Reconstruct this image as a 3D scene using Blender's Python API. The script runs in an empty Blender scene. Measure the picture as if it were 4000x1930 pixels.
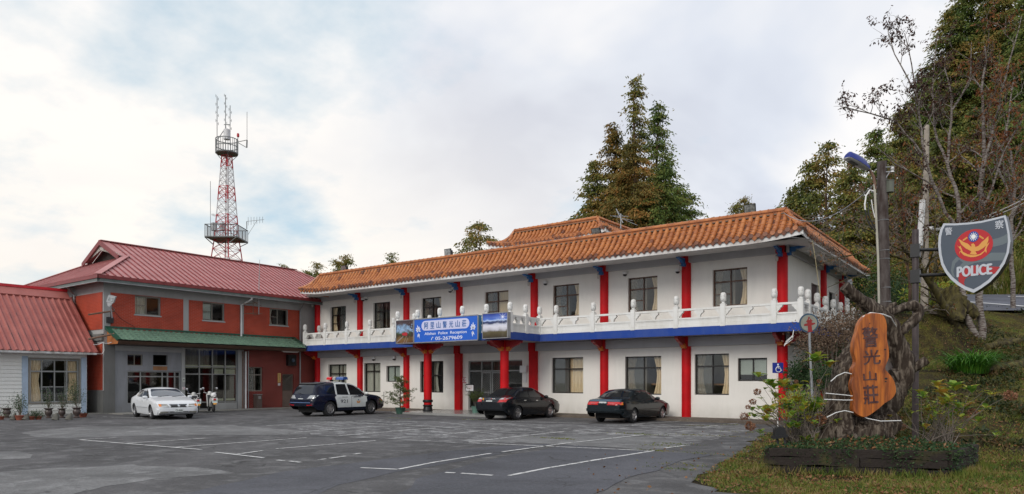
import bpy, bmesh, math, random
import numpy as np
from math import sin, cos, pi, radians, sqrt
from mathutils import Vector, Matrix
from mathutils.bvhtree import BVHTree
from mathutils.geometry import delaunay_2d_cdt
random.seed(7)
S = bpy.context.scene
COL = S.collection
# ------------------------------------------------------------ camera, light, exposure
CAMH = 1.68
cd = bpy.data.cameras.new('camera')
cam = bpy.data.objects.new('camera', cd); COL.objects.link(cam)
cam.location = (0, 0, CAMH)
cam.rotation_euler = (radians(90), 0, radians(36.66))
cd.sensor_width = 36; cd.lens = 36*2768/4000; cd.shift_y = 0.13175
cd.clip_start = .1; cd.clip_end = 3000
S.camera = cam
S.render.resolution_x = 1024; S.render.resolution_y = 494
S.view_settings.view_transform = 'Standard'; S.view_settings.look = 'None'
S.view_settings.exposure = 0.12; S.view_settings.gamma = 1.0

SUN_EL, SUN_AZ = radians(33), radians(176)       # azimuth clockwise from +Y
w = bpy.data.worlds.new('World'); S.world = w; w.use_nodes = True
nt = w.node_tree; N = nt.nodes; Lk = nt.links; N.clear()
def nd(nt, t, **k):
    n = nt.nodes.new(t)
    for a, v in k.items():
        if a.startswith('i_'):
            n.inputs[a[2:].replace('_', ' ')].default_value = v
        else: setattr(n, a, v)
    return n
def ramp(nt, stops, interp='LINEAR'):
    r = nt.nodes.new('ShaderNodeValToRGB'); cr = r.color_ramp; cr.interpolation = interp
    while len(cr.elements) < len(stops): cr.elements.new(.5)
    for e, (p, c) in zip(cr.elements, stops):
        e.position = p; e.color = (c if len(c) == 4 else (*c, 1)) if not isinstance(c, float) else (c, c, c, 1)
    return r
out = nd(nt, 'ShaderNodeOutputWorld')
sky = nd(nt, 'ShaderNodeTexSky', sky_type='NISHITA'); sky.sun_disc = False
sky.sun_elevation = SUN_EL; sky.sun_rotation = SUN_AZ
bgs = nd(nt, 'ShaderNodeBackground'); bgs.inputs[1].default_value = .12
Lk.new(sky.outputs[0], bgs.inputs[0])
tc = nd(nt, 'ShaderNodeTexCoord'); sx = nd(nt, 'ShaderNodeSeparateXYZ'); Lk.new(tc.outputs['Generated'], sx.inputs[0])
def mth(nt, op, a, b=None, clamp=False):
    m = nt.nodes.new('ShaderNodeMath'); m.operation = op; m.use_clamp = clamp
    for i, q in enumerate((a, b)):
        if q is None: continue
        if isinstance(q, (int, float)): m.inputs[i].default_value = q
        else: nt.links.new(q, m.inputs[i])
    return m.outputs[0]
zz = mth(nt, 'ADD', mth(nt, 'MAXIMUM', sx.outputs[2], 0.0), .28)
cx = nd(nt, 'ShaderNodeCombineXYZ')
Lk.new(mth(nt, 'DIVIDE', sx.outputs[0], zz), cx.inputs[0]); Lk.new(mth(nt, 'DIVIDE', sx.outputs[1], zz), cx.inputs[1])
n1 = nd(nt, 'ShaderNodeTexNoise'); n1.inputs['Scale'].default_value = 1.15; n1.inputs['Detail'].default_value = 5
n1.inputs['Roughness'].default_value = .5; n1.inputs['Distortion'].default_value = .4
n2 = nd(nt, 'ShaderNodeTexNoise'); n2.inputs['Scale'].default_value = 1.9; n2.inputs['Detail'].default_value = 6; n2.inputs['Roughness'].default_value = .55
mp = nd(nt, 'ShaderNodeMapping'); mp.inputs['Location'].default_value = (3.3, 1.7, 0)
Lk.new(cx.outputs[0], n1.inputs[0]); Lk.new(cx.outputs[0], mp.inputs[0]); Lk.new(mp.outputs[0], n2.inputs[0])
shade = ramp(nt, [(.36, (.56, .60, .70)), (.47, (.70, .74, .82)), (.58, (.92, .91, .91))])
Lk.new(n1.outputs[0], shade.inputs[0])
warm = ramp(nt, [(.0, (.93, .90, .84)), (.30, (.80, .80, .82)), (.6, (.0, .0, .0))])
# brighter, warmer air low on the left
dl = nd(nt, 'ShaderNodeVectorMath', operation='DOT_PRODUCT'); dl.inputs[1].default_value = (-.93, .36, 0)
Lk.new(tc.outputs['Generated'], dl.inputs[0])
gl = mth(nt, 'MULTIPLY', mth(nt, 'SUBTRACT', dl.outputs['Value'], .60, True), 3.2, True)
gl = mth(nt, 'MULTIPLY', gl, mth(nt, 'SUBTRACT', 1.0, mth(nt, 'MULTIPLY', sx.outputs[2], 1.9, True), True), True)
mxw = nd(nt, 'ShaderNodeMix', data_type='RGBA'); Lk.new(gl, mxw.inputs[0]); Lk.new(shade.outputs[0], mxw.inputs[6]); mxw.inputs[7].default_value = (1.02, .95, .85, 1)
bgc = nd(nt, 'ShaderNodeBackground'); bgc.inputs[1].default_value = 1.0; Lk.new(mxw.outputs[2], bgc.inputs[0])
dl2 = nd(nt, 'ShaderNodeVectorMath', operation='DOT_PRODUCT'); dl2.inputs[1].default_value = Vector((-.86, .30, .42)).normalized()
Lk.new(tc.outputs['Generated'], dl2.inputs[0]); corner = mth(nt, 'MULTIPLY', mth(nt, 'SUBTRACT', dl2.outputs['Value'], .885, True), 1.6, True)
mask = ramp(nt, [(.33, .0), (.55, 1.0)]); Lk.new(mth(nt, 'SUBTRACT', mth(nt, 'ADD', n2.outputs[0], .115), corner), mask.inputs[0])
blue = nd(nt, 'ShaderNodeBackground'); blue.inputs[0].default_value = (.50, .69, .80, 1); blue.inputs[1].default_value = 1.
bl = nd(nt, 'ShaderNodeMixShader'); bl.inputs[0].default_value = .72; Lk.new(bgs.outputs[0], bl.inputs[1]); Lk.new(blue.outputs[0], bl.inputs[2])
ms = nd(nt, 'ShaderNodeMixShader'); Lk.new(mask.outputs[0], ms.inputs[0]); Lk.new(bl.outputs[0], ms.inputs[1]); Lk.new(bgc.outputs[0], ms.inputs[2])
Lk.new(ms.outputs[0], out.inputs[0])

sl = bpy.data.lights.new('sun', 'SUN'); so = bpy.data.objects.new('sun', sl); COL.objects.link(so)
sl.energy = 1.5; sl.angle = radians(28); sl.color = (1, .945, .86)
sd = Vector((sin(SUN_AZ)*cos(SUN_EL), cos(SUN_AZ)*cos(SUN_EL), sin(SUN_EL)))
so.rotation_euler = sd.to_track_quat('Z', 'Y').to_euler(); so.location = (0, 0, 60)

# ------------------------------------------------------------ measuring helpers (a picture point on a known plane of the place)
FPX, HY = 2768., 1492.
RX, RY, FX, FY = .8022, .5971, -.5971, .8022
def ray(px, py):
    u = (px-2000)/FPX
    return RX*u+FX, RY*u+FY, (HY-py)/FPX
def onG(px, py, z=0.):
    x, y, q = ray(px, py); t = (z-CAMH)/q; return Vector((x*t, y*t, z))
def onY(px, py, Y):
    x, y, q = ray(px, py); t = Y/y; return Vector((x*t, Y, CAMH+q*t))
def onX(px, py, X):
    x, y, q = ray(px, py); t = X/x; return Vector((X, y*t, CAMH+q*t))
def atD(px, py, t):
    x, y, q = ray(px, py); return Vector((x*t, y*t, CAMH+q*t))
def camrt(x, y): return x*RX+y*RY, x*FX+y*FY
def interp(x, xs, ys): return float(np.interp(x, xs, ys))
def sstep(x, a, b):
    q = min(1, max(0, (x-a)/(b-a))); return q*q*(3-2*q)
def hz(x, y):
    r, t = camrt(x, y)
    if r < 3 or t < 5: return 0.
    r0 = interp(t, [5, 13, 15, 20, 26, 38, 60, 120], [7.5, 8.3, 7.9, 8.6, 11.6, 19.2, 30, 62])
    k = r/t
    za = interp(t, [5, 13, 15.5, 17.5, 20, 23.5, 26.5, 29, 38, 56, 75, 300], [0, .0, .5, 1., 1.62, 2.45, 3.5, 4.5, 6.2, 7.2, 13, 15])
    zb = interp(t, [5, 13, 15.5, 17.5, 20, 24, 25.7, 29, 38, 56, 75, 300], [0, .0, .5, 1., 1.62, 2.4, 4.15, 4.6, 6.0, 7.2, 13, 15])
    m = sstep(k, .615, .68)
    z = za*m+zb*(1-m)
    z *= sstep(r, r0-.3, r0+interp(t, [26, 60], [2.4, 9]))
    return z

# ------------------------------------------------------------ object helpers
def wl(o):
    v = Vector((0, 0, 0))
    while o: v += o.location; o = o.parent
    return v
def tag(o, label=None, cat=None, group=None, kind=None):
    if label: o['label'] = label
    if cat: o['category'] = cat
    if group: o['group'] = group
    if kind: o['kind'] = kind
    return o
def thing(name, label, cat, loc=(0, 0, 0), group=None):
    o = bpy.data.objects.new(name, None); COL.objects.link(o); o.location = loc
    o.empty_display_size = .2
    return tag(o, label, cat, group)
class MB:
    def __init__(s): s.v = []; s.f = []; s.m = []; s.sm = []
    def add(s, vs, fs, m=0, smooth=False):
        o = len(s.v); s.v += [tuple(p) for p in vs]
        for f in fs: s.f.append([i+o for i in f]); s.m.append(m); s.sm.append(smooth)
        return s
    def quad(s, a, b, c, d, m=0): return s.add([a, b, c, d], [(0, 1, 2, 3)], m)
    def box(s, x0, x1, y0, y1, z0, z1, m=0):
        return s.add([(x0, y0, z0), (x1, y0, z0), (x1, y1, z0), (x0, y1, z0), (x0, y0, z1), (x1, y0, z1), (x1, y1, z1), (x0, y1, z1)],
                     [(0, 3, 2, 1), (4, 5, 6, 7), (0, 1, 5, 4), (1, 2, 6, 5), (2, 3, 7, 6), (3, 0, 4, 7)], m)
    def obox(s, c, u, v, w_, m=0):
        c, u, v, w_ = map(Vector, (c, u, v, w_)); P = []
        for k in (-1, 1):
            for a, b in ((-1, -1), (1, -1), (1, 1), (-1, 1)): P.append(c+u*a+v*b+w_*k)
        return s.add(P, [(0, 3, 2, 1), (4, 5, 6, 7), (0, 1, 5, 4), (1, 2, 6, 5), (2, 3, 7, 6), (3, 0, 4, 7)], m)
    def bar(s, a, b, wd, m=0, wd2=None):
        a, b = Vector(a), Vector(b); d = (b-a)
        if d.length < 1e-6: return s
        up = Vector((0, 0, 1)) if abs(d.normalized().z) < .95 else Vector((1, 0, 0))
        u = d.cross(up).normalized(); v = d.cross(u).normalized()
        return s.obox((a+b)/2, u*wd/2, v*(wd2 or wd)/2, d/2, m)
    def prism(s, poly, fn, d0, d1, m=0, caps=True):
        n = len(poly); A = [fn(p[0], p[1], d0) for p in poly]; B = [fn(p[0], p[1], d1) for p in poly]
        fs = [(i, (i+1) % n, n+(i+1) % n, n+i) for i in range(n)]
        if caps: fs += [tuple(range(n))[::-1], tuple(range(n, 2*n))]
        return s.add(A+B, fs, m)
    def tube(s, path, rad, n=8, m=0, cap=True, smooth=True):
        path = [Vector(p) for p in path]; k = len(path)
        if isinstance(rad, (int, float)): rad = [rad]*k
        vs = []; pu = None
        for i, p in enumerate(path):
            d = (path[min(i+1, k-1)]-path[max(i-1, 0)]).normalized()
            if pu is None:
                up = Vector((0, 0, 1)) if abs(d.z) < .9 else Vector((1, 0, 0)); pu = d.cross(up).normalized()
            else:
                pu = (pu-d*pu.dot(d))
                pu = pu.normalized() if pu.length > 1e-5 else d.orthogonal().normalized()
            v = d.cross(pu)
            for j in range(n):
                a = 2*pi*j/n; vs.append(p+(pu*cos(a)+v*sin(a))*rad[i])
        fs = [(i*n+j, i*n+(j+1) % n, (i+1)*n+(j+1) % n, (i+1)*n+j) for i in range(k-1) for j in range(n)]
        s.add(vs, fs, m, smooth)
        if cap: s.add(vs[:n], [tuple(range(n))[::-1]], m); s.add(vs[-n:], [tuple(range(n))], m)
        return s
    def lathe(s, prof, c=(0, 0, 0), n=16, m=0, M=None, smooth=True):
        c = Vector(c); vs = []
        for r, z in prof:
            for j in range(n):
                a = 2*pi*j/n; p = Vector((r*cos(a), r*sin(a), z)); vs.append((M @ p if M else p)+c)
        k = len(prof)
        return s.add(vs, [(i*n+j, i*n+(j+1) % n, (i+1)*n+(j+1) % n, (i+1)*n+j) for i in range(k-1) for j in range(n)], m, smooth)
    def merge(s, o, off=(0, 0, 0)):
        n = len(s.v); s.v += [(p[0]+off[0], p[1]+off[1], p[2]+off[2]) for p in o.v]
        s.f += [[i+n for i in f] for f in o.f]; s.m += o.m; s.sm += o.sm; return s
    def mesh(s, name, mats, off=(0, 0, 0)):
        me = bpy.data.meshes.new(name)
        me.from_pydata([(p[0]-off[0], p[1]-off[1], p[2]-off[2]) for p in s.v], [], s.f)
        for mt in (mats if isinstance(mats, (list, tuple)) else [mats]): me.materials.append(mt)
        if any(s.m): me.polygons.foreach_set('material_index', s.m)
        if any(s.sm):
            me.polygons.foreach_set('use_smooth', s.sm)
            try: me.set_sharp_from_angle(angle=radians(42))
            except Exception: pass
        me.update(); return me
    def build(s, name, mats, parent=None, loc=None):
        off = wl(parent) if parent else Vector(loc or (0, 0, 0))
        o = bpy.data.objects.new(name, s.mesh(name, mats, off)); COL.objects.link(o)
        if parent: o.parent = parent
        else: o.location = off
        return o
def kids(o): return [c for c in bpy.data.objects if c.parent == o]
KID = {}
def tree_of(o):
    ch = {}
    for c in COL.objects:
        if c.parent: ch.setdefault(c.parent.name, []).append(c)
    def rec(q): return (q, [rec(c) for c in ch.get(q.name, [])])
    return rec(o)
def copy_tree(tr, parent=None):
    o, ch = tr; c = o.copy(); COL.objects.link(c); c.parent = parent
    for k in ch: copy_tree(k, c)
    return c
def FYp(Y0):  # facade facing -Y: (a,z,depth inward)
    return lambda a, z, d: (a, Y0+d, z)
def FXp(X0):  # facade facing +X
    return lambda a, z, d: (X0-d, a, z)
def pbox(mb, P, a0, a1, z0, z1, d0, d1, m=0):
    vs = [P(a, z, d) for d in (d0, d1) for a, z in ((a0, z0), (a1, z0), (a1, z1), (a0, z1))]
    mb.add(vs, [(0, 1, 2, 3), (7, 6, 5, 4), (0, 4, 5, 1), (1, 5, 6, 2), (2, 6, 7, 3), (3, 7, 4, 0)], m)
def wall(mb, P, a0, a1, z0, z1, ops, depth=.2, m=0, mr=None):
    """front skin with openings (a0,a1,z0,z1) and their reveals"""
    A = sorted({a0, a1, *[o[0] for o in ops], *[o[1] for o in ops]}); Z = sorted({z0, z1, *[o[2] for o in ops], *[o[3] for o in ops]})
    for i in range(len(A)-1):
        for j in range(len(Z)-1):
            ca, cz = (A[i]+A[i+1])/2, (Z[j]+Z[j+1])/2
            if any(o[0] < ca < o[1] and o[2] < cz < o[3] for o in ops): continue
            mb.quad(P(A[i], Z[j], 0), P(A[i+1], Z[j], 0), P(A[i+1], Z[j+1], 0), P(A[i], Z[j+1], 0), m)
    for o in ops:
        q = mr if mr is not None else m; c = [(o[0], o[2]), (o[1], o[2]), (o[1], o[3]), (o[0], o[3])]
        for i in range(4):
            (p, r), (p2, r2) = c[i], c[(i+1) % 4]
            mb.quad(P(p, r, 0), P(p2, r2, 0), P(p2, r2, depth), P(p, r, depth), q)

# ------------------------------------------------------------ materials
def newmat(name):
    m = bpy.data.materials.new(name); m.use_nodes = True; m.node_tree.nodes.clear(); t = m.node_tree
    o = nd(t, 'ShaderNodeOutputMaterial'); b = nd(t, 'ShaderNodeBsdfPrincipled'); t.links.new(b.outputs[0], o.inputs[0])
    return m, t, b, o
def lin(c):
    return tuple((x/255/12.92 if x/255 <= .04045 else ((x/255+.055)/1.055)**2.4) for x in c)
def noise(t, vec, sc, det=4, rough=.55, dist=0.):
    n = nd(t, 'ShaderNodeTexNoise'); n.inputs['Scale'].default_value = sc; n.inputs['Detail'].default_value = det
    n.inputs['Roughness'].default_value = rough; n.inputs['Distortion'].default_value = dist
    if vec: t.links.new(vec, n.inputs['Vector'])
    return n.outputs[0]
def mixc(t, fac, a, b, mode='MIX'):
    x = nd(t, 'ShaderNodeMix', data_type='RGBA', blend_type=mode)
    for i, q in ((0, fac), (6, a), (7, b)):
        if isinstance(q, (int, float)): x.inputs[i].default_value = q
        elif isinstance(q, tuple): x.inputs[i].default_value = (*q[:3], 1)
        else: t.links.new(q, x.inputs[i])
    return x.outputs[2]
def bump(t, b, h, st, dist=.02):
    n = nd(t, 'ShaderNodeBump'); n.inputs['Strength'].default_value = st; n.inputs['Distance'].default_value = dist
    t.links.new(h, n.inputs['Height']); t.links.new(n.outputs[0], b.inputs['Normal'])
def pm(name, c, rough=.6, var=.12, sc=2.5, c2=None, thr=(.35, .65), bp=0., bsc=30, metal=0., spec=.5, coat=0., stretch=None, emis=0.):
    """painted / plain surface: two tones mixed by noise plus a fine bump"""
    m, t, b, o = newmat(name)
    tc = nd(t, 'ShaderNodeTexCoord'); vec = tc.outputs['Object']
    if stretch:
        mp = nd(t, 'ShaderNodeMapping'); mp.inputs['Scale'].default_value = stretch; t.links.new(vec, mp.inputs[0]); vec = mp.outputs[0]
    if c2 is None: lo = tuple(max(0, x*(1-var)) for x in c); hi = tuple(min(1, x*(1+var)) for x in c)
    else: lo, hi = c2, c
    r = ramp(t, [(thr[0], lo), (thr[1], hi)]); t.links.new(noise(t, vec, sc, 6), r.inputs[0])
    t.links.new(r.outputs[0], b.inputs['Base Color'])
    b.inputs['Roughness'].default_value = rough; b.inputs['Metallic'].default_value = metal
    b.inputs['Specular IOR Level'].default_value = spec
    if coat: b.inputs['Coat Weight'].default_value = coat; b.inputs['Coat Roughness'].default_value = .04
    if bp: bump(t, b, noise(t, tc.outputs['Object'], bsc, 4), bp)
    if emis:
        b.inputs['Emission Color'].default_value = (*c, 1); b.inputs['Emission Strength'].default_value = emis
    return m
M = {}
def wallmat(name, c, dirt=.35, dc=(.22, .21, .17)):
    """painted render with faint vertical rain streaks and grime low down"""
    m, t, b, o = newmat(name); tc = nd(t, 'ShaderNodeTexCoord'); ob = tc.outputs['Object']
    mp = nd(t, 'ShaderNodeMapping'); mp.inputs['Scale'].default_value = (2.6, 2.6, .45); t.links.new(ob, mp.inputs[0])
    st = ramp(t, [(.50, 0.), (.78, dirt)]); t.links.new(mth(t, 'MULTIPLY', mth(t, 'ADD', noise(t, mp.outputs[0], 1.1, 7, .7, .6), noise(t, ob, .5, 4)), .56), st.inputs[0])
    base = mixc(t, noise(t, ob, .7, 5), tuple(x*.93 for x in c), tuple(min(1, x*1.04) for x in c))
    col = mixc(t, st.outputs[0], base, dc)
    s = nd(t, 'ShaderNodeSeparateXYZ'); geo = nd(t, 'ShaderNodeNewGeometry'); t.links.new(geo.outputs['Position'], s.inputs[0])
    low = mth(t, 'MULTIPLY', mth(t, 'SUBTRACT', .75, s.outputs[2], True), noise(t, ob, 2.2, 5), True)
    col = mixc(t, mth(t, 'MULTIPLY', low, .8, True), col, dc)
    t.links.new(col, b.inputs['Base Color']); b.inputs['Roughness'].default_value = .75
    b.inputs['Specular IOR Level'].default_value = .25
    bump(t, b, noise(t, ob, 9, 6), .25, .02); return m
M['white_wall'] = wallmat('white_wall', (.83, .805, .755), .13)
M['grey_beam'] = wallmat('grey_beam', (.46, .46, .48), .2)
M['soffit'] = pm('soffit', (.62, .62, .61), .8, .08)
M['blue_beam'] = wallmat('blue_beam', (.018, .060, .30), .45, (.10, .14, .30))
M['red'] = pm('red_paint', (.52, .006, .010), .5, .14, 1.5, bp=.06, bsc=6, spec=.22)
M['red_dark'] = pm('red_dark', (.33, .008, .012), .45, .15)
M['orange_paint'] = pm('orange_paint', (.60, .17, .02), .5)
M['blue_paint'] = pm('blue_paint', (.02, .12, .33), .5)
M['rail'] = wallmat('rail_white', (.78, .78, .76), .45, (.40, .36, .27))
M['carved'] = pm('carved_white', (.76, .76, .74), .7, .1, 8, c2=(.40, .40, .38), thr=(.28, .48), bp=1., bsc=22)
M['fascia'] = wallmat('fascia_white', (.80, .80, .79), .7, (.25, .17, .13))
M['black_frame'] = pm('black_frame', (.02, .017, .015), .4)
M['brown_frame'] = pm('brown_frame', (.10, .05, .03), .45)
M['alu'] = pm('aluminium', (.30, .31, .30), .45, metal=.35)
M['grey_frame'] = pm('grey_frame', (.22, .20, .17), .5)
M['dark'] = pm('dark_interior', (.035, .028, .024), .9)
M['floor_in'] = pm('interior_floor', (.08, .06, .05), .8)
M['curtain'] = pm('curtain_beige', (.90, .70, .48), .9, .12, 6, stretch=(8, 8, .4))
M['curtain_w'] = pm('curtain_pale', (.60, .57, .50), .9, .15, 6, stretch=(8, 8, .4))
M['screen'] = pm('fly_screen', (.13, .125, .12), .55, .1)
M['blind'] = pm('blind', (.52, .55, .50), .7, .05)
M['chrome'] = pm('chrome', (.6, .6, .6), .15, .05, metal=1.)
M['steel'] = pm('steel', (.32, .33, .34), .4, .15, metal=.6)
M['black'] = pm('black_plastic', (.012, .012, .013), .4)
M['rubber'] = pm('rubber', (.022, .022, .023), .85)
M['white_pl'] = pm('white_plastic', (.72, .72, .71), .4, .04)
M['white_txt'] = pm('white_lettering', (.84, .84, .84), .6, .02)
M['grey_pl'] = pm('grey_plastic', (.35, .36, .37), .5)
M['rust'] = pm('rusty_metal', (.16, .09, .06), .7, .3, 8)
def glassmat(name, tint=(.9, .95, .95), mixf=.0):
    m = bpy.data.materials.new(name); m.use_nodes = True; t = m.node_tree; t.nodes.clear()
    o = nd(t, 'ShaderNodeOutputMaterial'); tr = nd(t, 'ShaderNodeBsdfTransparent'); tr.inputs[0].default_value = (*tint, 1)
    g = nd(t, 'ShaderNodeBsdfGlossy'); g.inputs['Roughness'].default_value = .03; g.inputs[0].default_value = (.75, .75, .75, 1)
    fr = nd(t, 'ShaderNodeLayerWeight'); fr.inputs[0].default_value = .5
    x = nd(t, 'ShaderNodeMixShader'); t.links.new(mth(t, 'ADD', mth(t, 'MULTIPLY', mth(t, 'POWER', fr.outputs['Facing'], 5), .9), .045+mixf, True), x.inputs[0])
    t.links.new(tr.outputs[0], x.inputs[1]); t.links.new(g.outputs[0], x.inputs[2]); t.links.new(x.outputs[0], o.inputs[0]); return m
M['glass'] = glassmat('window_glass', (.90, .92, .91), .0)
M['glass_dark'] = glassmat('tinted_glass', (.25, .28, .27), .04)
# ------------------------------------------------------------ ground
def asphalt(name, c, light, spread=.5, bps=.5, worn=False):
    m, t, b, o = newmat(name); tc = nd(t, 'ShaderNodeTexCoord'); ob = tc.outputs['Object']
    big = noise(t, ob, .28, 6, .6, .6); mid = noise(t, ob, 1.6, 8, .65, .3); fine = noise(t, ob, 46, 3, .7); speck = noise(t, ob, 150, 2, .8)
    r1 = ramp(t, [(.40, tuple(x*.78 for x in c)), (.60, tuple(x*1.18 for x in c))]); t.links.new(big, r1.inputs[0])
    r2 = ramp(t, [(.50, 0.), (.68, spread)]); t.links.new(mid, r2.inputs[0])
    col = mixc(t, r2.outputs[0], r1.outputs[0], light)
    # chalky worn smears
    mp = nd(t, 'ShaderNodeMapping'); mp.inputs['Rotation'].default_value = (0, 0, radians(36)); mp.inputs['Scale'].default_value = (.8, 1.3, 1); t.links.new(ob, mp.inputs[0])
    gz = ramp(t, [(.42, 0.), (.56, 1.)]); t.links.new(noise(t, ob, .16, 3), gz.inputs[0])
    r3 = ramp(t, [(.53, 0.), (.575, spread*1.1)]); t.links.new(noise(t, mp.outputs[0], 1.5, 9, .72, .4), r3.inputs[0])
    if not worn: r3.color_ramp.elements[1].color = (.12, .12, .12, 1)
    else: gz.color_ramp.elements[0].color = (.6, .6, .6, 1)
    col = mixc(t, mth(t, 'MULTIPLY', r3.outputs[0], gz.outputs[0]), col, tuple(x*1.2 for x in light))
    r4 = ramp(t, [(.35, .58), (.65, 1.38)]); t.links.new(mth(t, 'ADD', mth(t, 'MULTIPLY', fine, .5), mth(t, 'MULTIPLY', noise(t, ob, 15, 5, .75), .5)), r4.inputs[0]); col = mixc(t, .9, col, r4.outputs[0], 'MULTIPLY')
    r5 = ramp(t, [(.66, 0.), (.74, .35)]); t.links.new(speck, r5.inputs[0]); col = mixc(t, r5.outputs[0], col, tuple(x*1.6 for x in light))
    # cracks
    dv = nd(t, 'ShaderNodeVectorMath', operation='ADD'); nn = nd(t, 'ShaderNodeTexNoise'); nn.inputs['Scale'].default_value = 1.3; nn.inputs['Detail'].default_value = 4
    t.links.new(ob, nn.inputs['Vector']); sc = nd(t, 'ShaderNodeVectorMath', operation='SCALE'); sc.inputs['Scale'].default_value = 1.3
    t.links.new(nn.outputs['Color'], sc.inputs[0]); t.links.new(ob, dv.inputs[0]); t.links.new(sc.outputs[0], dv.inputs[1])
    vo = nd(t, 'ShaderNodeTexVoronoi', feature='DISTANCE_TO_EDGE'); vo.inputs['Scale'].default_value = .30; t.links.new(dv.outputs[0], vo.inputs['Vector'])
    r6 = ramp(t, [(.0, .75), (.012, 0.)]); t.links.new(vo.outputs[0], r6.inputs[0])
    gate = ramp(t, [(.45, 0.), (.6, 1.)]); t.links.new(noise(t, ob, .5, 3), gate.inputs[0])
    col = mixc(t, mth(t, 'MULTIPLY', r6.outputs[0], gate.outputs[0]), col, (.03, .03, .028))
    # moss and leaf dirt
    r7 = ramp(t, [(.62, 0.), (.72, .55)]); t.links.new(noise(t, ob, .9, 8, .7), r7.inputs[0]); col = mixc(t, mth(t, 'MULTIPLY', r7.outputs[0], noise(t, ob, 7, 4)), col, (.10, .085, .055))
    t.links.new(col, b.inputs['Base Color']); b.inputs['Roughness'].default_value = .88; b.inputs['Specular IOR Level'].default_value = .3
    hb = mth(t, 'ADD', mth(t, 'MULTIPLY', fine, .6), mth(t, 'MULTIPLY', mid, 2.0)); bump(t, b, hb, bps, .03); return m
M['asphalt'] = asphalt('old_asphalt', (.098, .096, .098), (.24, .24, .24), .55, 1.)
M['asphalt_worn'] = asphalt('chalky_worn_asphalt', (.120, .118, .12), (.30, .30, .30), .8, .9, True)
M['asphalt_new'] = asphalt('newer_asphalt', (.086, .088, .100), (.135, .135, .15), .25, .25)
M['asphalt_pale'] = asphalt('pale_patch', (.165, .165, .165), (.30, .30, .30), .7, .9)
M['road'] = asphalt('hill_road_asphalt', (.12, .125, .15), (.16, .165, .18), .2, .2)
M['pave'] = asphalt('brown_paving', (.13, .105, .085), (.20, .17, .14), .4, .3)
M['concrete'] = asphalt('apron_concrete', (.24, .235, .215), (.32, .31, .29), .4, .2)
def groundmat():
    m, t, b, o = newmat('moss_and_grass'); tc = nd(t, 'ShaderNodeTexCoord'); ob = tc.outputs['Object']
    a = ramp(t, [(.34, (.024, .018, .010)), (.45, (.046, .036, .015)), (.53, (.075, .064, .017)), (.62, (.098, .100, .018)), (.74, (.045, .066, .016))])
    t.links.new(noise(t, ob, .8, 9, .65, .4), a.inputs[0])
    f = ramp(t, [(.36, .45), (.64, 1.5)]); t.links.new(noise(t, ob, 18, 5, .7), f.inputs[0])
    col = mixc(t, 1., a.outputs[0], f.outputs[0], 'MULTIPLY')
    l = ramp(t, [(.64, 0.), (.67, 1.)]); t.links.new(noise(t, ob, 11, 3, .6), l.inputs[0])
    col = mixc(t, mth(t, 'MULTIPLY', l.outputs[0], .6), col, (.16, .085, .035))
    t.links.new(col, b.inputs['Base Color']); b.inputs['Roughness'].default_value = .95; b.inputs['Specular IOR Level'].default_value = .15
    bump(t, b, mth(t, 'ADD', noise(t, ob, 14, 6, .7), mth(t, 'MULTIPLY', noise(t, ob, 2.5, 5), 3)), .9, .06); return m
M['ground'] = groundmat()
def axis(a, b, fine0, fine1, st, big):
    xs = []; x = a
    while x < b:
        xs.append(x); x += st if fine0 <= x <= fine1 else max(st, min(big, (fine0-x if x < fine0 else x-fine1)*.25+st))
    return xs+[b]
TX = axis(-700, 700, 4, 34, .45, 60); TT = axis(-300, 1200, 9, 46, .45, 80)
rg = random.Random(3)
import mathutils.noise as mnz
vs = []
for t_ in TT:
    for r_ in TX:
        x, y = r_*RX+t_*FX, r_*RY+t_*FY; z = hz(x, y)
        if z > .02: z += mnz.fractal(Vector((x*.5, y*.5, 0)), 1., 2., 4)*min(.16, z*.3)
        r__, t__ = camrt(x, y)
        vs.append((x, y, min(z, 140)))
nx = len(TX); mb = MB()
mb.add(vs, [(j*nx+i, j*nx+i+1, (j+1)*nx+i+1, (j+1)*nx+i) for j in range(len(TT)-1) for i in range(nx-1)], 0, True)
# keep the sheet just under the flat paving
mb.v = [(x, y, z-.012 if z < .02 else z) for x, y, z in mb.v]
tag(mb.build('ground', M['ground']), kind='structure')

def sheet(name, pts, z, mat, kind='structure', sub=None, jag=0., seed=1):
    rr = random.Random(seed); P = []
    n = len(pts)
    for i in range(n):
        a, b = Vector(pts[i][:2]), Vector(pts[(i+1) % n][:2]); k = max(1, int((b-a).length/.3)) if jag else 1
        for j in range(k):
            q = a.lerp(b, j/k)
            if jag: q += Vector((mnz.noise(Vector((q.x*1.3, q.y*1.3, seed))), mnz.noise(Vector((q.x*1.3, q.y*1.3, seed+9)))))*jag
            P.append((q.x, q.y, z))
    mb = MB(); mb.add(P, [tuple(range(len(P)))]); o = mb.build(name, mat)
    bm = bmesh.new(); bm.from_mesh(o.data); bmesh.ops.triangulate(bm, faces=bm.faces); bm.to_mesh(o.data); bm.free()
    if kind: o['kind'] = kind
    return o
gedge = [(-6.2, 28.3), (-6.9, 25.5), (-7.1, 22.86), (-5.87, 17.59), (-5.11, 13.56), (-4.75, 11.6), (-3.9, 10.6), (-2.34, 10.9), (2.6, 14.0), (14, 20), (60, 48)]
sheet('parking_lot', [(-60, -40), (-60, 30.42), (-6.2, 30.42)]+gedge+[(60, -40)], .0, M['asphalt'], jag=.35, seed=4)
def G2(L, z=.004): return [onG(px, py, z) for px, py in L]
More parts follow.
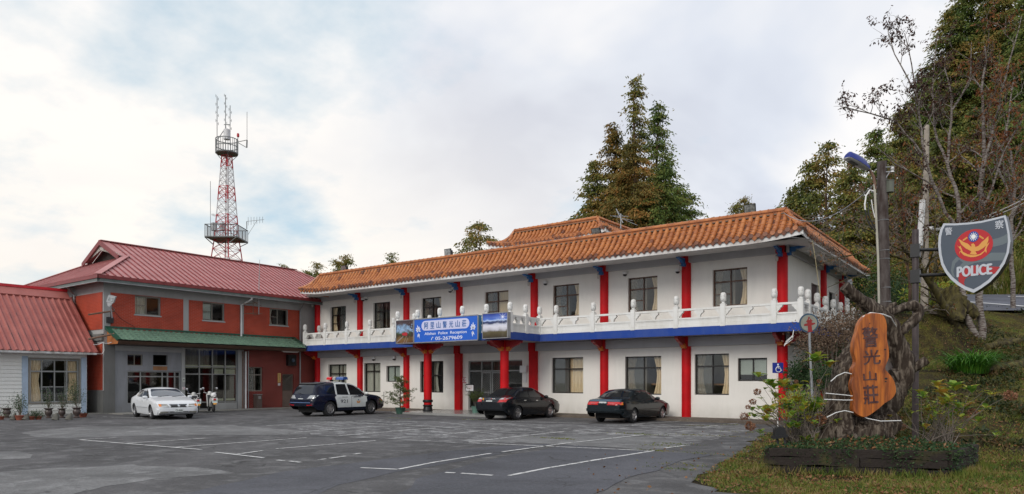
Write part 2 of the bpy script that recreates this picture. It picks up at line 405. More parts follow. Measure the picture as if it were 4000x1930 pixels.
sheet('newer_asphalt_strip', G2([(560, 1960), (737, 1925), (1110, 1841), (1397, 1808), (1708, 1766), (1990, 1738), (2170, 1733), (1860, 1790), (1560, 1843), (1330, 1892), (1160, 1960)]), .004, M['asphalt_new'], jag=.1, seed=6)
sheet('newer_asphalt_area', G2([(1700, 2100), (1500, 1960), (1650, 1862), (1930, 1792), (2215, 1738), (2540, 1765), (2806, 1776), (2655, 1800), (2560, 1838), (2440, 1880), (2325, 1925), (2250, 2100)], .004), .008, M['asphalt_new'], jag=.16, seed=8)
sheet('pale_asphalt_patch', G2([(-60, 1765), (60, 1762), (140, 1775), (120, 1790), (0, 1795), (-60, 1795)]), .004, M['asphalt_pale'], jag=.08, seed=2)
sheet('pale_asphalt_area', G2([(60, 1690), (300, 1668), (900, 1660), (1250, 1690), (1100, 1700), (600, 1700), (200, 1712)]), .0042, M['asphalt_pale'], jag=.3, seed=3)
sheet('pale_asphalt_area', G2([(-300, 1930), (0, 1840), (500, 1815), (880, 1835), (900, 1850), (600, 1870), (300, 1925), (150, 1990), (-300, 2050)]), .0042, M['asphalt_pale'], jag=.25, seed=5)
sheet('pale_asphalt_area', G2([(1960, 1706), (2300, 1700), (2640, 1712), (2700, 1740), (2560, 1758), (2200, 1736), (1900, 1724)]), .0042, M['asphalt_pale'], jag=.25, seed=12)
sheet('worn_asphalt_area', G2([(1100, 1662), (1500, 1641), (2300, 1660), (2900, 1656), (2960, 1672), (2760, 1722), (2600, 1752), (2300, 1742), (2060, 1728), (1850, 1736), (1480, 1712), (1240, 1700)]), .0038, M['asphalt_worn'], jag=.3, seed=15)
# paint
def paintmat():
    m, t, b, o = newmat('worn_white_paint'); tc = nd(t, 'ShaderNodeTexCoord'); ob = tc.outputs['Object']
    r = ramp(t, [(.40, (.15, .15, .155)), (.47, (.56, .56, .55)), (.7, (.72, .72, .71))]); t.links.new(noise(t, ob, 7, 7, .75), r.inputs[0])
    t.links.new(r.outputs[0], b.inputs['Base Color']); b.inputs['Roughness'].default_value = .8; return m
M['paint'] = paintmat()
LINES = [[(310.6, 1719), (788, 1757.8)], [(310.6, 1719), (458, 1711)], [(497, 1733), (803.6, 1712.7)], [(687, 1748.5), (1199.6, 1711)],
 [(842, 1768), (1029, 1790)], [(928, 1775.6), (1025, 1762)], [(1079, 1754.7), (1467, 1722.8)], [(1083, 1799), (1110, 1801.5)], [(1130, 1803), (1176, 1808)],
 [(1242, 1798), (1273, 1794)], [(1289, 1792), (1351, 1783)], [(1382, 1776), (1409, 1772)], [(1409, 1829), (1553, 1835.4)], [(1557, 1835), (1700, 1806.9), (1918, 1772.5)],
 [(1962, 1766.7), (2218, 1731.8), (2515, 1699)], [(1831, 1731), (2532.7, 1762)], [(1831, 1727), (2206.6, 1686)], [(1988, 1860), (2128, 1832), (2329, 1798), (2556, 1762)],
 [(1802, 1850.5), (1924, 1859)], [(1740, 1847.6), (1778, 1849.4)], [(2270.7, 1687.5), (2413, 1695)], [(2515, 1698), (2818, 1708)], [(1700, 1701.5), (1872, 1685)],
 [(1921, 1676), (2055, 1679)], [(2597, 1751.5), (2675, 1741.6)], [(2366.7, 1660), (2888, 1674.7)], [(2742, 1670.6), (2806, 1663)], [(2821, 1659), (2902, 1653)], [(2460, 1663), (2510, 1658)],
 [(1323.7, 1703.4), (1704, 1672)], [(1149, 1690), (1452, 1667)], [(1265, 1648), (1730, 1668)], [(1040, 1664), (1500, 1640)], [(400, 1629), (560, 1633)], [(1820, 1640), (1960, 1634)], [(2480, 1657), (2660, 1646)], [(1900, 1644), (2300, 1655)]]
for L in LINES:
    mb = MB(); P = [onG(a, b, .0) for a, b in L]
    L_, R_ = [], []
    for i in range(len(P)-1):
        a, b = P[i], P[i+1]; n = max(2, int((b-a).length/.12)); d = (b-a).normalized(); s_ = Vector((-d.y, d.x, 0))
        for j in range(n+(i == len(P)-2)):
            q = a.lerp(b, j/n); e = .042+.014*mnz.noise(q*6)
            L_.append(tuple(q+s_*(e+.008*rg.random())+Vector((0, 0, .012)))); R_.append(tuple(q-s_*(e+.008*rg.random())+Vector((0, 0, .012))))
    n = len(L_); mb.add(L_+R_, [(i, i+1, n+i+1, n+i) for i in range(n-1)])
    tag(mb.build('parking_line', M['paint']), kind='structure')
# pavement along the lodge, apron of the portico
mb = MB()
mb.box(-39.0, -27.3, 28.42, 30.46, -.05, .10); mb.box(-19.9, -7.2, 28.42, 30.46, -.05, .10)
tag(mb.build('pavement', M['pave']), kind='structure')
mb = MB(); mb.box(-27.3, -19.9, 26.3, 30.6, -.05, .108); mb.box(-28.2, -27.3, 26.9, 28.42, -.05, .05)
tag(mb.build('portico_floor', pm('polished_tile', (.26, .26, .25), .25, .12, 1.2)), kind='structure')
mb = MB(); mb.box(-40.3, -37.6, 17.2, 30.6, -.05, .045); mb.box(-39.9, -39.2, 6, 17.2, -.05, .06)
tag(mb.build('concrete_apron', M['concrete']), kind='structure')
# hill road
P = []; mb = MB(); rows = []
for i in range(60):
    k = .60+i*.012; a = []
    for j, t_ in enumerate((29.0, 29.4, 31, 33, 35, 37, 38.6)):
        r_ = k*t_+ (0 if t_ > 29 else .3); x, y = r_*RX+t_*FX, r_*RY+t_*FY; a.append((x, y, 4.62+.19*(t_-29.0)))
    rows.append(a)
def roadstrip(t0, t1, k0, k1, dz, name, mat):
    mb = MB(); V = []; n = int((k1-k0)/.01)+1
    for i in range(n+1):
        k = k0+(k1-k0)*i/n
        for t_ in (t0, (t0+t1)/2, t1):
            r_ = k*t_; V.append((r_*RX+t_*FX, r_*RY+t_*FY, 4.62+.19*(t_-29)+dz))
    mb.add(V, [(i*3+j, i*3+j+1, i*3+j+4, i*3+j+3) for i in range(n) for j in range(2)])
    return tag(mb.build(name, mat), kind='structure')
roadstrip(28.9, 38.6, .632, 1.4, .0, 'hill_road', M['road'])
M['paint2'] = pm('road_paint', (.6, .6, .6), .7)
mb = MB(); V = []
for i in range(21):
    k = .633+(.80-.633)*i/20; t0 = 33.3-(k-.633)*31
    for t_ in (t0, t0+.42): V.append(((k*t_)*RX+t_*FX, (k*t_)*RY+t_*FY, 4.62+.19*(t_-29)+.02))
mb.add(V, [(2*i, 2*i+1, 2*i+3, 2*i+2) for i in range(20)]); tag(mb.build('road_marking', M['paint2']), kind='structure')
mb = MB(); V = []
for i in range(5):
    k = .70+.03*i/4; t0 = 36.6
    for t_ in (t0, t0+.35): V.append(((k*t_)*RX+t_*FX, (k*t_)*RY+t_*FY, 4.62+.19*(t_-29)+.02))
mb.add(V, [(2*i, 2*i+1, 2*i+3, 2*i+2) for i in range(4)]); tag(mb.build('road_marking', M['paint2']), kind='structure')
# ------------------------------------------------------------ tiled roofs
def tilemat(name, c, c2, rough=.38):
    return pm(name, c, rough, c2=c2, sc=3.2, thr=(.3, .6), bp=.1, bsc=14, spec=.45)
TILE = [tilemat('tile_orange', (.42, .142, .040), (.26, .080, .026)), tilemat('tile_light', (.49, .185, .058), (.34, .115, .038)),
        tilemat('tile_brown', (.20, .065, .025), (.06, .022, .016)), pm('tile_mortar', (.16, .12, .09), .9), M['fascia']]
PROF = [(0., 0.), (.12, .07), (.26, .18), (.40, .31), (.54, .47), (.67, .64), (.79, .82), (.88, .96)]
def skirt(mb, A, B, inw, L=None, hipL=True, hipR=True, seed=1, sp=.28, prof=PROF, mbf=None, lift=0.):
    """tile skirt: eave from A to B (z = eave height), climbing inward; half-round tile rolls over stepped pan tiles, tongue-shaped drip tiles"""
    rr = random.Random(seed); A, B = Vector(A), Vector(B); ln = (B-A).length; d = (B-A)/ln; inw = Vector(inw); Z = Vector((0, 0, 1))
    D = prof[-1][0]; n = int(round(ln/sp)); sp = ln/n
    def upl(s):  # corners curl up a little
        e = min(s if hipL else 99, ln-s if hipR else 99)
        return lift*max(0, 1-e/2.2)**2
    def pt(s, h, up=0.): return A+d*s+inw*h+Z*(zof(h)+up+upl(s))
    def zof(h): return float(np.interp(h, [p[0] for p in prof], [p[1] for p in prof]))
    hs = [D*i/9 for i in range(10)]
    for i in range(n):
        s0, s1 = i*sp, (i+1)*sp; sc = (s0+s1)/2
        lim = min(sc+.1 if hipL else 9, ln-sc+.1 if hipR else 9, D)
        for k in range(9):
            h0, h1 = hs[k], hs[k+1]
            if h0 >= lim: break
            h1 = min(h1, lim); m = 2 if rr.random() < .22 else 0
            a, b, c, e = pt(s0, h0, .035), pt(s1, h0, .035), pt(s1, h1, .0), pt(s0, h1, .0)
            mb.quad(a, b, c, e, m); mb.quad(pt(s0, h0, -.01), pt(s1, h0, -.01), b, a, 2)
        # drip tongue
        w_ = sp*.46; O = -inw*.03; c0 = pt(sc, 0, .03)+O
        T = [c0-d*w_, c0+d*w_, c0+d*w_*.86-Z*.08, c0+d*w_*.3-Z*.15, c0-Z*.19, c0-d*w_*.3-Z*.15, c0-d*w_*.86-Z*.08]
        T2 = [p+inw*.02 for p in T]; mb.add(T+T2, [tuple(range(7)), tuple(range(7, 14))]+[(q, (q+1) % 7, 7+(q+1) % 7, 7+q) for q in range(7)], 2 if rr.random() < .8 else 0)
    # rolls
    for i in range(n+1):
        s = i*sp; lim = min(s+.02 if hipL else 9, ln-s+.02 if hipR else 9, D)
        if lim < .12: continue
        K = max(1, int(round(lim/D*5)))
        for k in range(K):
            h0, h1 = lim*k/K, lim*(k+1)/K
            m = 1 if rr.random() < .8 else 0
            if rr.random() < .02: m = 2
            V = []; M_ = 3
            for q in range(M_+1):
                h = h0+(h1-h0)*q/M_+(.015 if q == M_ else 0); r_ = .100-.012*q/M_; c = pt(s, h, .045)
                tz = Vector((0, 0, zof(min(h+.02, D))-zof(max(h-.02, 0))))+inw*.04; nrm = d.cross(tz).normalized()
                if nrm.z < 0: nrm = -nrm
                for j in range(7):
                    a = pi*j/6; V.append(c+d*cos(a)*r_+nrm*sin(a)*r_)
            mb.add(V, [(q*7+j, q*7+j+1, q*7+j+8, q*7+j+7) for q in range(M_) for j in range(6)], m, True)
            mb.add(V[:7], [tuple(range(7))], 2 if k == 0 else m)
        # round end tile
        c = pt(s, 0, .045)-inw*.012; V = [c+d*cos(2*pi*j/10)*.095+(Z*.97+inw*.2)*sin(2*pi*j/10)*.095 for j in range(10)]
        V2 = [p-inw*.03 for p in V]; mb.add(V+V2, [tuple(range(10, 20))]+[(q, (q+1) % 10, 10+(q+1) % 10, 10+q) for q in range(10)], 2 if rr.random() < .6 else 0)
    # eave board
    nb = max(2, int(ln/.5))
    for i in range(nb):
        s0, s1 = ln*i/nb, ln*(i+1)/nb
        for (p0, p1) in ((0.02, -.26), (-.26, -.26)):
            pass
        a, b = pt(s0, .03, -.0), pt(s1, .03, -.0); c, e = pt(s1, .03, -.26), pt(s0, .03, -.26)
        mb.quad(a, b, c, e, 4); mb.quad(e, c, pt(s1, .12, -.262-.0), pt(s0, .12, -.262), 4)
def ridge(mb, pts, r=.10, seed=2, base=.16):
    rr = random.Random(seed)
    for i in range(len(pts)-1):
        a, b = Vector(pts[i]), Vector(pts[i+1]); ln = (b-a).length; n = max(1, int(ln/.33)); d = (b-a)/ln
        for k in range(n):
            p, q = a+d*ln*k/n, a+d*(ln*(k+1)/n+.03)
            mb.tube([p, p.lerp(q, .12), p.lerp(q, .13), q], [r*1.15, r*1.15, r, r], 8, 1 if rr.random() < .6 else 0)
        side = d.cross(Vector((0, 0, 1))).normalized()
        mb.obox((a+b)/2-Vector((0, 0, base/2+.02)), d*ln/2, side*r*.8, Vector((0, 0, base/2)), 0)
        mb.obox((a+b)/2-Vector((0, 0, .03)), d*ln/2, side*r*1.25, Vector((0, 0, .018)), 0)
        mb.obox((a+b)/2-Vector((0, 0, base)), d*ln/2, side*r*1.2, Vector((0, 0, .02)), 3)

# ------------------------------------------------------------ main building
WY = 30.4; XL, XR = -39.05, -8.42; BY = 28.9; YB = 42.6; SZ = .10; ZB = 3.68; ZF = 4.03; EZ = 7.36; EY = 28.0
COLX = [-38.85, -34.62, -30.49, -26.3, -21.15, -17.0, -12.79, -8.58]
lodge = thing('police_lodge', 'long white two storey lodge with red columns, blue balcony edge and orange tiled roof', 'building', (-23, 30.4, 0))
P = FYp(WY)
def opn(l, r, tpx, tpy, bpx, bpy, shift=0):
    a0, a1 = onY(l, 1400, WY).x, onY(r, 1400, WY).x
    return [a0, a1, onY(bpx, bpy, WY).z, onY(tpx, tpy, WY).z]
UP = [opn(1290.7, 1351, 1290.7, 1198.6, 1290, 1297.7), opn(1458.4, 1523.6, 1458.4, 1184, 1458, 1285.5), opn(1647, 1723, 1647, 1167, 1647, 1167),
      opn(1893.5, 1986, 1893, 1144.8, 1893, 1144.8), opn(2160, 2261.5, 2160, 1116.7, 2160, 1238), opn(2453, 2567.8, 2453, 1086, 2453, 1217.7), opn(2784, 2919, 2784, 1050, 2784, 1199)]
ut, ub = float(np.mean([u[3] for u in UP])), float(np.mean([UP[i][2] for i in (0, 1, 4, 5, 6)]))
for u in UP: u[2], u[3] = ub, ut
LO = [opn(1282.8, 1353.4, 1282.8, 1424, 1421.6, 1531), opn(1421.6, 1486, 1421.6, 1419, 1421.6, 1531), opn(1509, 1563, 1509, 1429.6, 1509, 1491.7),
      opn(1640.5, 1731.6, 1640.5, 1412, 1640.5, 1532.7), opn(1828.8, 2040, 1828.8, 1410, 1828.8, 1602), opn(2155, 2278, 2155, 1398, 2155, 1535.7),
      opn(2441.6, 2583, 2441.6, 1393.5, 2441.6, 1541), opn(2713.7, 2847.5, 2713.7, 1384, 2713.7, 1542), opn(2882, 2996.5, 2882, 1399.6, 2882, 1489)]
LO[4][2] = .11
mb = MB()
wall(mb, P, XL, XR, SZ-.1, 3.72, LO, .17); wall(mb, P, XL, XR, 3.72, 7.35, UP, .17)
# side wall facing right, with door and window openings
PS = FXp(XR)
sx_ = [(33.0, 34.3, .11, 2.3), (38.6, 40., .9, 2.3), (34.4, 35.9, 4.05, 6.25), (37.8, 39.0, 4.9, 6.2)]
wall(mb, PS, WY, YB, 0, 7.35, sx_, .17)
mb.quad((XL, WY, 0), (XL, YB, 0), (XL, YB, 7.35), (XL, WY, 7.35)); mb.quad((XL, YB, 0), (XR, YB, 0), (XR, YB, 7.35), (XL, YB, 7.35))
mb.build('wall', M['white_wall'], lodge)
mb = MB(); mb.box(XL+.02, XR-.02, WY+.2, WY+3.6, 3.6, 3.75); mb.box(XL+.02, XR-.22, WY+.2, YB-.02, 7.2, 7.3)
mb.box(XL+.02, XR-.22, WY+3.6, WY+3.65, .0, 7.2, 0); mb.box(XL+.02, XR-.22, WY+.2, WY+3.6, .02, .09, 1)
for x in (-36.6, -32.5, -28.4, -24, -20., -19.2, -14.9, -10.7):
    mb.box(x-.05, x+.05, WY+.2, WY+3.6, .1, 3.6); mb.box(x-.04, x+.06, WY+.2, WY+3.6, 3.75, 7.2)
mb.build('interior', [pm('inner_wall', (.20, .17, .14), .9), M['floor_in']], lodge)
# grey beams, soffits, flat roof
mb = MB(); mb.box(XL-.05, XR+.02, WY-.16, WY+.05, 3.28, 3.70); mb.box(XL-.05, XR+.02, WY-.14, WY+.05, 7.03, 7.38)
mb.box(XR-.02, XR+.16, WY-.16, YB, 3.28, 3.70); mb.box(XR-.02, XR+.14, WY-.14, YB, 7.03, 7.38)
mb.build('beam', M['grey_beam'], lodge)
mb = MB(); 
mb.add([(-37.35, EY+.04, 7.12), (-7.12, EY+.04, 7.12), (-7.12, WY-.1, 7.33), (XL-.3, WY-.1, 7.33)], [(0, 1, 2, 3)])
mb.add([(-7.12, EY+.04, 7.12), (-7.12, 41.2, 7.12), (XR+.1, 41.2, 7.33), (XR+.1, EY+.04, 7.33)], [(0, 1, 2, 3)])
mb.box(XL+1.2, -7.9, EY+.5, 40.9, 7.34, 7.42)
mb.build('eave_soffit', M['soffit'], lodge)
# balcony: slab, blue edge; portico slab
PX0, PX1, PYF = -27.4, -19.78, 26.45
mb = MB()
mb.box(XL+.1, -7.5, BY+.03, WY, 3.72, 4.0); mb.box(XR, -7.5, WY, 44.5, 3.72, 4.0); mb.box(PX0+.03, PX1-.03, PYF+.03, BY+.03, 3.72, 4.0)
mb.build('balcony_slab', M['grey_beam'], lodge)
mb = MB()
mb.box(XL+.08, PX0, BY, BY+.18, ZB, ZF); mb.box(PX1, -7.48, BY, BY+.18, ZB, ZF); mb.box(-7.62, -7.47, BY+.18, 44.6, ZB, ZF)
mb.box(PX0, PX1, PYF, PYF+.18, ZB, ZF); mb.box(PX0, PX0+.18, PYF+.18, BY+.18, ZB, ZF); mb.box(PX1-.18, PX1, PYF+.18, BY, ZB, ZF)
mb.box(XL+.08, XL+.2, BY+.18, WY, ZB, ZF)
mb.build('blue_edge', M['blue_beam'], lodge)
# columns
def column(x, y, z0, z1, r, square=False, mat=None, base=False):
    mb = MB()
    if square: mb.box(x-r, x+r, y-r, y+r, z0, z1)
    else: mb.lathe([(r, z0), (r, z1)], (x, y, 0), 24)
    o = mb.build('column', mat or M['red'], lodge)
    if base:
        mb = MB(); mb.lathe([(r+.03, 0.1), (r+.05, .14), (r+.03, .22), (r+.01, .36), (r+.05, .40), (r+.05, .44), (r+.005, .47)], (x, y, 0), 24)
        mb.lathe([(r+.005, .58), (r+.05, .61), (r+.06, .66), (r+.05, .71), (r+.005, .74)], (x, y, 0), 24)
        mb.build('column_base', M['black'], o)
    return o
for x in COLX:
    sq = x in COLX[3:6]
    column(x, WY-.02, SZ, 3.29, .215, sq and x != COLX[5]); column(x-.03, WY-.15, 3.27, 3.75, .17, True)
    column(x, WY-.02, 4.0, 7.04, .215); column(x-.03, WY-.15, 7.02, 7.36, .17, True)
column(-26.17, 27.64, .1, 3.29, .215, base=True); column(-21.0, 27.6, .1, 3.29, .215, base=True)
column(-26.2, 27.64, 3.28, 3.72, .15, True); column(-21.0, 27.6, 3.28, 3.72, .15, True)
for y in (36.3, 40.2): column(XR+.02, y, SZ, 3.29, .215); column(XR+.02, y, 4., 7.35, .215)
# brackets
RB = [(-.1, 0), (-1.05, 0), (-1.05, -.13), (-.92, -.16), (-.80, -.24), (-.62, -.28), (-.45, -.36), (-.28, -.42), (-.1, -.44)]
OB = [(-.12, -.34), (-.36, -.30), (-.40, -.40), (-.30, -.44), (-.30, -.50), (-.12, -.52)]
UBr = [(-.1, 0), (-.92, 0), (-.92, -.04), (-.70, -.10), (-.55, -.10), (-.50, -.20), (-.36, -.20), (-.36, -.34), (-.1, -.34)]
def bracket(x, y, z, dx, dy, up=False):
    mb = MB(); px_, py_ = -dy, dx
    f = lambda a, b, dd: (x-dx*a+px_*dd, y-dy*a+py_*dd, z+b)
    if up: mb.prism(UBr, f, -.07, .07, 0); mb.build('eave_bracket', M['blue_paint'], lodge)
    else:
        mb.prism(RB, f, -.075, .075, 0); mb.prism(OB, f, -.1, .1, 1); mb.build('bracket', [M['red_dark'], M['orange_paint']], lodge)
for x in COLX:
    if x not in COLX[3:5]: bracket(x, WY-.12, 3.70, 0, -1)
    bracket(x, WY-.1, 7.20, 0, -1, True)
bracket(-26.17, 27.64, 3.70, 0, -1); bracket(-26.17, 27.64, 3.70, -1, 0); bracket(-26.17, 27.64, 3.70, 1, 0)
bracket(-21.0, 27.6, 3.70, 1, 0); bracket(-21.0, 27.6, 3.70, -1, 0); bracket(-21.0, 27.6, 3.70, 0, -1)
bracket(COLX[-1], WY-.02, 3.70, 1, 0); bracket(COLX[-1], WY-.02, 7.26, 1, 0, True)
for y in (36.3, 40.2): bracket(XR, y, 7.26, 1, 0, True); bracket(XR, y, 3.7, 1, 0)

# balustrade
def post_proto():
    mb = MB(); mb.box(-.105, .105, -.105, .105, 0, .92); mb.box(-.07, .07, -.112, .112, .12, .80); mb.box(-.112, .112, -.07, .07, .12, .80)
    p = mb.build('balustrade_post', M['rail'], lodge); p.location = (0, 0, 0); p.data.transform(Matrix.Translation(wl(lodge)))
    mb = MB(); mb.lathe([(.10, .92), (.105, .95), (.06, .98), (.055, 1.0), (.09, 1.03), (.115, 1.07), (.122, 1.16), (.122, 1.28), (.105, 1.36), (.06, 1.405), (0, 1.415)], (0, 0, 0), 14)
    f = mb.build('finial', M['carved'], p); f.location = (0, 0, 0)
    return p, f
pp, ff = post_proto()
mbf = MB(); mbf.lathe([(.10, .92), (.105, .95), (.06, .98), (.055, 1.0), (.09, 1.03), (.115, 1.07), (.122, 1.16), (.122, 1.28), (.105, 1.36), (.06, 1.405), (0, 1.415)], (0, 0, 0), 14)
ff.data = mbf.mesh('finial', M['carved']); first = [True]
def post(x, y):
    if first[0]: p, f = pp, ff; first[0] = False
    else:
        p = pp.copy(); COL.objects.link(p); f = ff.copy(); COL.objects.link(f); p.parent = lodge; f.parent = p
    p.location = Vector((x, y, ZF-.02))-wl(lodge)
def panel(a, b):
    a, b = Vector((*a, 0)), Vector((*b, 0)); ln = (b-a).length
    if ln < .35: return
    d = (b-a)/ln; nrm = Vector((d.y, -d.x, 0)); mb = MB()
    f = lambda s, z, o: tuple(a+d*s+nrm*o+Vector((0, 0, ZF+z)))
    s0, s1 = .1, ln-.1
    def bx(u0, u1, z0, z1, o): mb.prism([(u0, z0), (u1, z0), (u1, z1), (u0, z1)], f, -o, o)
    bx(s0, s1, 0, .10, .075); bx(s0, s1, .10, .34, .045); bx(s0, s1, .34, .41, .07)
    bx(s0+.08, s1-.08, .135, .155, .055); bx(s0+.08, s1-.08, .29, .305, .055); bx(s0+.08, s0+.1, .155, .29, .055); bx(s1-.1, s1-.08, .155, .29, .055)
    bx(s0, s1, .715, .80, .078)
    V = [(-.17, .715), (-.21, .66), (-.17, .60), (-.10, .56), (-.07, .50), (-.05, .41), (.05, .41), (.07, .50), (.10, .56), (.17, .60), (.21, .66), (.17, .715)]
    m_ = (s0+s1)/2
    if ln > 1.1: mb.prism([(m_+p[0], p[1]) for p in V], f, -.066, .066)
    for q, sg in ((s0, 1), (s1, -1)):
        mb.prism([(q, .715), (q+sg*.24, .715), (q+sg*.22, .64), (q+sg*.15, .60), (q+sg*.12, .53), (q+sg*.05, .48), (q+sg*.04, .41), (q, .41)], f, -.062, .062)
    mb.build('balustrade_panel', M['rail'], lodge)
def run(pts):
    for i, p in enumerate(pts):
        post(*p)
        if i: panel(pts[i-1], p)
yb = BY+.09
leftpx = [1192, 1271.5, 1356, 1445.6, 1539]
rightpx = [2107.6, 2173, 2318, 2474.5, 2642.4, 2825.5, 3024.5, 3128.5]
L1 = [(onY(p, 1300, yb).x, yb) for p in leftpx]
run([(L1[0][0], WY-.3)]+L1+[(PX0+.09, yb)]); 
R1 = [(onY(p, 1300, yb).x, yb) for p in rightpx]; R1[0] = (PX1-.09, yb)
run(R1)
xr_ = R1[-1][0]; prev = (xr_, yb)
for i in range(11):
    q = (xr_, yb+1.05+1.45*i); post(*q); panel(prev, q); prev = q
yf = PYF+.09
run([(PX0+.09, yb-1.2), (PX0+.09, yf), (PX0+1.55, yf), (PX0+3.1, yf), (PX0+4.6, yf), (PX1-1.5, yf), (PX1-.09, yf), (PX1-.09, yb-1.2)]); panel((PX0+.09, yb), (PX0+.09, yb-1.2)); panel((PX1-.09, yb-1.2), (PX1-.09, yb))

# roof
CR = (-7.15, EY); mb = MB()
xl = onY(1185, 1150, EY).x-.35; 
skirt(mb, (xl, EY, EZ), (CR[0], EY, EZ), (0, 1, 0), hipL=True, hipR=True, seed=5, lift=.16)
skirt(mb, (CR[0], EY, EZ), (CR[0], 41.3, EZ), (-1, 0, 0), hipL=True, hipR=True, seed=6, sp=.3, lift=.16)
D_ = PROF[-1][0]; RZ = EZ+PROF[-1][1]+.17
rp = [(xl+D_+.03, YB+.5, RZ), (xl+D_+.03, EY+D_+.03, RZ), (CR[0]-D_-.03, EY+D_+.03, RZ), (CR[0]-D_-.03, 40.4, RZ)]
ridge(mb, rp)
def hip(mb, corner, sx, sy, zc=EZ, prof=PROF, lift=.16):
    pts = [(corner[0]+sx*(h-.06), corner[1]+sy*(h-.06), zc+z+.09+lift*(1-h/.9)**2) for h, z in prof]
    ridge(mb, pts, .085, base=.1)
hip(mb, CR, -1, 1); hip(mb, (xl, EY), 1, 1)
# back face of the skirt and left end
mb.quad((xl+D_+.1, EY+D_+.1, 7.4), (CR[0]-D_-.1, EY+D_+.1, 7.4), (CR[0]-D_-.1, EY+D_+.1, RZ-.1), (xl+D_+.1, EY+D_+.1, RZ-.1), 3)
mb.quad((xl, EY+.1, EZ-.1), (xl, YB, EZ-.1), (xl+D_, YB, RZ-.1), (xl+D_, EY+D_, RZ-.1), 0)
mb.quad((CR[0]-D_-.1, EY+D_+.1, 7.4), (CR[0]-D_-.1, 40.5, 7.4), (CR[0]-D_-.1, 40.5, RZ-.1), (CR[0]-D_-.1, EY+D_+.1, RZ-.1), 3)
mb.build('tiled_roof', TILE, lodge)
# raised roof over the stair hall behind
YP = 34.5
def yx(px): return onY(px, 900, YP).x
a0, a1 = yx(1905), yx(2366); zp = onY(1930, 968, YP).z+.04
P2 = [(h*1.55, z*1.42) for h, z in PROF]
P2 = [(0, 0), (.16, .03), (.34, .09), (.52, .17), (.70, .28), (.86, .42), (1.0, .58), (1.12, .77), (1.22, .98)]
mb = MB(); skirt(mb, (a0, YP, zp), (a1, YP, zp), (0, 1, 0), seed=9, sp=.28, prof=P2, lift=.28)
skirt(mb, (a1, YP, zp), (a1, YP+6.5, zp), (-1, 0, 0), seed=10, sp=.28, prof=P2, lift=.28)
D2 = P2[-1][0]; RZ2 = zp+P2[-1][1]+.15
ridge(mb, [(a0+D2, YP+6, RZ2), (a0+D2, YP+D2, RZ2), (a1-D2, YP+D2, RZ2), (a1-D2, YP+6, RZ2)], .11)
for cx_, sx2 in ((a1, -1), (a0, 1)):
    ridge(mb, [(cx_+sx2*(h-.05), YP+(h-.05), zp+z+.09+.28*(1-h/1.22)**2) for h, z in P2], .09, base=.1)
mb.quad((a0, YP+.1, zp-.1), (a0, YP+6.5, zp-.1), (a0+D2, YP+6.5, RZ2-.1), (a0+D2, YP+D2, RZ2-.1), 0)
mb.box(a0+.9, a1-.9, YP+.9, YP+6.4, 7.4, zp+.3, 4); mb.box(a0+.06, a1-.06, YP+.06, YP+6.4, zp-.2, zp-.12, 4)
mb.build('raised_roof', TILE, lodge)

# windows
def window(parent, P, o, dep=.17, cols=(.5,), rows=(.66,), fm='black_frame', fw=.05, panes=None, curtains='LR', cm='curtain', screens=(), low_rows=(), back=.35, name='window'):
    a0, a1, z0, z1 = o; W, Hh = a1-a0, z1-z0; mb = MB()
    def B(u0, u1, v0, v1, d0=dep-.05, d1=dep+.03): pbox(mb, P, u0, u1, v0, v1, d0, d1)
    B(a0, a1, z0, z0+fw); B(a0, a1, z1-fw, z1); B(a0, a0+fw, z0+fw, z1-fw); B(a1-fw, a1, z0+fw, z1-fw)
    xs = [a0+fw]+[a0+W*c for c in cols]+[a1-fw]; zs = [z0+fw]+[z0+Hh*r_ for r_ in rows]+[z1-fw]
    for x in xs[1:-1]: B(x-fw*.45, x+fw*.45, z0+fw, z1-fw, dep-.035, dep+.025)
    for z in zs[1:-1]: B(a0+fw, a1-fw, z-fw*.6, z+fw*.6, dep-.045, dep+.02)
    for (cidx, fr) in low_rows: B(xs[cidx], xs[cidx+1], z0+Hh*fr-.018, z0+Hh*fr+.018, dep-.03, dep+.015)
    win = mb.build(name, M[fm], parent)
    mb = MB(); pbox(mb, P, a0+fw*.5, a1-fw*.5, z0+fw*.5, z1-fw*.5, dep+.0, dep+.006); mb.build('pane', M['glass'], win)
    if screens:
        mb = MB()
        for c in screens:
            for j in range(len(zs)-1): pbox(mb, P, xs[c]+.01, xs[c+1]-.01, zs[j]+.01, zs[j+1]-.01, dep+.012, dep+.018)
        mb.build('screen', M['screen_t'], win)
    if curtains:
        mb = MB()
        for c in curtains:
            u0, u1, topw = {'L': (a0, a0+W*.29, 0), 'R': (a1-W*.27, a1, 0), 'l': (a0+.05, a0+W*.27, 0), 'H': (a0+W*.5, a1, 0), 'F': (a0, a1, 0), 'h': (a0, a0+W*.5, 0), 'M': (a0+W*.50, a0+W*.72, 0)}[c]
            n = max(8, int((u1-u0)/.035)); V = []
            for k in range(n+1):
                for j in range(5):
                    z = z0+(z1-z0)*j/4; pin = 1-(.35*sin(pi*j/4) if c in 'LRlM' else 0)
                    base_ = u0 if c in 'LlhFM' else u1; u = base_+((u0+(u1-u0)*k/n)-base_)*pin
                    V.append(P(u, z, dep+.09+.035*sin(k*1.7)+.01*sin(k*5.1)))
            mb.add(V, [(k*5+j, k*5+j+1, k*5+j+6, k*5+j+5) for k in range(n) for j in range(4)], 0, True)
        mb.build('curtain', M[cm], win)
    return win
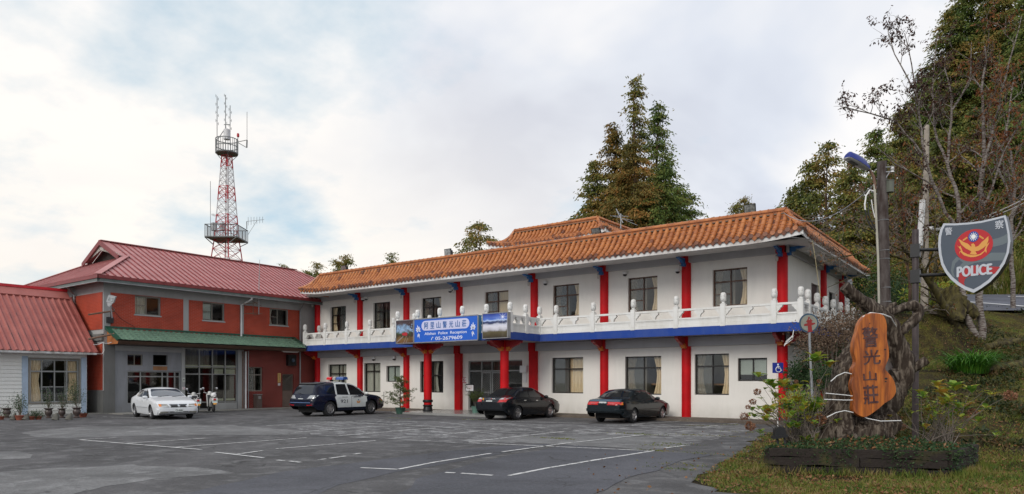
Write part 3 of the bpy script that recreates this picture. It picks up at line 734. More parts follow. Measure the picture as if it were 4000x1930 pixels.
def trans(name, c, a):
    m = bpy.data.materials.new(name); m.use_nodes = True; t = m.node_tree; t.nodes.clear()
    o = nd(t, 'ShaderNodeOutputMaterial'); tr = nd(t, 'ShaderNodeBsdfTransparent'); g = nd(t, 'ShaderNodeBsdfDiffuse'); g.inputs[0].default_value = (*c, 1)
    x = nd(t, 'ShaderNodeMixShader'); x.inputs[0].default_value = a; t.links.new(tr.outputs[0], x.inputs[1]); t.links.new(g.outputs[0], x.inputs[2]); t.links.new(x.outputs[0], o.inputs[0]); return m
M['screen_t'] = trans('insect_screen', (.30, .29, .28), .38)
bf = 'brown_frame'
window(lodge, P, UP[0], curtains='L', screens=(1,), low_rows=[(0, .33)]); window(lodge, P, UP[1], curtains='l', screens=(0,), low_rows=[(0, .33)])
window(lodge, P, UP[2], curtains='LR', screens=(0,), low_rows=[(0, .33)]); window(lodge, P, UP[3], curtains='LH', screens=(0,), fm=bf, low_rows=[(0, .33)])
for u in UP[4:]: window(lodge, P, u, curtains='LR', screens=(0,), fm=bf, low_rows=[(0, .33)])
window(lodge, P, LO[0], curtains='F', cm='curtain_w', screens=(), cols=(.5,)); window(lodge, P, LO[1], curtains='F', cm='curtain_w', rows=(.72,))
b = window(lodge, P, LO[2], curtains='', rows=(), cols=(.5,)); mb = MB(); pbox(mb, P, LO[2][0]+.03, LO[2][1]-.03, LO[2][2]+.05, LO[2][3]-.03, .2, .22); mb.build('blind', M['blind'], b)
window(lodge, P, LO[3], curtains='LM', cm='curtain_w', rows=(.55,)); window(lodge, P, LO[5], curtains='H', screens=(0,), rows=(.68,), cols=(.52,))
window(lodge, P, LO[6], curtains='LR', screens=(0,), rows=(.70,)); window(lodge, P, LO[7], curtains='LR', screens=(0,), rows=(.70,))
b = window(lodge, P, LO[8], curtains='', rows=(), cols=(.5,), fw=.06); mb = MB(); pbox(mb, P, LO[8][0]+.03, LO[8][1]-.03, LO[8][2]+.28, LO[8][3]-.03, .2, .22)
for k in range(14):
    z = LO[8][2]+.3+k*.055; pbox(mb, P, LO[8][0]+.05, LO[8][1]-.05, z, z+.004, .19, .2)
mb.build('blind', M['blind'], b)
for o_ in sx_:
    if o_[2] > .5 and o_[2] != 4.05: window(lodge, PS, o_, curtains='')
    else:
        mb = MB(); pbox(mb, PS, o_[0]+.02, o_[1]-.02, o_[2], o_[3]-.02, .12, .16); mb.build('door', pm('dark_door', (.05, .02, .018), .5), lodge)
# shelves and bedding seen through two ground-floor windows
BW = LO[7]; mb = MB(); pbox(mb, P, BW[0]+.25, BW[1]-.1, BW[2]+.42, BW[2]+.50, .75, 1.3, 0); pbox(mb, P, LO[6][0]+.7, LO[6][1]-.1, LO[6][2]+.45, LO[6][2]+.54, .7, 1.2, 0)
mb.build('shelf', pm('shelf_wood', (.30, .15, .07), .6), lodge)
# entrance: aluminium glazed screen with double doors
E_ = LO[4]; ent = MB(); e0, e1, ez = E_[0], E_[1], E_[3]; W = e1-e0; dh = 2.25
xs = [e0, e0+W*.235, e0+W*.43, e0+W*.62, e1-.05]
for x in xs: pbox(ent, P, x, x+.06, .11, ez, .08, .16)
pbox(ent, P, e0+.06, e1-.05, ez-.06, ez, .085, .155); pbox(ent, P, e0+.06, e1-.05, dh, dh+.07, .085, .155); pbox(ent, P, e0+.06, xs[1], .12, .25, .085, .155); pbox(ent, P, xs[3]+.06, e1-.05, .12, .25, .085, .155)
en = ent.build('entrance', M['alu'], lodge)
mb = MB(); pbox(mb, P, e0+.03, e1-.03, .15, ez-.03, .115, .121); mb.build('pane', M['glass'], en)
for k in (1, 2):
    x0, x1 = xs[k]+.07, xs[k+1]-.01; mb = MB()
    for q in ((x0, x0+.06, .13, dh-.02), (x1-.06, x1, .13, dh-.02)): pbox(mb, P, q[0], q[1], q[2], q[3], .03, .075)
    pbox(mb, P, x0+.06, x1-.06, .13, .3, .035, .07); pbox(mb, P, x0+.06, x1-.06, dh-.09, dh-.02, .035, .07); pbox(mb, P, x0+.06, x1-.06, 1.08, 1.13, .035, .07)
    dr = mb.build('door', M['alu'], en); mb = MB(); q = x0-2.2
    while q < x1:
        for sg in (1, -1):
            pts = [(q, .3), (q+2, 2.2)] if sg == 1 else [(q+2, .3), (q, 2.2)]
            (ua, za), (ub_, zb_) = pts
            lo_, hi_ = max(0, min((x0+.06-ua)/(ub_-ua), (x1-.06-ua)/(ub_-ua))), min(1, max((x0+.06-ua)/(ub_-ua), (x1-.06-ua)/(ub_-ua)))
            if hi_ > lo_: mb.bar(P(ua+(ub_-ua)*lo_, za+(zb_-za)*lo_, .045), P(ua+(ub_-ua)*hi_, za+(zb_-za)*hi_, .045), .012)
        q += .13
    mb.build('security_mesh', M['alu'], dr)
    mb = MB(); hx = x1-.12 if k == 1 else x0+.12; mb.tube([P(hx, .95, .02), P(hx, .95, -.03), P(hx, 1.25, -.03), P(hx, 1.25, .02)], .015); mb.build('handle', M['chrome'], dr)
# ------------------------------------------------------------ red brick building on the left
def brickmat(name, c1, c2, mo):
    m, t, b, o = newmat(name); tc = nd(t, 'ShaderNodeTexCoord'); s = nd(t, 'ShaderNodeSeparateXYZ'); t.links.new(tc.outputs['Object'], s.inputs[0])
    cb = nd(t, 'ShaderNodeCombineXYZ'); t.links.new(mth(t, 'ADD', s.outputs[0], s.outputs[1]), cb.inputs[0]); t.links.new(s.outputs[2], cb.inputs[1])
    br = nd(t, 'ShaderNodeTexBrick'); t.links.new(cb.outputs[0], br.inputs['Vector']); br.inputs['Color1'].default_value = (*c1, 1); br.inputs['Color2'].default_value = (*c2, 1)
    br.inputs['Mortar'].default_value = (*mo, 1); br.inputs['Scale'].default_value = 1.; br.inputs['Brick Width'].default_value = .24; br.inputs['Row Height'].default_value = .075
    br.inputs['Mortar Size'].default_value = .011; br.inputs['Mortar Smooth'].default_value = .3; br.inputs['Bias'].default_value = -.2
    v = ramp(t, [(.3, .78), (.7, 1.2)]); t.links.new(noise(t, tc.outputs['Object'], .9, 6), v.inputs[0])
    t.links.new(mixc(t, 1., br.outputs[0], v.outputs[0], 'MULTIPLY'), b.inputs['Base Color']); b.inputs['Roughness'].default_value = .55
    b.inputs['Specular IOR Level'].default_value = .3; bump(t, b, br.outputs['Fac'], -.3, .01); return m
M['brick'] = brickmat('red_tile_brick', (.40, .046, .018), (.33, .036, .015), (.40, .11, .075))
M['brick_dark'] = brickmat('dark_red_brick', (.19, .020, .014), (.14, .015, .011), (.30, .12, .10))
M['cement'] = wallmat('grey_render', (.40, .405, .40), .3, (.15, .15, .13))
M['cement_l'] = wallmat('shaded_rough_render', (.265, .275, .295), .5, (.10, .095, .08))  # rough lower-storey render, its grey darkened to carry the canopy's shade
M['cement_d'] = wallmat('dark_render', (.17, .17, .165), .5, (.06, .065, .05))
M['metal_red'] = pm('red_metal_roof', (.50, .225, .215), .5, .12, 1.4, c2=(.40, .155, .15), spec=.45, stretch=(1, .25, 1))
M['metal_rib'] = pm('red_roof_rib', (.22, .040, .042), .45, .2, 2)
M['metal_flash'] = pm('red_flashing', (.20, .028, .028), .45, .15)
BX, BY0, BY1 = -39.3, 17.0, 30.6
bb = thing('brick_building', 'two storey red brick building with pinkish ribbed metal roof and green tiled canopy', 'building', (BX, 17, 0))
PB = FXp(BX)
def ox(l, r, tpx, tpy, bpx, bpy): return [onX(l, 1400, BX).y, onX(r, 1400, BX).y, onX(bpx, bpy, BX).z, onX(tpx, tpy, BX).z]
UW = [ox(526, 626, 526, 1153, 526, 1227), ox(791, 875.4, 791, 1178.7, 791, 1250), ox(1052.4, 1124, 1052.4, 1203.8, 1052.4, 1268)]
LW = [ox(498, 557.7, 498, 1383.5, 498, 1427.6), ox(598, 654, 598, 1386, 598, 1446), ox(497, 706, 497, 1449, 497, 1579), ox(721.8, 927.7, 721.8, 1358, 721.8, 1598), ox(967.4, 1026, 967.4, 1433, 967.4, 1529), ox(1103, 1147, 1103, 1461, 1103, 1588)]
LW[5][2] = .05; LW[3][2] = .06
mb = MB()
wall(mb, PB, BY0, BY1, 0, 7.1, [], .15) if False else None
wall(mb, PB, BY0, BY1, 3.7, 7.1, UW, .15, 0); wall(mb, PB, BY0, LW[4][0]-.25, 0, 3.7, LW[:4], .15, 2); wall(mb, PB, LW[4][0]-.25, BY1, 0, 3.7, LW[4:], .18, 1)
mb.quad((BX, BY0, 0), (BX-11, BY0, 0), (BX-11, BY0, 7.1), (BX, BY0, 7.1), 0); mb.quad((BX-11, BY0, 0), (BX-11, 34.5, 0), (BX-11, 34.5, 7.1), (BX-11, BY0, 7.1), 0)
mb.quad((BX, BY1, 0), (BX-3, BY1, 0), (BX-3, BY1, 7.1), (BX, BY1, 7.1), 0)
mb.quad((BX-11, 34.5, 0), (BX, 34.5, 0), (BX, 34.5, 7.1), (BX-11, 34.5, 7.1), 0); mb.quad((BX-1.3, BY1, 0), (BX-1.3, 34.5, 0), (BX-1.3, 34.5, 7.1), (BX-1.3, BY1, 7.1), 1)
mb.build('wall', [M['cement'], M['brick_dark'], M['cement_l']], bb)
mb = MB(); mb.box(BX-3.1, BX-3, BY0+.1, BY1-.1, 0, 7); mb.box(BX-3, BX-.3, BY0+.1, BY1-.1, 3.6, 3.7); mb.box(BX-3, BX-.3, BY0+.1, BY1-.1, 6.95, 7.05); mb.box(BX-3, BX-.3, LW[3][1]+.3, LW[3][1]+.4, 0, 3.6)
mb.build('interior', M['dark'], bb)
# brick facing panels on the upper storey (proud of the render frame)
mb = MB(); bt = 6.40; bbt = 4.45
pan = [(431.4, 715, UW[0]), (737, 936, UW[1]), (952, 1172, UW[2])]
for l, r, wv in pan:
    a0, a1 = onX(l, 1200, BX).y, onX(r, 1200, BX).y
    for (u0, u1, v0, v1) in ((a0, wv[0], bbt, bt), (wv[1], a1, bbt, bt), (wv[0], wv[1], bbt, wv[2]), (wv[0], wv[1], wv[3], bt)):
        if v1-v0 > .01: pbox(mb, PB, u0, u1, v0, v1, -.03, -.002)
for (u0, u1, v0, v1) in ((-39.42, -45.5, 4.45, 6.4), (-39.42, -46, 1.25, 3.7)):
    mb.box(u1, u0, BY0-.03, BY0-.002, v0, v1)
mb.build('brick_panel', M['brick'], bb)
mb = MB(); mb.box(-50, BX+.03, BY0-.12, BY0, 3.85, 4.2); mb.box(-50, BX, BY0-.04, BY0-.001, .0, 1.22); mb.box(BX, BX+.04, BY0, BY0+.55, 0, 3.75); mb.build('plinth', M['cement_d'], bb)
for wv in UW:
    wi = window(bb, PB, wv, dep=.12, cols=(.47,), rows=(), fm='grey_frame', fw=.055, curtains='h' if wv is UW[0] else ('l' if wv is UW[2] else ''), cm='curtain_w', low_rows=[(0, .5)])
    mb = MB(); pbox(mb, PB, wv[0]-.05, wv[1]+.05, wv[2]-.07, wv[2], -.06, .1); mb.build('sill', M['cement'], wi)
mb = MB(); pbox(mb, PB, UW[1][0]+.1, UW[1][0]+.62, UW[1][2]+.08, UW[1][3]-.08, .2, .22); mb.build('blind', M['blind'], bb)
window(bb, PB, LW[0], dep=.12, cols=(.5,), rows=(), fm='grey_frame', fw=.04, curtains='')
mb = MB(); v = LW[1]; pbox(mb, PB, v[0], v[1], v[2], v[2]+.22, .02, .1, 0); pbox(mb, PB, v[0], v[1], v[2]+.22, v[2]+.28, .0, .12, 1); mb.build('vent_board', [pm('plywood', (.30, .14, .06), .7), M['alu']], bb)
# shopfront glazing
def glazing(o_, xs, zs, fm='alu', fw=.06, door=None):
    mb = MB(); a0, a1, z0, z1 = o_; X_ = [a0]+xs+[a1-fw]; Z_ = [z0]+zs+[z1-fw]
    for x in X_: pbox(mb, PB, x, x+fw, z0, z1, .06, .13)
    for z in Z_:
        for i in range(len(X_)-1): pbox(mb, PB, X_[i]+fw, X_[i+1], z, z+fw, .065, .125)
    g = mb.build('shopfront', M[fm], bb); mb = MB(); pbox(mb, PB, a0+.03, a1-.03, z0+.03, z1-.03, .09, .096); mb.build('pane', M['glass'], g); return g
def yb_(px): return onX(px, 1450, BX).y
v = LW[2]; g = glazing(v, [yb_(549), yb_(634), yb_(655), yb_(683)], [onX(549, 1473, BX).z])
v = LW[3]; z_ = lambda py: onX(721.8, py, BX).z
g = glazing(v, [yb_(779.7), yb_(831), yb_(881)], [z_(1572)-.05, z_(1463), z_(1433)])
mb = MB()
for a, b in ((721.8, 779), (780, 830), (831, 880), (881, 927)): pbox(mb, PB, yb_(a)+.07, yb_(b)-.01, z_(1437), z_(1424), .16, .2)
pbox(mb, PB, yb_(885), yb_(926), z_(1462), z_(1440), .2, .22); pbox(mb, PB, yb_(845), yb_(878), z_(1462), z_(1440), .2, .22)
for a, b in ((837, 878), (887, 924)): pbox(mb, PB, yb_(a), yb_(b), z_(1572)+.05, z_(1560), .16, .2)
mb.build('blind', pm('yellowed_blind', (.50, .50, .36), .8), g)
mb = MB(); pbox(mb, PB, yb_(833), yb_(926), v[2], z_(1575)-.03, .0, .1); mb.build('sill_panel', M['cement'], g)
mb = MB(); n = 40
for (a, b, zt, zb) in ((884, 926, z_(1468), z_(1560)), (724, 829, z_(1362), z_(1424)), (836, 860, z_(1362), z_(1424))):
    u0, u1 = yb_(a), yb_(b); V = []
    for k in range(n+1):
        for j in range(2): V.append(PB(u0+(u1-u0)*k/n, zb if j == 0 else zt, .3+.03*sin(k*1.3)))
    mb.add(V, [(k*2, k*2+1, k*2+3, k*2+2) for k in range(n)], 0, True)
mb.build('curtain', pm('grey_curtain', (.22, .20, .17), .9, stretch=(6, 6, .5), sc=4), g)
window(bb, PB, LW[4], dep=.15, cols=(.5,), rows=(.68,), fm='grey_frame', fw=.06, curtains='', screens=(0,))
v = LW[5]; mb = MB(); pbox(mb, PB, v[0], v[1], v[2], 1.12, .1, .14); pbox(mb, PB, v[0], v[0]+.06, 1.12, v[3], .08, .15); pbox(mb, PB, v[1]-.06, v[1], 1.12, v[3], .08, .15); pbox(mb, PB, v[0]+.06, v[1]-.06, v[3]-.06, v[3], .08, .15)
dr = mb.build('door', pm('brown_door', (.16, .12, .10), .5), bb); mb = MB(); q = v[0]-1.4
while q < v[1]:
    lo_ = max(0, (v[0]+.06-q)/1.4); hi_ = min(1, (v[1]-.06-q)/1.4)
    if hi_ > lo_: mb.bar(PB(q+1.4*lo_, 1.14+1.2*(1-lo_) if False else 1.14+(v[3]-1.2)*0+(1.3)*lo_, .1), PB(q+1.4*hi_, 1.14+1.3*hi_, .1), .02)
    q += .11
mb.v = [(x, y, min(z, v[3]-.06)) for x, y, z in mb.v]; mb.build('door_grille', M['grey_frame'], dr)
mb = MB(); pbox(mb, PB, v[0]+.04, v[1]-.04, 1.12, v[3]-.04, .13, .135); mb.build('door_mesh', M['dark'], dr)
# pilasters
for a, b in ((404, 431), (715, 737), (936, 952), (1172, 1184)):
    mb = MB(); pbox(mb, PB, onX(a, 1200, BX).y, onX(b, 1200, BX).y, 3.7, 7.08, -.012, .0); mb.build('pilaster', M['cement'], bb)
for a, b in ((708, 720), (929, 950)):
    mb = MB(); pbox(mb, PB, yb_(a), yb_(b), 0, 3.7, -.05, 0); mb.build('pilaster', M['cement'], bb)
mb = MB(); pbox(mb, PB, BY0+.5, yb_(708), 3.35, 3.62, -.03, 0); mb.build('lintel', M['cement'], bb)
# roof: gablet over hip at the near end, hip at the far end
EV, RZr, RXr = 7.13, 9.88, -44.0; xe = -38.38; ye0, ye1 = 16.33, 35.2; xw = -50.6; yr0 = 19.82; yr1 = 32.4
roof = MB()
zf = lambda x: EV+(RZr-EV)*(xe-x)/(xe-RXr)        # front slope
yh = 19.3                                        # gablet foot
xh = xe-(yh-ye0)*1.15; zh = zf(xh)
xhb = 2*RXr-xh
F = [(xe, ye0, EV), (xe, ye1, EV), (RXr, yr1, RZr), (RXr, yh, RZr), (xh, yh, zh)]
roof.add(F, [(0, 1, 2, 3, 4)], 0)
roof.add([(xw, ye0, EV), (xhb, yh, zh), (RXr, yh, RZr), (RXr, yr1, RZr), (xw, ye1, EV)], [(0, 1, 2, 3, 4)], 0)
roof.add([(xe, ye0, EV), (xh, yh, zh), (xhb, yh, zh), (xw, ye0, EV)], [(0, 1, 2, 3)], 0)
roof.add([(xe, ye1, EV), (xw, ye1, EV), (RXr, yr1, RZr)], [(0, 1, 2)], 0)
roof.v = [(x, y, z+.03) for x, y, z in roof.v]
# ribs
y = ye0+.1
nrm = Vector((RZr-EV, 0, xe-RXr)).normalized()
while y < ye1-.2:
    if y < yh: x1 = xe-(y-ye0)*1.15
    elif y < yr1: x1 = RXr
    else: x1 = xe-(xe-RXr)*(ye1-y)/(ye1-yr1)
    a = Vector((xe+.01, y, EV)); b = Vector((x1, y, zf(x1))); roof.obox((a+b)/2+nrm*.045, (b-a)/2, Vector((0, .032, 0)), nrm*.026, 1)
    y += .375
x = xw+.3
while x < xe:
    t = min((xe-x)/(xe-xh), (x-xw)/(xhb-xw), 1)
    if t > .05:
        a = Vector((x, ye0, EV)); b = Vector((x, ye0+(yh-ye0)*t, EV+(zh-EV)*t)); n2 = Vector((0, -(zh-EV), yh-ye0)).normalized(); roof.obox((a+b)/2+n2*.045, (b-a)/2, Vector((.028, 0, 0)), n2*.02, 0)
    x += .3
# verge, hip and ridge flashings, eaves boards
g0, g1, gb = Vector((RXr, yh-.5, RZr+.06)), Vector((xh+.12, yh-.5, zh+.02)), Vector((xhb-.12, yh-.5, zh+.02))
roof.add([(RXr, yh, RZr+.05), tuple(g0), tuple(g1), (xh, yh, zh+.05)], [(0, 1, 2, 3)], 0); roof.add([(RXr, yh, RZr+.05), tuple(g0), tuple(gb), (xhb, yh, zh+.05)], [(0, 1, 2, 3)], 0)
for e in (g1, gb):
    roof.obox((g0+e)/2-Vector((0, 0, .12)), (e-g0)/2, Vector((0, .03, 0)), Vector((0, 0, .14)), 2)
def flash(a, b, wd=.14, m=0):
    a, b = Vector(a), Vector(b); d = (b-a).normalized(); s_ = d.cross(Vector((0, 0, 1))).normalized(); roof.obox((a+b)/2+Vector((0, 0, .075)), (b-a)/2, s_*wd, Vector((0, 0, .02)), m)
flash((xe, ye0, EV), (xh, yh, zh), .17); flash((xe, ye1, EV), (RXr, yr1, RZr)); flash((RXr, yh-.5, RZr), (RXr, yr1, RZr), .16); flash((xw, ye0, EV), (xhb, yh, zh))
roof.build('roof', [M['metal_red'], M['metal_rib'], M['metal_flash']], bb)
mb = MB(); mb.box(xe-.02, xe+.03, ye0-.04, ye1, EV-.15, EV+.03); mb.box(xw, xe+.03, ye0-.05, ye0-.0, EV-.15, EV+.03)
mb.build('eaves_trim', M['metal_flash'], bb)
mb = MB(); mb.box(xe-.14, xe-.02, ye0+.1, ye1, EV-.30, EV-.02); mb.box(xe-.16, xe-.01, ye0+.1, ye1, EV-.33, EV-.30, 1); mb.box(xw, xe-.14, ye0, ye0+.12, EV-.30, EV-.02); mb.box(xw, xe-.14, ye0-.01, ye0+.13, EV-.33, EV-.30, 1)
mb.build('gutter', [pm('green_grey_metal', (.12, .15, .14), .5), M['steel']], bb)
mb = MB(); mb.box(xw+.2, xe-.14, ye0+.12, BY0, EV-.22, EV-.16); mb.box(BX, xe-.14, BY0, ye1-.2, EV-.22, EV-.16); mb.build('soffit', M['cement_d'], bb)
mb = MB(); zc = zh+.1
mb.add([(xh-.1, yh+.02, zh-.1), (xhb, yh+.02, zh-.1), (RXr, yh+.02, RZr-.1)], [(0, 1, 2)], 0)
mb.add([(xh+.1, yh-.42, zh+.1), (xh-.45, yh-.42, zh+.1), (RXr, yh-.42, RZr-.5), (RXr, yh-.42, RZr-.1)], [(0, 1, 2, 3)], 1)
mb.add([(xhb-.1, yh-.42, zh+.1), (xhb+.45, yh-.42, zh+.1), (RXr, yh-.42, RZr-.5), (RXr, yh-.42, RZr-.1)], [(0, 1, 2, 3)], 1)
mb.box(xh-2.6, xh-.6, yh-.02, yh, zh, zh+.7, 2) if False else None
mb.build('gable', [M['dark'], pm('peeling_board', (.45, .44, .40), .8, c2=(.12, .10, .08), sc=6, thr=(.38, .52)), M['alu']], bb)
# downpipes
def pipe(path, r=.045, mat='white_pl', parent=bb, name='downpipe'):
    mb = MB(); mb.tube(path, r, 10); return mb.build(name, M[mat], parent)
yd = onX(942, 1250, BX+.08).y; pipe([(xe-.1, yd+.25, EV-.32), (xe-.1, yd+.25, EV-.42), (BX+.1, yd, EV-.75), (BX+.1, yd, 4.45)], .055); pipe([(BX+.1, yd+.3, 3.55), (BX+.1, yd+.3, .05)], .06)
pipe([(BX+.1, yd+.1, 3.55), (BX+.1, yd+.1, .05)], .035, 'rust'); pipe([(BX+.08, yd+.5, 3.6), (BX+.08, yd+.5, .05)], .03, 'steel')
yd = onX(1180, 1250, BX+.3).y; pipe([(xe-.1, yd-.2, EV-.3), (BX+.1, yd, EV-.7), (BX+.1, yd, .1)], .05, 'steel')
pipe([(-42.2, ye0+.05, EV-.32), (-42.6, BY0-.1, EV-.65), (-42.75, BY0-.1, 3.9)], .05, 'steel')
# green scalloped canopy
CT, CB = 4.50, 3.84; cx0, cx1 = BX-.02, -38.0; cy0, cy1 = BY0+.15, 28.8
M['green'] = pm('green_roof_tile', (.135, .235, .160), .55, c2=(.095, .170, .118), sc=2., thr=(.3, .65), bp=.2, bsc=20)
M['green_d'] = pm('green_flashing', (.015, .075, .045), .45)
mb = MB(); NU = int((cy1-cy0)/.055); NV = 30; V = []
for i in range(NU+1):
    y_ = cy0+(cy1-cy0)*i/NU
    for j in range(NV+1):
        s_ = j/NV; row = s_*5.; ph = (y_/.30)*2*pi; fr = (row+.12*cos(ph)) % 1.
        z_ = CT+(CB-CT)*s_+.035*(.5+.5*cos(ph))+.045*fr
        V.append((cx0+(cx1-cx0)*s_, y_+.03*sin(row*6.28), z_))
mb.add(V, [(i*(NV+1)+j, i*(NV+1)+j+1, (i+1)*(NV+1)+j+1, (i+1)*(NV+1)+j) for i in range(NU) for j in range(NV)], 0, False)
cn = mb.build('canopy', M['green'], bb)
mb = MB(); mb.box(BX, BX+.06, cy0-.1, cy1+.1, CT+.02, CT+.12); mb.add([(BX, cy0-.06, CT+.06), (cx1+.05, cy0-.06, CB+.02), (cx1+.05, cy0+.12, CB+.06), (BX, cy0+.12, CT+.10)], [(0, 1, 2, 3)])
mb.prism([(cx1+.04, CB-.06), (cx1+.04, CB+.04), (BX, CT+.1), (BX, CT-.06)], lambda a, z, d: (a, cy0+d, z), -.09, -.06)
mb.add([(BX, cy1-.2, CT+.13), (cx1+.05, cy1-.05, CB+.12), (cx1+.05, cy1+.12, CB+.10), (BX, cy1+.12, CT+.10)], [(0, 1, 2, 3)]); mb.build('canopy_flashing', M['green_d'], cn)
mb = MB(); mb.add([(cx1+.02, cy0, CB-.02), (cx1+.02, cy1, CB-.02), (cx1-.1, cy1, CB-.02-.17), (cx1-.1, cy0, CB-.19)], [(0, 1, 2, 3)]); mb.add([(cx1-.1, cy0, CB-.19), (cx1-.1, cy1, CB-.19), (BX, cy1, CB-.19), (BX, cy0, CB-.19)], [(0, 1, 2, 3)])
mb.add([(cx1+.02, cy0+.01, CB-.04), (cx1-.1, cy0+.01, CB-.19), (BX, cy0+.01, CB-.19), (BX, cy0+.01, CT)], [(0, 1, 2, 3)], 1)
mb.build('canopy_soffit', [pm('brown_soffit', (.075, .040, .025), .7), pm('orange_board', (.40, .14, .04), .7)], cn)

# ------------------------------------------------------------ small white clapboard house
hs_ = thing('clapboard_house', 'low white clapboard house with steep red ribbed metal roof and pale blue pilasters', 'building', (-39.9, 12, 0))
HX = -39.9; PH = FXp(HX); HY1 = 16.42; HY0 = 4.0
hw = [onX(117, 1400, HX).y, onX(307.5, 1400, HX).y, onX(117, 1573.6, HX).z, onX(117, 1402, HX).z]
M['clap'] = wallmat('white_clapboard', (.80, .80, .76), .15, (.35, .33, .26)); M['sky_pil'] = pm('pale_blue_paint', (.40, .50, .62), .6, .08)
mb = MB(); wall(mb, PH, HY0, HY1, 0, 3.2, [hw], .12); mb.quad((HX, HY1, 0), (HX-7.6, HY1, 0), (HX-7.6, HY1, 3.2), (HX, HY1, 3.2)); mb.add([(HX, HY1, 3.15), (HX-7.6, HY1, 3.15), (HX-3.8, HY1, 6.6)], [(0, 1, 2)])
mb.build('wall', M['clap'], hs_)
mb = MB(); z = .25
while z < 2.85:
    for a, b in ((HY0, hw[0]-.1), (hw[1]+.1, HY1)) if hw[2]-.1 < z < hw[3]+.05 else ((HY0, HY1),):
        mb.add([PH(a, z, -.035), PH(b, z, -.035), PH(b, z+.175, -.008), PH(a, z+.175, -.008), PH(a, z, 0), PH(b, z, 0)], [(0, 1, 2, 3), (0, 4, 5, 1)])
    z += .185
mb.build('clapboards', M['clap'], hs_)
for a, b in ((85, 107.5), (316, 336)):
    mb = MB(); pbox(mb, PH, onX(a, 1500, HX).y, onX(b, 1500, HX).y, 0, 2.95, -.06, 0); mb.build('corner_board', M['sky_pil'], hs_)
mb = MB(); pbox(mb, PH, HY0, HY1, 2.86, 3.1, -.02, 0); mb.build('frieze', M['clap'], hs_)
hwn = window(hs_, PH, hw, dep=.08, cols=(.24, .5, .755), rows=(.72,), fm='alu', fw=.06, curtains='LR', cm='curtain', low_rows=[(1, .36), (2, .36)])
mb = MB(); pbox(mb, PH, hw[0]-.07, hw[1]+.07, hw[2]-.07, hw[2], -.05, .02); pbox(mb, PH, hw[0]-.07, hw[1]+.07, hw[3], hw[3]+.07, -.05, .02); pbox(mb, PH, hw[0]-.07, hw[0], hw[2], hw[3], -.05, .02); pbox(mb, PH, hw[1], hw[1]+.07, hw[2], hw[3], -.05, .02); mb.build('frame', M['grey_frame'], hwn)
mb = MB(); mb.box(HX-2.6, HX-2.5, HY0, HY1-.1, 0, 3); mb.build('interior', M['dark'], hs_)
ex, ez_, rx, rz = -39.3, 3.2, -43.0, 6.62; mb = MB(); y1_ = 16.62
M['metal_red2'] = pm('faded_red_roof', (.42, .145, .122), .5, c2=(.31, .092, .080), sc=1.2, thr=(.3, .7), spec=.4); M['moss_roof'] = pm('mossy_rib', (.30, .065, .055), .6, c2=(.03, .02, .018), sc=1.8, thr=(.42, .50), stretch=(1, 1, .5))
mb.quad((ex, HY0, ez_), (ex, y1_, ez_), (rx, y1_, rz), (rx, HY0, rz), 0); mb.quad((2*rx-ex, HY0, ez_), (2*rx-ex, y1_, ez_), (rx, y1_, rz), (rx, HY0, rz), 0)
n_ = Vector((rz-ez_, 0, ex-rx)).normalized(); y = HY0; sl_ = (Vector((rx, 0, rz))-Vector((ex, 0, ez_)))
while y < y1_:
    a = Vector((ex, y, ez_)); b = a+sl_*.86; c = a+Vector((0, .10, 0))
    mb.prism([(0, 0), (.03, .065), (.10, .065), (.13, 0)], lambda u, v_, t_: tuple(a+Vector((0, u, 0))+n_*v_+sl_*t_), 0, .87, 0)
    mb.prism([(.13, 0), (.13, .012), (.158, .012), (.158, 0)], lambda u, v_, t_: tuple(a+Vector((0, u, 0))+n_*v_+sl_*t_), 0, .87, 1)
    y += .30
mb.prism([(HY0, .02), (HY0, .09), (y1_, .09), (y1_, .02)], lambda u, v_, t_: tuple(Vector((ex, u, ez_))+n_*v_+sl_*t_), .86, 1.0, 0)
rf = mb.build('roof', [M['metal_red2'], M['moss_roof']], hs_)
mb = MB(); mb.obox(Vector((rx, (HY0+y1_)/2, rz+.08)), Vector((.16, 0, 0)), Vector((0, (y1_-HY0)/2+.03, 0)), Vector((0, 0, .07)), 0); mb.build('ridge_cap', pm('bright_red_metal', (.55, .015, .025), .4), rf)
mb = MB(); mb.box(ex-.02, ex+.08, HY0, y1_+.02, ez_-.12, ez_-.02); mb.build('gutter', pm('white_gutter', (.6, .6, .6), .5, c2=(.3, .28, .25), sc=5), hs_)
mb = MB(); mb.prism([(ex, ez_-.03), (ex, ez_+.09), (rx, rz+.09), (rx, rz-.05)], lambda a, z, d: (a, y1_+d, z), -.02, .03); mb.build('verge', M['metal_red2'], hs_)

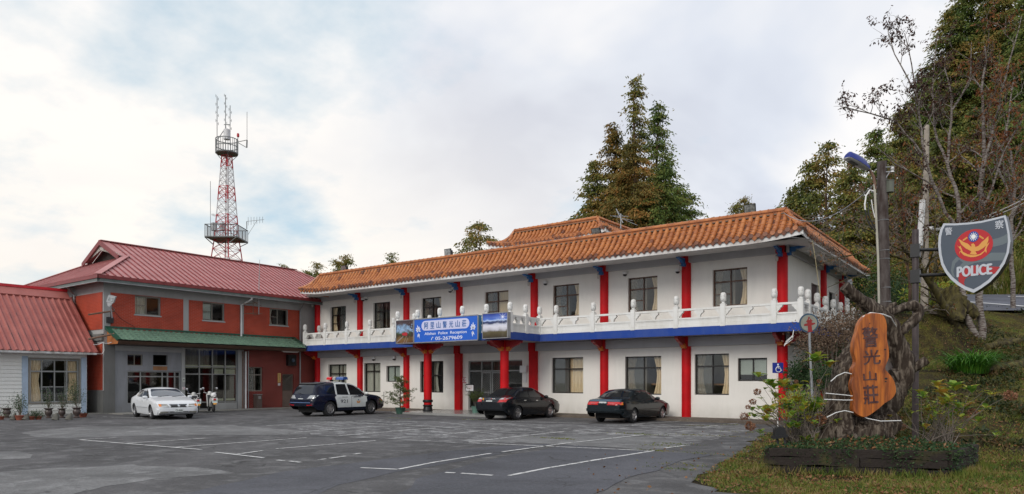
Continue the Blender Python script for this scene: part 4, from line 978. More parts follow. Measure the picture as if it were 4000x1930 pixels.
# ------------------------------------------------------------ lattice radio tower
TP = atD(886, 1492, 65); tw = thing('radio_tower', 'tall red and white lattice radio tower rising behind the brick building', 'tower', (TP.x, TP.y, 0))
ang = radians(20); zt = lambda py: CAMH+(HY-py)/FPX*65
M['tred'] = pm('tower_red', (.42, .020, .030), .5); M['twht'] = pm('tower_white', (.62, .62, .62), .5); M['galv'] = pm('galvanised', (.20, .21, .21), .5, metal=.4)
def hwid(z): return interp(z, [0, zt(1008), zt(938), zt(606)], [2.0, 1.12, .90, .36])
levels = [0]+[zt(p) for p in (1160, 1110, 1060, 1015, 975, 938, 905, 872, 842, 812, 784, 756, 730, 705, 680, 656, 632, 608)]
def corner(z, k, e=0):
    a = ang+pi/4+k*pi/2; w_ = (hwid(z)+e)*1.18; return Vector((TP.x+cos(a)*w_, TP.y+sin(a)*w_, z))
bands = [(0, zt(1160), 1), (zt(1160), zt(1060), 0), (zt(1060), zt(1010), 1), (zt(1010), zt(905), 0), (zt(905)+.01, zt(842), 0), (zt(842), zt(784), 1), (zt(784), zt(730), 0), (zt(730), zt(656), 1), (zt(656), zt(600), 0)]
def bc(z):
    for a, b, c in bands:
        if a <= z < b: return c
    return 0
M['galv'].node_tree.nodes['Principled BSDF'].inputs['Roughness'].default_value = .6
legs = [MB() for _ in range(4)]; br = MB()
for i in range(len(levels)-1):
    z0, z1 = levels[i], levels[i+1]; c = bc((z0+z1)/2)
    for k in range(4):
        legs[k].bar(corner(z0, k), corner(z1, k), .07, c)
        a0_, a1_, b0_, b1_ = corner(z0, k), corner(z1, k), corner(z0, (k+1) % 4), corner(z1, (k+1) % 4)
        br.bar(a0_, b1_, .032, c); br.bar(b0_, a1_, .032, c); br.bar(a1_, b1_, .032, c)
for k in range(4): legs[k].build('leg', [M['tred'], M['twht']], tw)
br.build('bracing', [M['tred'], M['twht']], tw)
mb = MB()
for k in (0, 1):
    pass
c_ = Vector((TP.x, TP.y, 0)); 
for dx_ in (-.16, .16): mb.bar(c_+Vector((dx_, .1, 0)), c_+Vector((dx_*.8, .1, zt(606))), .04, 1)
z = .3
while z < zt(610): mb.bar(c_+Vector((-.16, .1, z)), c_+Vector((.16, .1, z)), .025, 1); z += .35
mb.build('ladder', [M['tred'], M['twht']], tw)
def platform(z0, z1, pts, nbar, closed=True):
    mb = MB(); n = len(pts); zc = z0+.06
    mb.add([(p.x, p.y, z0) for p in pts]+[(p.x, p.y, z0+.06) for p in pts], [tuple(range(n)), tuple(range(n, 2*n))]+[(i, (i+1) % n, n+(i+1) % n, n+i) for i in range(n)])
    for i in range(n):
        a, b = pts[i], pts[(i+1) % n]
        for z in (z0+.08, z1, (z0+z1)/2 if n > 6 else z1-.0): mb.bar((a.x, a.y, z), (b.x, b.y, z), .055)
        for j in range(nbar):
            q = a.lerp(b, j/nbar); mb.bar((q.x, q.y, z0), (q.x, q.y, z1), .035)
    return mb
sq = [Vector((TP.x+cos(ang+pi/2*k+pi/4+.3)*2.0, TP.y+sin(ang+pi/2*k+pi/4+.3)*2.0, 0)) for k in range(4)]
mb = platform(zt(938), zt(889), sq, 11)
for k in range(4): mb.bar(corner(zt(960), k), Vector((sq[k].x, sq[k].y, zt(938))), .06)
pl = mb.build('lower_platform', M['galv'], tw)
rd = [Vector((TP.x+cos(2*pi*k/14)*.97, TP.y+sin(2*pi*k/14)*.97, 0)) for k in range(14)]
mb = platform(zt(602), zt(546), rd, 2)
for k in range(4): mb.bar(corner(zt(625), k), Vector((TP.x+cos(ang+pi/4+k*pi/2)*.95, TP.y+sin(ang+pi/4+k*pi/2)*.95, zt(602))), .05)
mb.build('upper_platform', M['galv'], tw)
def whip(px, dpt, py0, py1, dip=True):
    p = atD(px, 1400, 65+dpt); mb = MB(); a, b = zt(py0), zt(py1); mb.bar((p.x, p.y, a), (p.x, p.y, b), .045 if dip else .03)
    if dip:
        z = a+(b-a)*.42
        while z < b:
            mb.bar((p.x-.0, p.y, z), (p.x+.12*RX, p.y+.12*RY, z), .018); mb.bar((p.x+.12*RX, p.y+.12*RY, z-.12), (p.x+.12*RX, p.y+.12*RY, z+.12), .026)
            mb.bar((p.x, p.y, z+.3), (p.x-.11*RX, p.y-.11*RY, z+.3), .018); mb.bar((p.x-.11*RX, p.y-.11*RY, z+.18), (p.x-.11*RX, p.y-.11*RY, z+.42), .026); z += .75
    return mb.build('antenna', M['galv'], tw)
whip(848, -.6, 570, 387); whip(881, 0, 560, 371); whip(899, .6, 560, 402)
whip(965, 0, 560, 437, False); whip(822, 0, 938, 708, False)
mb = MB(); a = atD(926, 555, 65); b = atD(965, 547, 65); c = atD(964, 577, 65); mb.bar(a, b, .05); mb.bar(a, c, .06); mb.bar(b, c, .09)
a = atD(850, 545, 65); b = atD(881, 500, 65); mb.bar(a, b, .05); mb.bar(atD(851, 538, 65), atD(880, 529, 65), .04); mb.bar(atD(875, 487, 65), atD(898, 487, 65), .06); mb.bar(atD(881, 487, 65), atD(885, 520, 65), .05)
mb.build('antenna_arm', M['galv'], tw)
mb = MB(); a = atD(886, 545, 65); mb.lathe([(0, 0), (.28, 0), (.28, .9), (.1, 1.0), (0, 1.0)], (a.x, a.y, zt(545)), 12); mb.build('equipment_box', M['twht'], tw)
mb = MB(); a = atD(930, 535, 65); mb.bar(atD(927, 555, 65), a, .05); mb.lathe([(.1, 0), (.12, .1), (.1, .3), (0, .36)], (a.x, a.y, a.z), 10, 1); mb.build('warning_lamp', [M['galv'], M['tred']], tw)
def yagi(p, dv, n, ln, el, arm=None, vertical=True, parent=None):
    mb = MB(); p = Vector(p); dv = Vector(dv).normalized(); mb.bar(p, p+dv*ln, .03)
    side = Vector((0, 0, 1)) if vertical else dv.cross(Vector((0, 0, 1))).normalized()
    for i in range(n):
        q = p+dv*ln*(i+.5)/n; e = el*(1-.3*i/n); mb.bar(q-side*e/2, q+side*e/2, .022)
    if arm: mb.bar(p+dv*ln*.6, arm, .025)
    return mb
a = atD(964, 865, 65); mb = yagi(a, (atD(1030, 858, 65)-a), 6, 2.9*.55, .75, atD(968, 918, 65)); mb.v = mb.v; mb.bar(a, atD(964, 895, 65), .05); mb.build('yagi_antenna', M['galv'], tw)
a = atD(853, 844, 65); mb = yagi(a, (atD(826, 838, 65)-a), 5, .65, .3); mb.build('yagi_antenna', M['galv'], tw)
mb = MB()
for px in (832, 840, 868, 872): a = atD(px, 890, 64.5); mb.box(a.x-.2, a.x+.2, a.y-.1, a.y+.1, zt(905), zt(875))
mb.build('horn_speaker', M['grey_pl'], tw)
# ------------------------------------------------------------ lettering
def text(body, P, a, z, h, w=None, d=-.01, mat='white_txt', name='lettering', parent=None, ex=.004, off=0., rot=0., shear=0., align='CENTER', flip=1, bold=0.):
    """text laid on a plane P(a, z, depth), centred on (a, z); h letter height, w total width"""
    c = bpy.data.curves.new(name, 'FONT'); c.body = body; c.align_x = align; c.align_y = 'CENTER'; c.size = 1; c.extrude = 0; c.offset = off; c.shear = shear
    o = bpy.data.objects.new(name, c); COL.objects.link(o); bpy.context.view_layer.update()
    me = bpy.data.meshes.new_from_object(o.evaluated_get(bpy.context.evaluated_depsgraph_get())); bpy.data.objects.remove(o)
    vs = np.array([v.co[:] for v in me.vertices])
    if len(vs) == 0: return None
    x0, x1, y0, y1 = vs[:, 0].min(), vs[:, 0].max(), vs[:, 1].min(), vs[:, 1].max()
    sy = h/(y1-y0); sx_ = (w/(x1-x0)) if w else sy
    mb = MB(); fl = [tuple(p.vertices) for p in me.polygons]
    for i_, (bu, bq) in enumerate(((0, 0), (1, .3), (-1, -.3), (.2, 1), (-.2, -1)) if bold else ((0, 0),)):
        pts = []
        for v in vs:
            u, q = (v[0]-(x0+x1)/2)*sx_+bu*bold*h, (v[1]-(y0+y1)/2)*sy+bq*bold*h*.7
            u, q = u*cos(rot)-q*sin(rot), u*sin(rot)+q*cos(rot); pts.append(P(a+u*flip, z+q, d-.0006*i_))
        mb.add(pts, fl)
    bpy.data.meshes.remove(me)
    off_ = wl(parent) if parent else None
    m_ = M[mat] if isinstance(mat, str) else mat
    ob = mb.build(name, m_, parent); return ob
def disc(mb, P, a, z, r, d0, d1, m=0, n=32, ry=None): mb.prism([(a+r*cos(2*pi*i/n), z+(ry or r)*sin(2*pi*i/n)) for i in range(n)], P, d0, d1, m)
def flat(name, c, rough=.5): 
    if name not in M: M[name] = pm(name, c, rough, .03)
    return M[name]
# ------------------------------------------------------------ signboards on the portico
SY = 26.20; PSg = FYp(SY)
def sx(px): return onY(px, 1300, SY).x
sb0, sb1 = sx(1617.5), sx(1867); szt, szb = 4.62, 3.47
szt, szb = onY(1742, 1239, SY).z, onY(1742, 1334, SY).z
sg = thing('signboard', 'wide blue signboard with white Chinese and English lettering above the entrance', 'sign', ((sb0+sb1)/2, SY, szb))
mb = MB(); pbox(mb, PSg, sb0, sb1, szb, szt, .02, .36); mb.build('box', flat('sign_side_blue', (.03, .19, .40)), sg)
mb = MB()
for q in ((sb0, sb1, szt-.03, szt+.02), (sb0, sb1, szb-.02, szb+.03)): pbox(mb, PSg, *q, -.015, .03)
pbox(mb, PSg, sb0-.02, sb0+.03, szb+.03, szt-.03, -.015, .03); pbox(mb, PSg, sb1-.03, sb1+.03, szb+.03, szt-.03, -.015, .03); mb.build('frame', M['steel'], sg)
mb = MB(); pbox(mb, PSg, sb0+.03, sb1-.03, szb+.03, szt-.03, .0, .019); mb.build('panel', flat('sign_blue', (.012, .115, .58), .35), sg)
W, Hh = sb1-sb0, szt-szb; cx0_ = sb0+W*.5; cz_ = szb+Hh*.70; hw_, hh_ = W*.375, Hh*.205
pill = [(cx0_-hw_+hh_-hh_*sin(pi*i/12), cz_+hh_*cos(pi*i/12)) for i in range(13)]+[(cx0_+hw_-hh_+hh_*sin(pi*i/12), cz_-hh_*cos(pi*i/12)) for i in range(13)]
mb = MB(); mb.prism(pill, PSg, -.006, -.001); mb.build('name_plate', flat('sign_lilac', (.60, .62, .84), .5), sg)
for i, ch in enumerate('阿里山警光山莊'): text(ch, PSg, cx0_+(i-3)*W*.099, cz_, Hh*.27, W*.062, -.009, flat('sign_ink', (.02, .12, .38)), parent=sg, bold=.022)
text('Alishan  Police  Reception', PSg, cx0_+.02, szb+Hh*.345, Hh*.15, W*.66, -.004, flat('sign_white', (.74, .78, .93)), parent=sg, off=.012)
text('05-2679609', PSg, cx0_+W*.06, szb+Hh*.145, Hh*.145, W*.42, -.004, M['sign_white'], parent=sg, off=.012)
mb = MB(); hc = (cx0_-W*.20, szb+Hh*.145)
R_ = [(-.05, -.085), (-.085, -.06), (-.06, -.0), (-.01, .06), (.04, .10), (.075, .07), (.05, .04), (.025, .055), (-.01, .015), (-.03, -.03), (-.025, -.05)]
mb.prism([(hc[0]+a*.95, hc[1]+b*.95) for a, b in R_], PSg, -.005, -.001); mb.build('telephone_mark', M['sign_white'], sg)
def leafpoly(x, z, ang, ln, wd, n=6):
    pts = []; 
    for s in (1, -1):
        for i in (range(n+1) if s == 1 else range(n-1, 0, -1)):
            t = i/n; u = ln*t; v = s*wd*sin(pi*t)**.8+.18*ln*t*t*.5; pts.append((x+u*cos(ang)-v*sin(ang), z+u*sin(ang)+v*cos(ang)))
    return pts
for sgn, xx, zz_ in ((1, sb0+W*.075, szb+Hh*.47), (-1, sb1-W*.075, szb+Hh*.44)):
    mb = MB()
    for a_, l_ in ((100, .30), (70, .22), (135, .24), (35, .18), (165, .20), (205, .15), (-20, .16)):
        aa = radians(a_ if sgn == 1 else 180-a_); mb.prism(leafpoly(xx, zz_+.05, aa, l_, .035), PSg, -.005, -.001)
    for a_, l_ in ((-80, .28), (-110, .22), (-60, .16)):
        aa = radians(a_ if sgn == 1 else 180-a_); mb.prism(leafpoly(xx+.0, zz_-.08, aa, l_, .028), PSg, -.005, -.001)
    mb.build('flower_motif', M['sign_white'], sg)
def poster(name, label, a0, a1, z0, z1, mat):
    o = thing(name, label, 'poster', ((a0+a1)/2, SY, z0)); mb = MB(); pbox(mb, PSg, a0, a1, z0, z1, .02, .22)
    for q in ((a0, a1, z1-.035, z1), (a0, a1, z0, z0+.035)): pbox(mb, PSg, *q, -.012, .02)
    pbox(mb, PSg, a0, a0+.03, z0+.035, z1-.035, -.012, .02); pbox(mb, PSg, a1-.03, a1, z0+.035, z1-.035, -.012, .02); mb.build('frame', M['steel'], o)
    return o
def uvmat(name, x0, x1, z0, z1):
    m, t, b, o = newmat(name); g = nd(t, 'ShaderNodeNewGeometry'); s = nd(t, 'ShaderNodeSeparateXYZ'); t.links.new(g.outputs['Position'], s.inputs[0])
    u = mth(t, 'DIVIDE', mth(t, 'SUBTRACT', s.outputs[0], x0), x1-x0); v = mth(t, 'DIVIDE', mth(t, 'SUBTRACT', s.outputs[2], z0), z1-z0)
    c = nd(t, 'ShaderNodeCombineXYZ'); t.links.new(u, c.inputs[0]); t.links.new(v, c.inputs[1]); b.inputs['Roughness'].default_value = .3; return m, t, b, u, v, c.outputs[0]
# mountain and cloud-sea photograph
pa0, pa1 = sx(1884.5), sx(1983.5); pz1, pz0 = onY(1934, 1221.5, SY).z, onY(1934, 1322.5, SY).z
po = poster('cloud_sea_poster', 'framed photo poster of sun and dark mountains above a white cloud sea', pa0, pa1, pz0, pz1, None)
m, t, b, u, v, uv = uvmat('cloud_sea_print', pa0, pa1, pz0, pz1)
r = ramp(t, [(.0, (.02, .015, .004)), (.10, (.05, .035, .008)), (.26, (.10, .08, .03)), (.34, (.50, .50, .56)), (.46, (.72, .72, .80)), (.54, (.60, .62, .74)), (.60, (.02, .035, .10)), (.66, (.03, .05, .16)), (.70, (.45, .58, .85)), (.76, (.06, .16, .60)), (1., (.008, .02, .25))])
vv = mth(t, 'ADD', v, mth(t, 'MULTIPLY', mth(t, 'SUBTRACT', noise(t, uv, 4, 5), .5), .22)); t.links.new(vv, r.inputs[0])
dx_ = mth(t, 'SUBTRACT', u, .80); dy_ = mth(t, 'SUBTRACT', v, .82); rr_ = mth(t, 'SQRT', mth(t, 'ADD', mth(t, 'MULTIPLY', dx_, dx_), mth(t, 'MULTIPLY', dy_, dy_)))
an = mth(t, 'ABSOLUTE', mth(t, 'COSINE', mth(t, 'MULTIPLY', mth(t, 'ARCTAN2', dy_, dx_), 4.)))
star = mth(t, 'DIVIDE', mth(t, 'ADD', mth(t, 'MULTIPLY', mth(t, 'POWER', an, 14), .045), .016), mth(t, 'MAXIMUM', rr_, .01), True); star = mth(t, 'POWER', star, 1.6)
t.links.new(mixc(t, star, r.outputs[0], (.95, .96, 1.)), b.inputs['Base Color'])
mb = MB(); pbox(mb, PSg, pa0+.03, pa1-.03, pz0+.035, pz1-.035, .005, .019); mb.build('print', m, po)
# mountain railway photograph
ra0, ra1 = sx(1546.5), sb0-.03; rz1, rz0 = onY(1582, 1250, SY).z, onY(1582, 1342, SY).z
po = poster('railway_poster', 'framed photo poster of a red forest train on a curving track under cherry trees', ra0, ra1, rz0, rz1, None)
m, t, b, u, v, uv = uvmat('railway_print', ra0, ra1, rz0, rz1)
r = ramp(t, [(0., (.12, .05, .02)), (.18, (.22, .13, .04)), (.32, (.05, .035, .015)), (.42, (.05, .09, .03)), (.52, (.30, .42, .60)), (.70, (.30, .50, .75)), (.86, (.10, .08, .09)), (1., (.05, .03, .04))])
vv = mth(t, 'ADD', v, mth(t, 'MULTIPLY', mth(t, 'SUBTRACT', noise(t, uv, 5, 6), .5), .45)); t.links.new(vv, r.inputs[0])
br_ = ramp(t, [(.47, 0.), (.50, 1.)]); n_o = noise(t, uv, 7, 8, .75, .8); t.links.new(n_o, br_.inputs[0])
side = mth(t, 'ADD', mth(t, 'MULTIPLY', mth(t, 'ABSOLUTE', mth(t, 'SUBTRACT', u, .35)), 1.6), mth(t, 'MULTIPLY', mth(t, 'SUBTRACT', v, .45), .9), True)
col = mixc(t, mth(t, 'MULTIPLY', br_.outputs[0], side, True), r.outputs[0], (.045, .022, .022)); t.links.new(col, b.inputs['Base Color'])
mb = MB(); pbox(mb, PSg, ra0+.03, ra1-.03, rz0+.035, rz1-.035, .005, .019); pr = mb.build('print', m, po)
mb = MB(); rw, rh = ra1-ra0, rz1-rz0; mb.prism([(ra0+rw*a, rz0+rh*b_) for a, b_ in ((.36, .36), (.50, .33), (.64, .34), (.65, .43), (.58, .48), (.46, .46), (.34, .44))], PSg, .001, .004); mb.build('train_print', flat('train_red', (.45, .02, .03)), pr)
mb = MB(); 
for (a, b_), (c, d_) in (((.42, .02), (.60, .32)), ((.55, .02), (.68, .25))): mb.prism([(ra0+rw*a, rz0+rh*b_), (ra0+rw*(a+.03), rz0+rh*b_), (ra0+rw*(c+.015), rz0+rh*d_), (ra0+rw*c, rz0+rh*d_)], PSg, .001, .004)
mb.prism([(ra0+rw*.04, rz0+rh*.03), (ra0+rw*.06, rz0+rh*.10), (ra0+rw*.42, rz0+rh*.33), (ra0+rw*.42, rz0+rh*.29)], PSg, .001, .004); mb.build('track_print', flat('track_pale', (.30, .24, .24)), pr)

# ------------------------------------------------------------ fittings on the buildings
fd_lab = ['black floodlight on the tiled ridge at its left end', 'black floodlight on the tiled ridge left of the raised roof', 'black floodlight tilted down in front of the raised roof corner', 'black floodlight on the tiled ridge near its right end']
for (px, py, tilt), lb in zip(((1345, 1050, .2), (1751, 987, .1), (2330, 908, .35), (2930, 818, .15)), fd_lab):
    p = onY(px, py, 29.15); o = thing('floodlight', lb, 'floodlight', (p.x, p.y, p.z-.18), 'floodlights along the lodge roof')
    k = .24; mb = MB(); f = lambda a, b_, d: (p.x+a, p.y-.05+d*cos(tilt)+b_*sin(tilt)*-1+0, p.z+b_*cos(tilt)-d*sin(tilt))
    mb.prism([(-k, -k*.85), (k, -k*.85), (k, k*.85), (-k, k*.85)], f, .0, .06); mb.prism([(-k*.8, -k*.6), (k*.8, -k*.6), (k*.8, k*.6), (-k*.8, k*.6)], f, .06, .22); mb.build('housing', M['black'], o)
    mb = MB(); mb.prism([(-k*.85, -k*.7), (k*.85, -k*.7), (k*.85, k*.7), (-k*.85, k*.7)], f, -.012, -.002); mb.build('lens', pm('lamp_glass', (.30, .31, .30), .15, .5, 9, metal=.6), o)
    mb = MB(); mb.box(p.x-.2, p.x+.2, p.y+.02, p.y+.14, p.z-.36, p.z-.2); mb.build('bracket', M['grey_pl'], o)
cams = [(1418, 1170, 'white dome camera just right of the second upper column'), (1430, 1166, 'white dome camera, right one of the pair by the second upper column'), (1758, 1136, 'white dome camera, left one of the pair by the fourth upper column'), (1771, 1130, 'white dome camera, right one of the pair by the fourth upper column'),
        (2130, 1106, 'white dome camera on the wall left of the middle upper window'), (2441, 1070, 'white dome camera high left of the second upper window from the right'), (2647, 1059, 'white dome camera beside the seventh upper column'),
        (1459, 1402, 'white dome camera above the second lower window'), (1539, 1400, 'white dome camera above the small lower window')]
for px, py, lb in cams:
    p = onY(px, py, WY-.08); o = thing('dome_camera', lb, 'camera', (p.x, p.y, p.z), 'dome cameras on the lodge wall')
    mb = MB(); mb.lathe([(0, .10), (.115, .10), (.125, .04), (.12, -.01), (.10, -.03)], p, 14); mb.box(p.x-.06, p.x+.06, p.y, p.y+.085, p.z, p.z+.12); mb.build('housing', M['white_pl'], o)
    mb = MB(); mb.lathe([(.10, -.02), (.09, -.07), (.05, -.105), (0, -.115)], p, 14); mb.build('dome', M['black'], o)
ords = ['first', 'second', 'third', 'fourth', 'fifth', 'sixth', 'seventh', 'eighth']
for i, x in enumerate(COLX):
    p = Vector((x-.13, WY-.38, 6.82)); o = thing('wall_lamp', 'small glass wall lamp near the top of the %s upper column from the left' % ords[i], 'lamp', p, 'wall lamps on the upper columns')
    mb = MB(); mb.bar(p+Vector((0, .12, .1)), p+Vector((0, 0, .1)), .03); mb.lathe([(.03, .12), (.05, .1), (.055, .05), (.0, .05)], p, 10); mb.build('holder', M['steel'], o)
    mb = MB(); mb.lathe([(.05, .05), (.07, -.02), (.06, -.12), (.03, -.16), (0, -.16)], p, 10); mb.build('glass_shade', pm('frosted_glass', (.50, .46, .42), .3), o) if i == 0 else mb.build('glass_shade', bpy.data.materials['frosted_glass'], o)
# notice board on a post, no-smoking plate, meter box, traffic cone, plates on the brick wall
ny = 29.6; PN = FYp(ny); a0, a1 = onY(1819, 1500, ny).x, onY(1851, 1500, ny).x; z1, z0 = onY(1819, 1500, ny).z, onY(1819, 1529, ny).z
o = thing('notice_stand', 'black framed notice stand with a white sheet left of the entrance door', 'sign', ((a0+a1)/2, ny, .1)); mb = MB(); pbox(mb, PN, a0, a1, z0, z1, 0, .03); pbox(mb, PN, a1-.05, a1, .1, z0, 0, .04); mb.box(a1-.2, a1+.15, ny-.15, ny+.2, .108, .13); mb.build('frame', M['black'], o)
mb = MB(); pbox(mb, PN, a0+.035, a1-.035, z0+.035, z1-.06, -.004, 0); sh_ = mb.build('sheet', M['white_txt'], o)
for k in range(5): text('一二三四五六七八九十'[:7+k % 3], PN, (a0+a1)/2, z1-.11-.05*k, .022, (a1-a0)*.75, -.006, flat('ink_%s' % ('red' if k < 2 else 'dk'), (.4, .05, .05) if k < 2 else (.08, .08, .1)), parent=sh_) if False else None
mb = MB()
for k in range(4): pbox(mb, PN, a0+.08, a1-.12+.03*(k % 2), z1-.12-.055*k, z1-.105-.055*k, -.007, -.0045)
mb.build('lines_of_writing', flat('ink_red', (.35, .12, .12)), sh_)
a0, a1 = onY(1806, 1490, WY).x, onY(1822.5, 1490, WY).x; z1, z0 = onY(1806, 1473, WY).z, onY(1806, 1497, WY).z
o = thing('no_smoking_sign', 'red and white no smoking sign on the white wall left of the entrance', 'sign', ((a0+a1)/2, WY, z0)); mb = MB(); pbox(mb, P, a0, a1, z0, z1, -.012, -.002); pl_ = mb.build('plate', M['white_txt'], o)
c_, zc_ = (a0+a1)/2, (z0+z1)/2; mb = MB(); n = 28; rO, rI = .095, .07
for i in range(n):
    t0, t1 = 2*pi*i/n, 2*pi*(i+1)/n; mb.quad(P(c_+rO*cos(t0), zc_+rO*sin(t0), -.014), P(c_+rO*cos(t1), zc_+rO*sin(t1), -.014), P(c_+rI*cos(t1), zc_+rI*sin(t1), -.014), P(c_+rI*cos(t0), zc_+rI*sin(t0), -.014))
mb.bar(P(c_-.06, zc_+.06, -.016), P(c_+.06, zc_-.06, -.016), .018); pbox(mb, P, a0+.01, a1-.01, z1-.04, z1-.012, -.015, -.0125); pbox(mb, P, a0+.01, a1-.01, z0+.01, z0+.05, -.015, -.0125); mb.build('mark', flat('sign_red', (.45, .015, .02)), o)
mb = MB(); pbox(mb, P, c_-.055, c_+.045, zc_-.012, zc_+.01, -.0135, -.0125); mb.build('cigarette_mark', M['black'], o)
a0, a1 = onY(2037, 1440, WY).x, onY(2062, 1440, WY).x; z1, z0 = onY(2037, 1429, WY).z, onY(2037, 1456, WY).z
o = thing('meter_box', 'white steel meter box on the wall right of the entrance', 'box', ((a0+a1)/2, WY, z0)); mb = MB(); pbox(mb, P, a0, a1, z0, z1, -.16, 0); mb.build('cabinet', M['white_pl'], o)
mb = MB(); pbox(mb, P, a0+.02, a1-.02, z0+.02, z1-.02, -.168, -.161); mb.build('door', M['white_pl'], o); mb = MB(); pbox(mb, P, a0+.15, a0+.34, z0-.52, z0-.02, -.03, -.002); mb.build('conduit_cover', M['white_pl'], o)
cp = onG(1569, 1605, .05); o = thing('traffic_cone', 'orange traffic cone behind the potted pine', 'cone', (cp.x, cp.y, .05)); mb = MB(); mb.box(cp.x-.18, cp.x+.18, cp.y-.18, cp.y+.18, .05, .09); mb.build('base', M['black'], o)
mb = MB(); mb.lathe([(.14, .09), (.10, .32), (.095, .35)], (cp.x, cp.y, 0), 14); mb.lathe([(.07, .5), (.03, .78), (0, .79)], (cp.x, cp.y, 0), 14); mb.build('body', flat('cone_orange', (.60, .07, .02)), o); mb = MB(); mb.lathe([(.095, .35), (.07, .5)], (cp.x, cp.y, 0), 14); mb.build('stripe', M['white_pl'], o)
a0, a1 = onX(1084.8, 1450, BX).y, onX(1095.6, 1450, BX).y; z1, z0 = onX(1085, 1458, BX).z, onX(1085, 1494, BX).z
o = thing('wooden_nameplate', 'tall narrow yellow wooden nameplate left of the brown door', 'sign', (BX, (a0+a1)/2, z0)); mb = MB(); pbox(mb, PB, a0, a1, z0, z1, -.04, -.002); mb.build('board', pm('yellow_wood', (.62, .40, .14), .5, stretch=(1, 1, .2)), o)
for i, ch in enumerate('阿里山警光山莊'): text(ch, PB, (a0+a1)/2-.03, z1-.09-i*(z1-z0-.12)/6.6, .065, .06, -.043, M['black'], parent=o)
z2, z3 = onX(1085, 1497, BX).z, onX(1085, 1506, BX).z
o = thing('paper_notice', 'small white paper notice under the yellow nameplate', 'notice', (BX, a0, z3)); mb = MB(); pbox(mb, PB, a0+.02, a1-.02, z3, z2, -.008, -.002); mb.build('sheet', M['white_txt'], o)
text('警', PB, (a0+a1)/2, (z2+z3)/2, .09, .09, -.011, M['black'], parent=o)
for px, py0, py1, lb in ((714, 1475, 1492, 'grey notice on the post between the two shopfronts'), (714, 1512, 1522, 'small red and white notice low on the post between the shopfronts')):
    a0, a1 = onX(710.5, 1480, BX).y, onX(721, 1480, BX).y; z1, z0 = onX(714, py0, BX).z, onX(714, py1, BX).z; o = thing('wall_notice', lb, 'notice', (BX, a0, z0)); mb = MB(); pbox(mb, PB, a0, a1, z0, z1, -.065, -.052); mb.build('plate', M['blind'] if py0 < 1500 else M['white_txt'], o)
    if py0 < 1500:
        mb = MB(); pbox(mb, PB, a0+.04, a1-.04, (z0+z1)/2-.02, (z0+z1)/2+.02, -.07, -.0655); mb.build('writing', M['black'], o)
    else:
        mb = MB(); mb.tube([PB((a0+a1)/2+.05*cos(k*pi/6), (z0+z1)/2+.05*sin(k*pi/6), -.068) for k in range(13)], .007, 6); mb.bar(PB((a0+a1)/2-.035, (z0+z1)/2+.035, -.068), PB((a0+a1)/2+.035, (z0+z1)/2-.035, -.068), .012); mb.build('mark', M['sign_red'], o)
c1 = onX(1004, 1600, BX+.35); o = thing('litter_bin', 'brown steel litter bin standing against the brick wall', 'bin', (BX+.35, c1.y, .045)); mb = MB(); b0, b1 = onX(1001, 1600, BX+.35).y, onX(1020, 1600, BX+.35).y; mb.box(BX+.05, BX+.45, b0, b1, .045, .88); mb.build('body', pm('bin_brown', (.10, .075, .065), .5), o)
mb = MB(); mb.box(BX+.452, BX+.458, b0+.08, b1-.08, .62, .80); mb.box(BX+.03, BX+.47, b0-.02, b1+.02, .88, .92); mb.build('lid', M['steel'], o)
lp = onX(1140, 1373, BX+.7); o = thing('strip_light', 'white fluorescent strip light hanging under the green canopy', 'lamp', (lp.x, lp.y, lp.z)); mb = MB(); mb.box(lp.x-.08, lp.x+.08, lp.y-.7, lp.y+.5, lp.z-.03, lp.z+.05); mb.build('housing', M['white_pl'], o); mb = MB(); mb.tube([(lp.x, lp.y-.65, lp.z-.05), (lp.x, lp.y+.45, lp.z-.05)], .02, 8); mb.build('tube', M['white_txt'], o)
sp_ = onX(1134, 1408, BX); o = thing('wall_speaker', 'dark square speaker on the brick wall above the brown door', 'speaker', (BX, sp_.y, sp_.z)); mb = MB(); pbox(mb, PB, sp_.y-.32, sp_.y+.3, sp_.z-.35, sp_.z+.35, -.25, 0); mb.build('cabinet', M['black'], o); mb = MB(); mb.lathe([(0, 0), (.1, .01), (.13, .04)], (BX+.26, sp_.y, sp_.z), 16, M=Matrix.Rotation(pi/2, 3, 'Y')); mb.build('cone', flat('speaker_blue', (.06, .09, .13)), o)
# pole-mounted lamp and pipe arm on the near corner, aerials
q = atD(432, 1170, 36.5); o = thing('corner_floodlight', 'grey floodlight on a thin bracket at the brick building corner', 'floodlight', (q.x, q.y, q.z-1)); mb = MB(); f = lambda a, b_, d: tuple(q+Vector((RX, RY, 0))*(a+.25*b_)+Vector((0, 0, 1))*(b_-.25*a)+Vector((FX, FY, .3))*d)
mb.prism([(-.19, -.16), (.16, -.16), (.20, .18), (-.16, .18)], f, .0, .14); mb.prism([(-.08, -.36), (.06, -.36), (.12, -.16), (-.15, -.16)], f, .02, .1); mb.build('housing', M['grey_pl'], o)
mb = MB(); mb.prism([(-.12, -.08), (.11, -.08), (.13, .09), (-.10, .09)], f, -.012, -.002); mb.build('lens', bpy.data.materials['lamp_glass'], o); mb = MB(); mb.bar(q+Vector((0, 0, -.3)), q+Vector((-.05, .1, -.95)), .05); mb.bar(q+Vector((-.02, .05, -.35)), q+Vector((-.25, .3, -.5)), .03); mb.build('bracket', M['steel'], o)
o = thing('meter_casing', 'small dark electric casing on the render corner above the green canopy', 'box', (BX, 17.4, 4.9)); mb = MB(); z1, z0 = onX(418, 1240, BX).z, onX(418, 1254, BX).z; mb.box(BX, BX+.18, 17.12, 17.42, z0-.1, z1+.02); mb.build('box', M['black'], o); mb = MB(); mb.tube([(BX+.1, 17.3, z1), (BX+.12, 17.3, z1+.2), (BX+.3, 17.2, z1+.25)], .02); mb.build('conduit', M['black'], o)
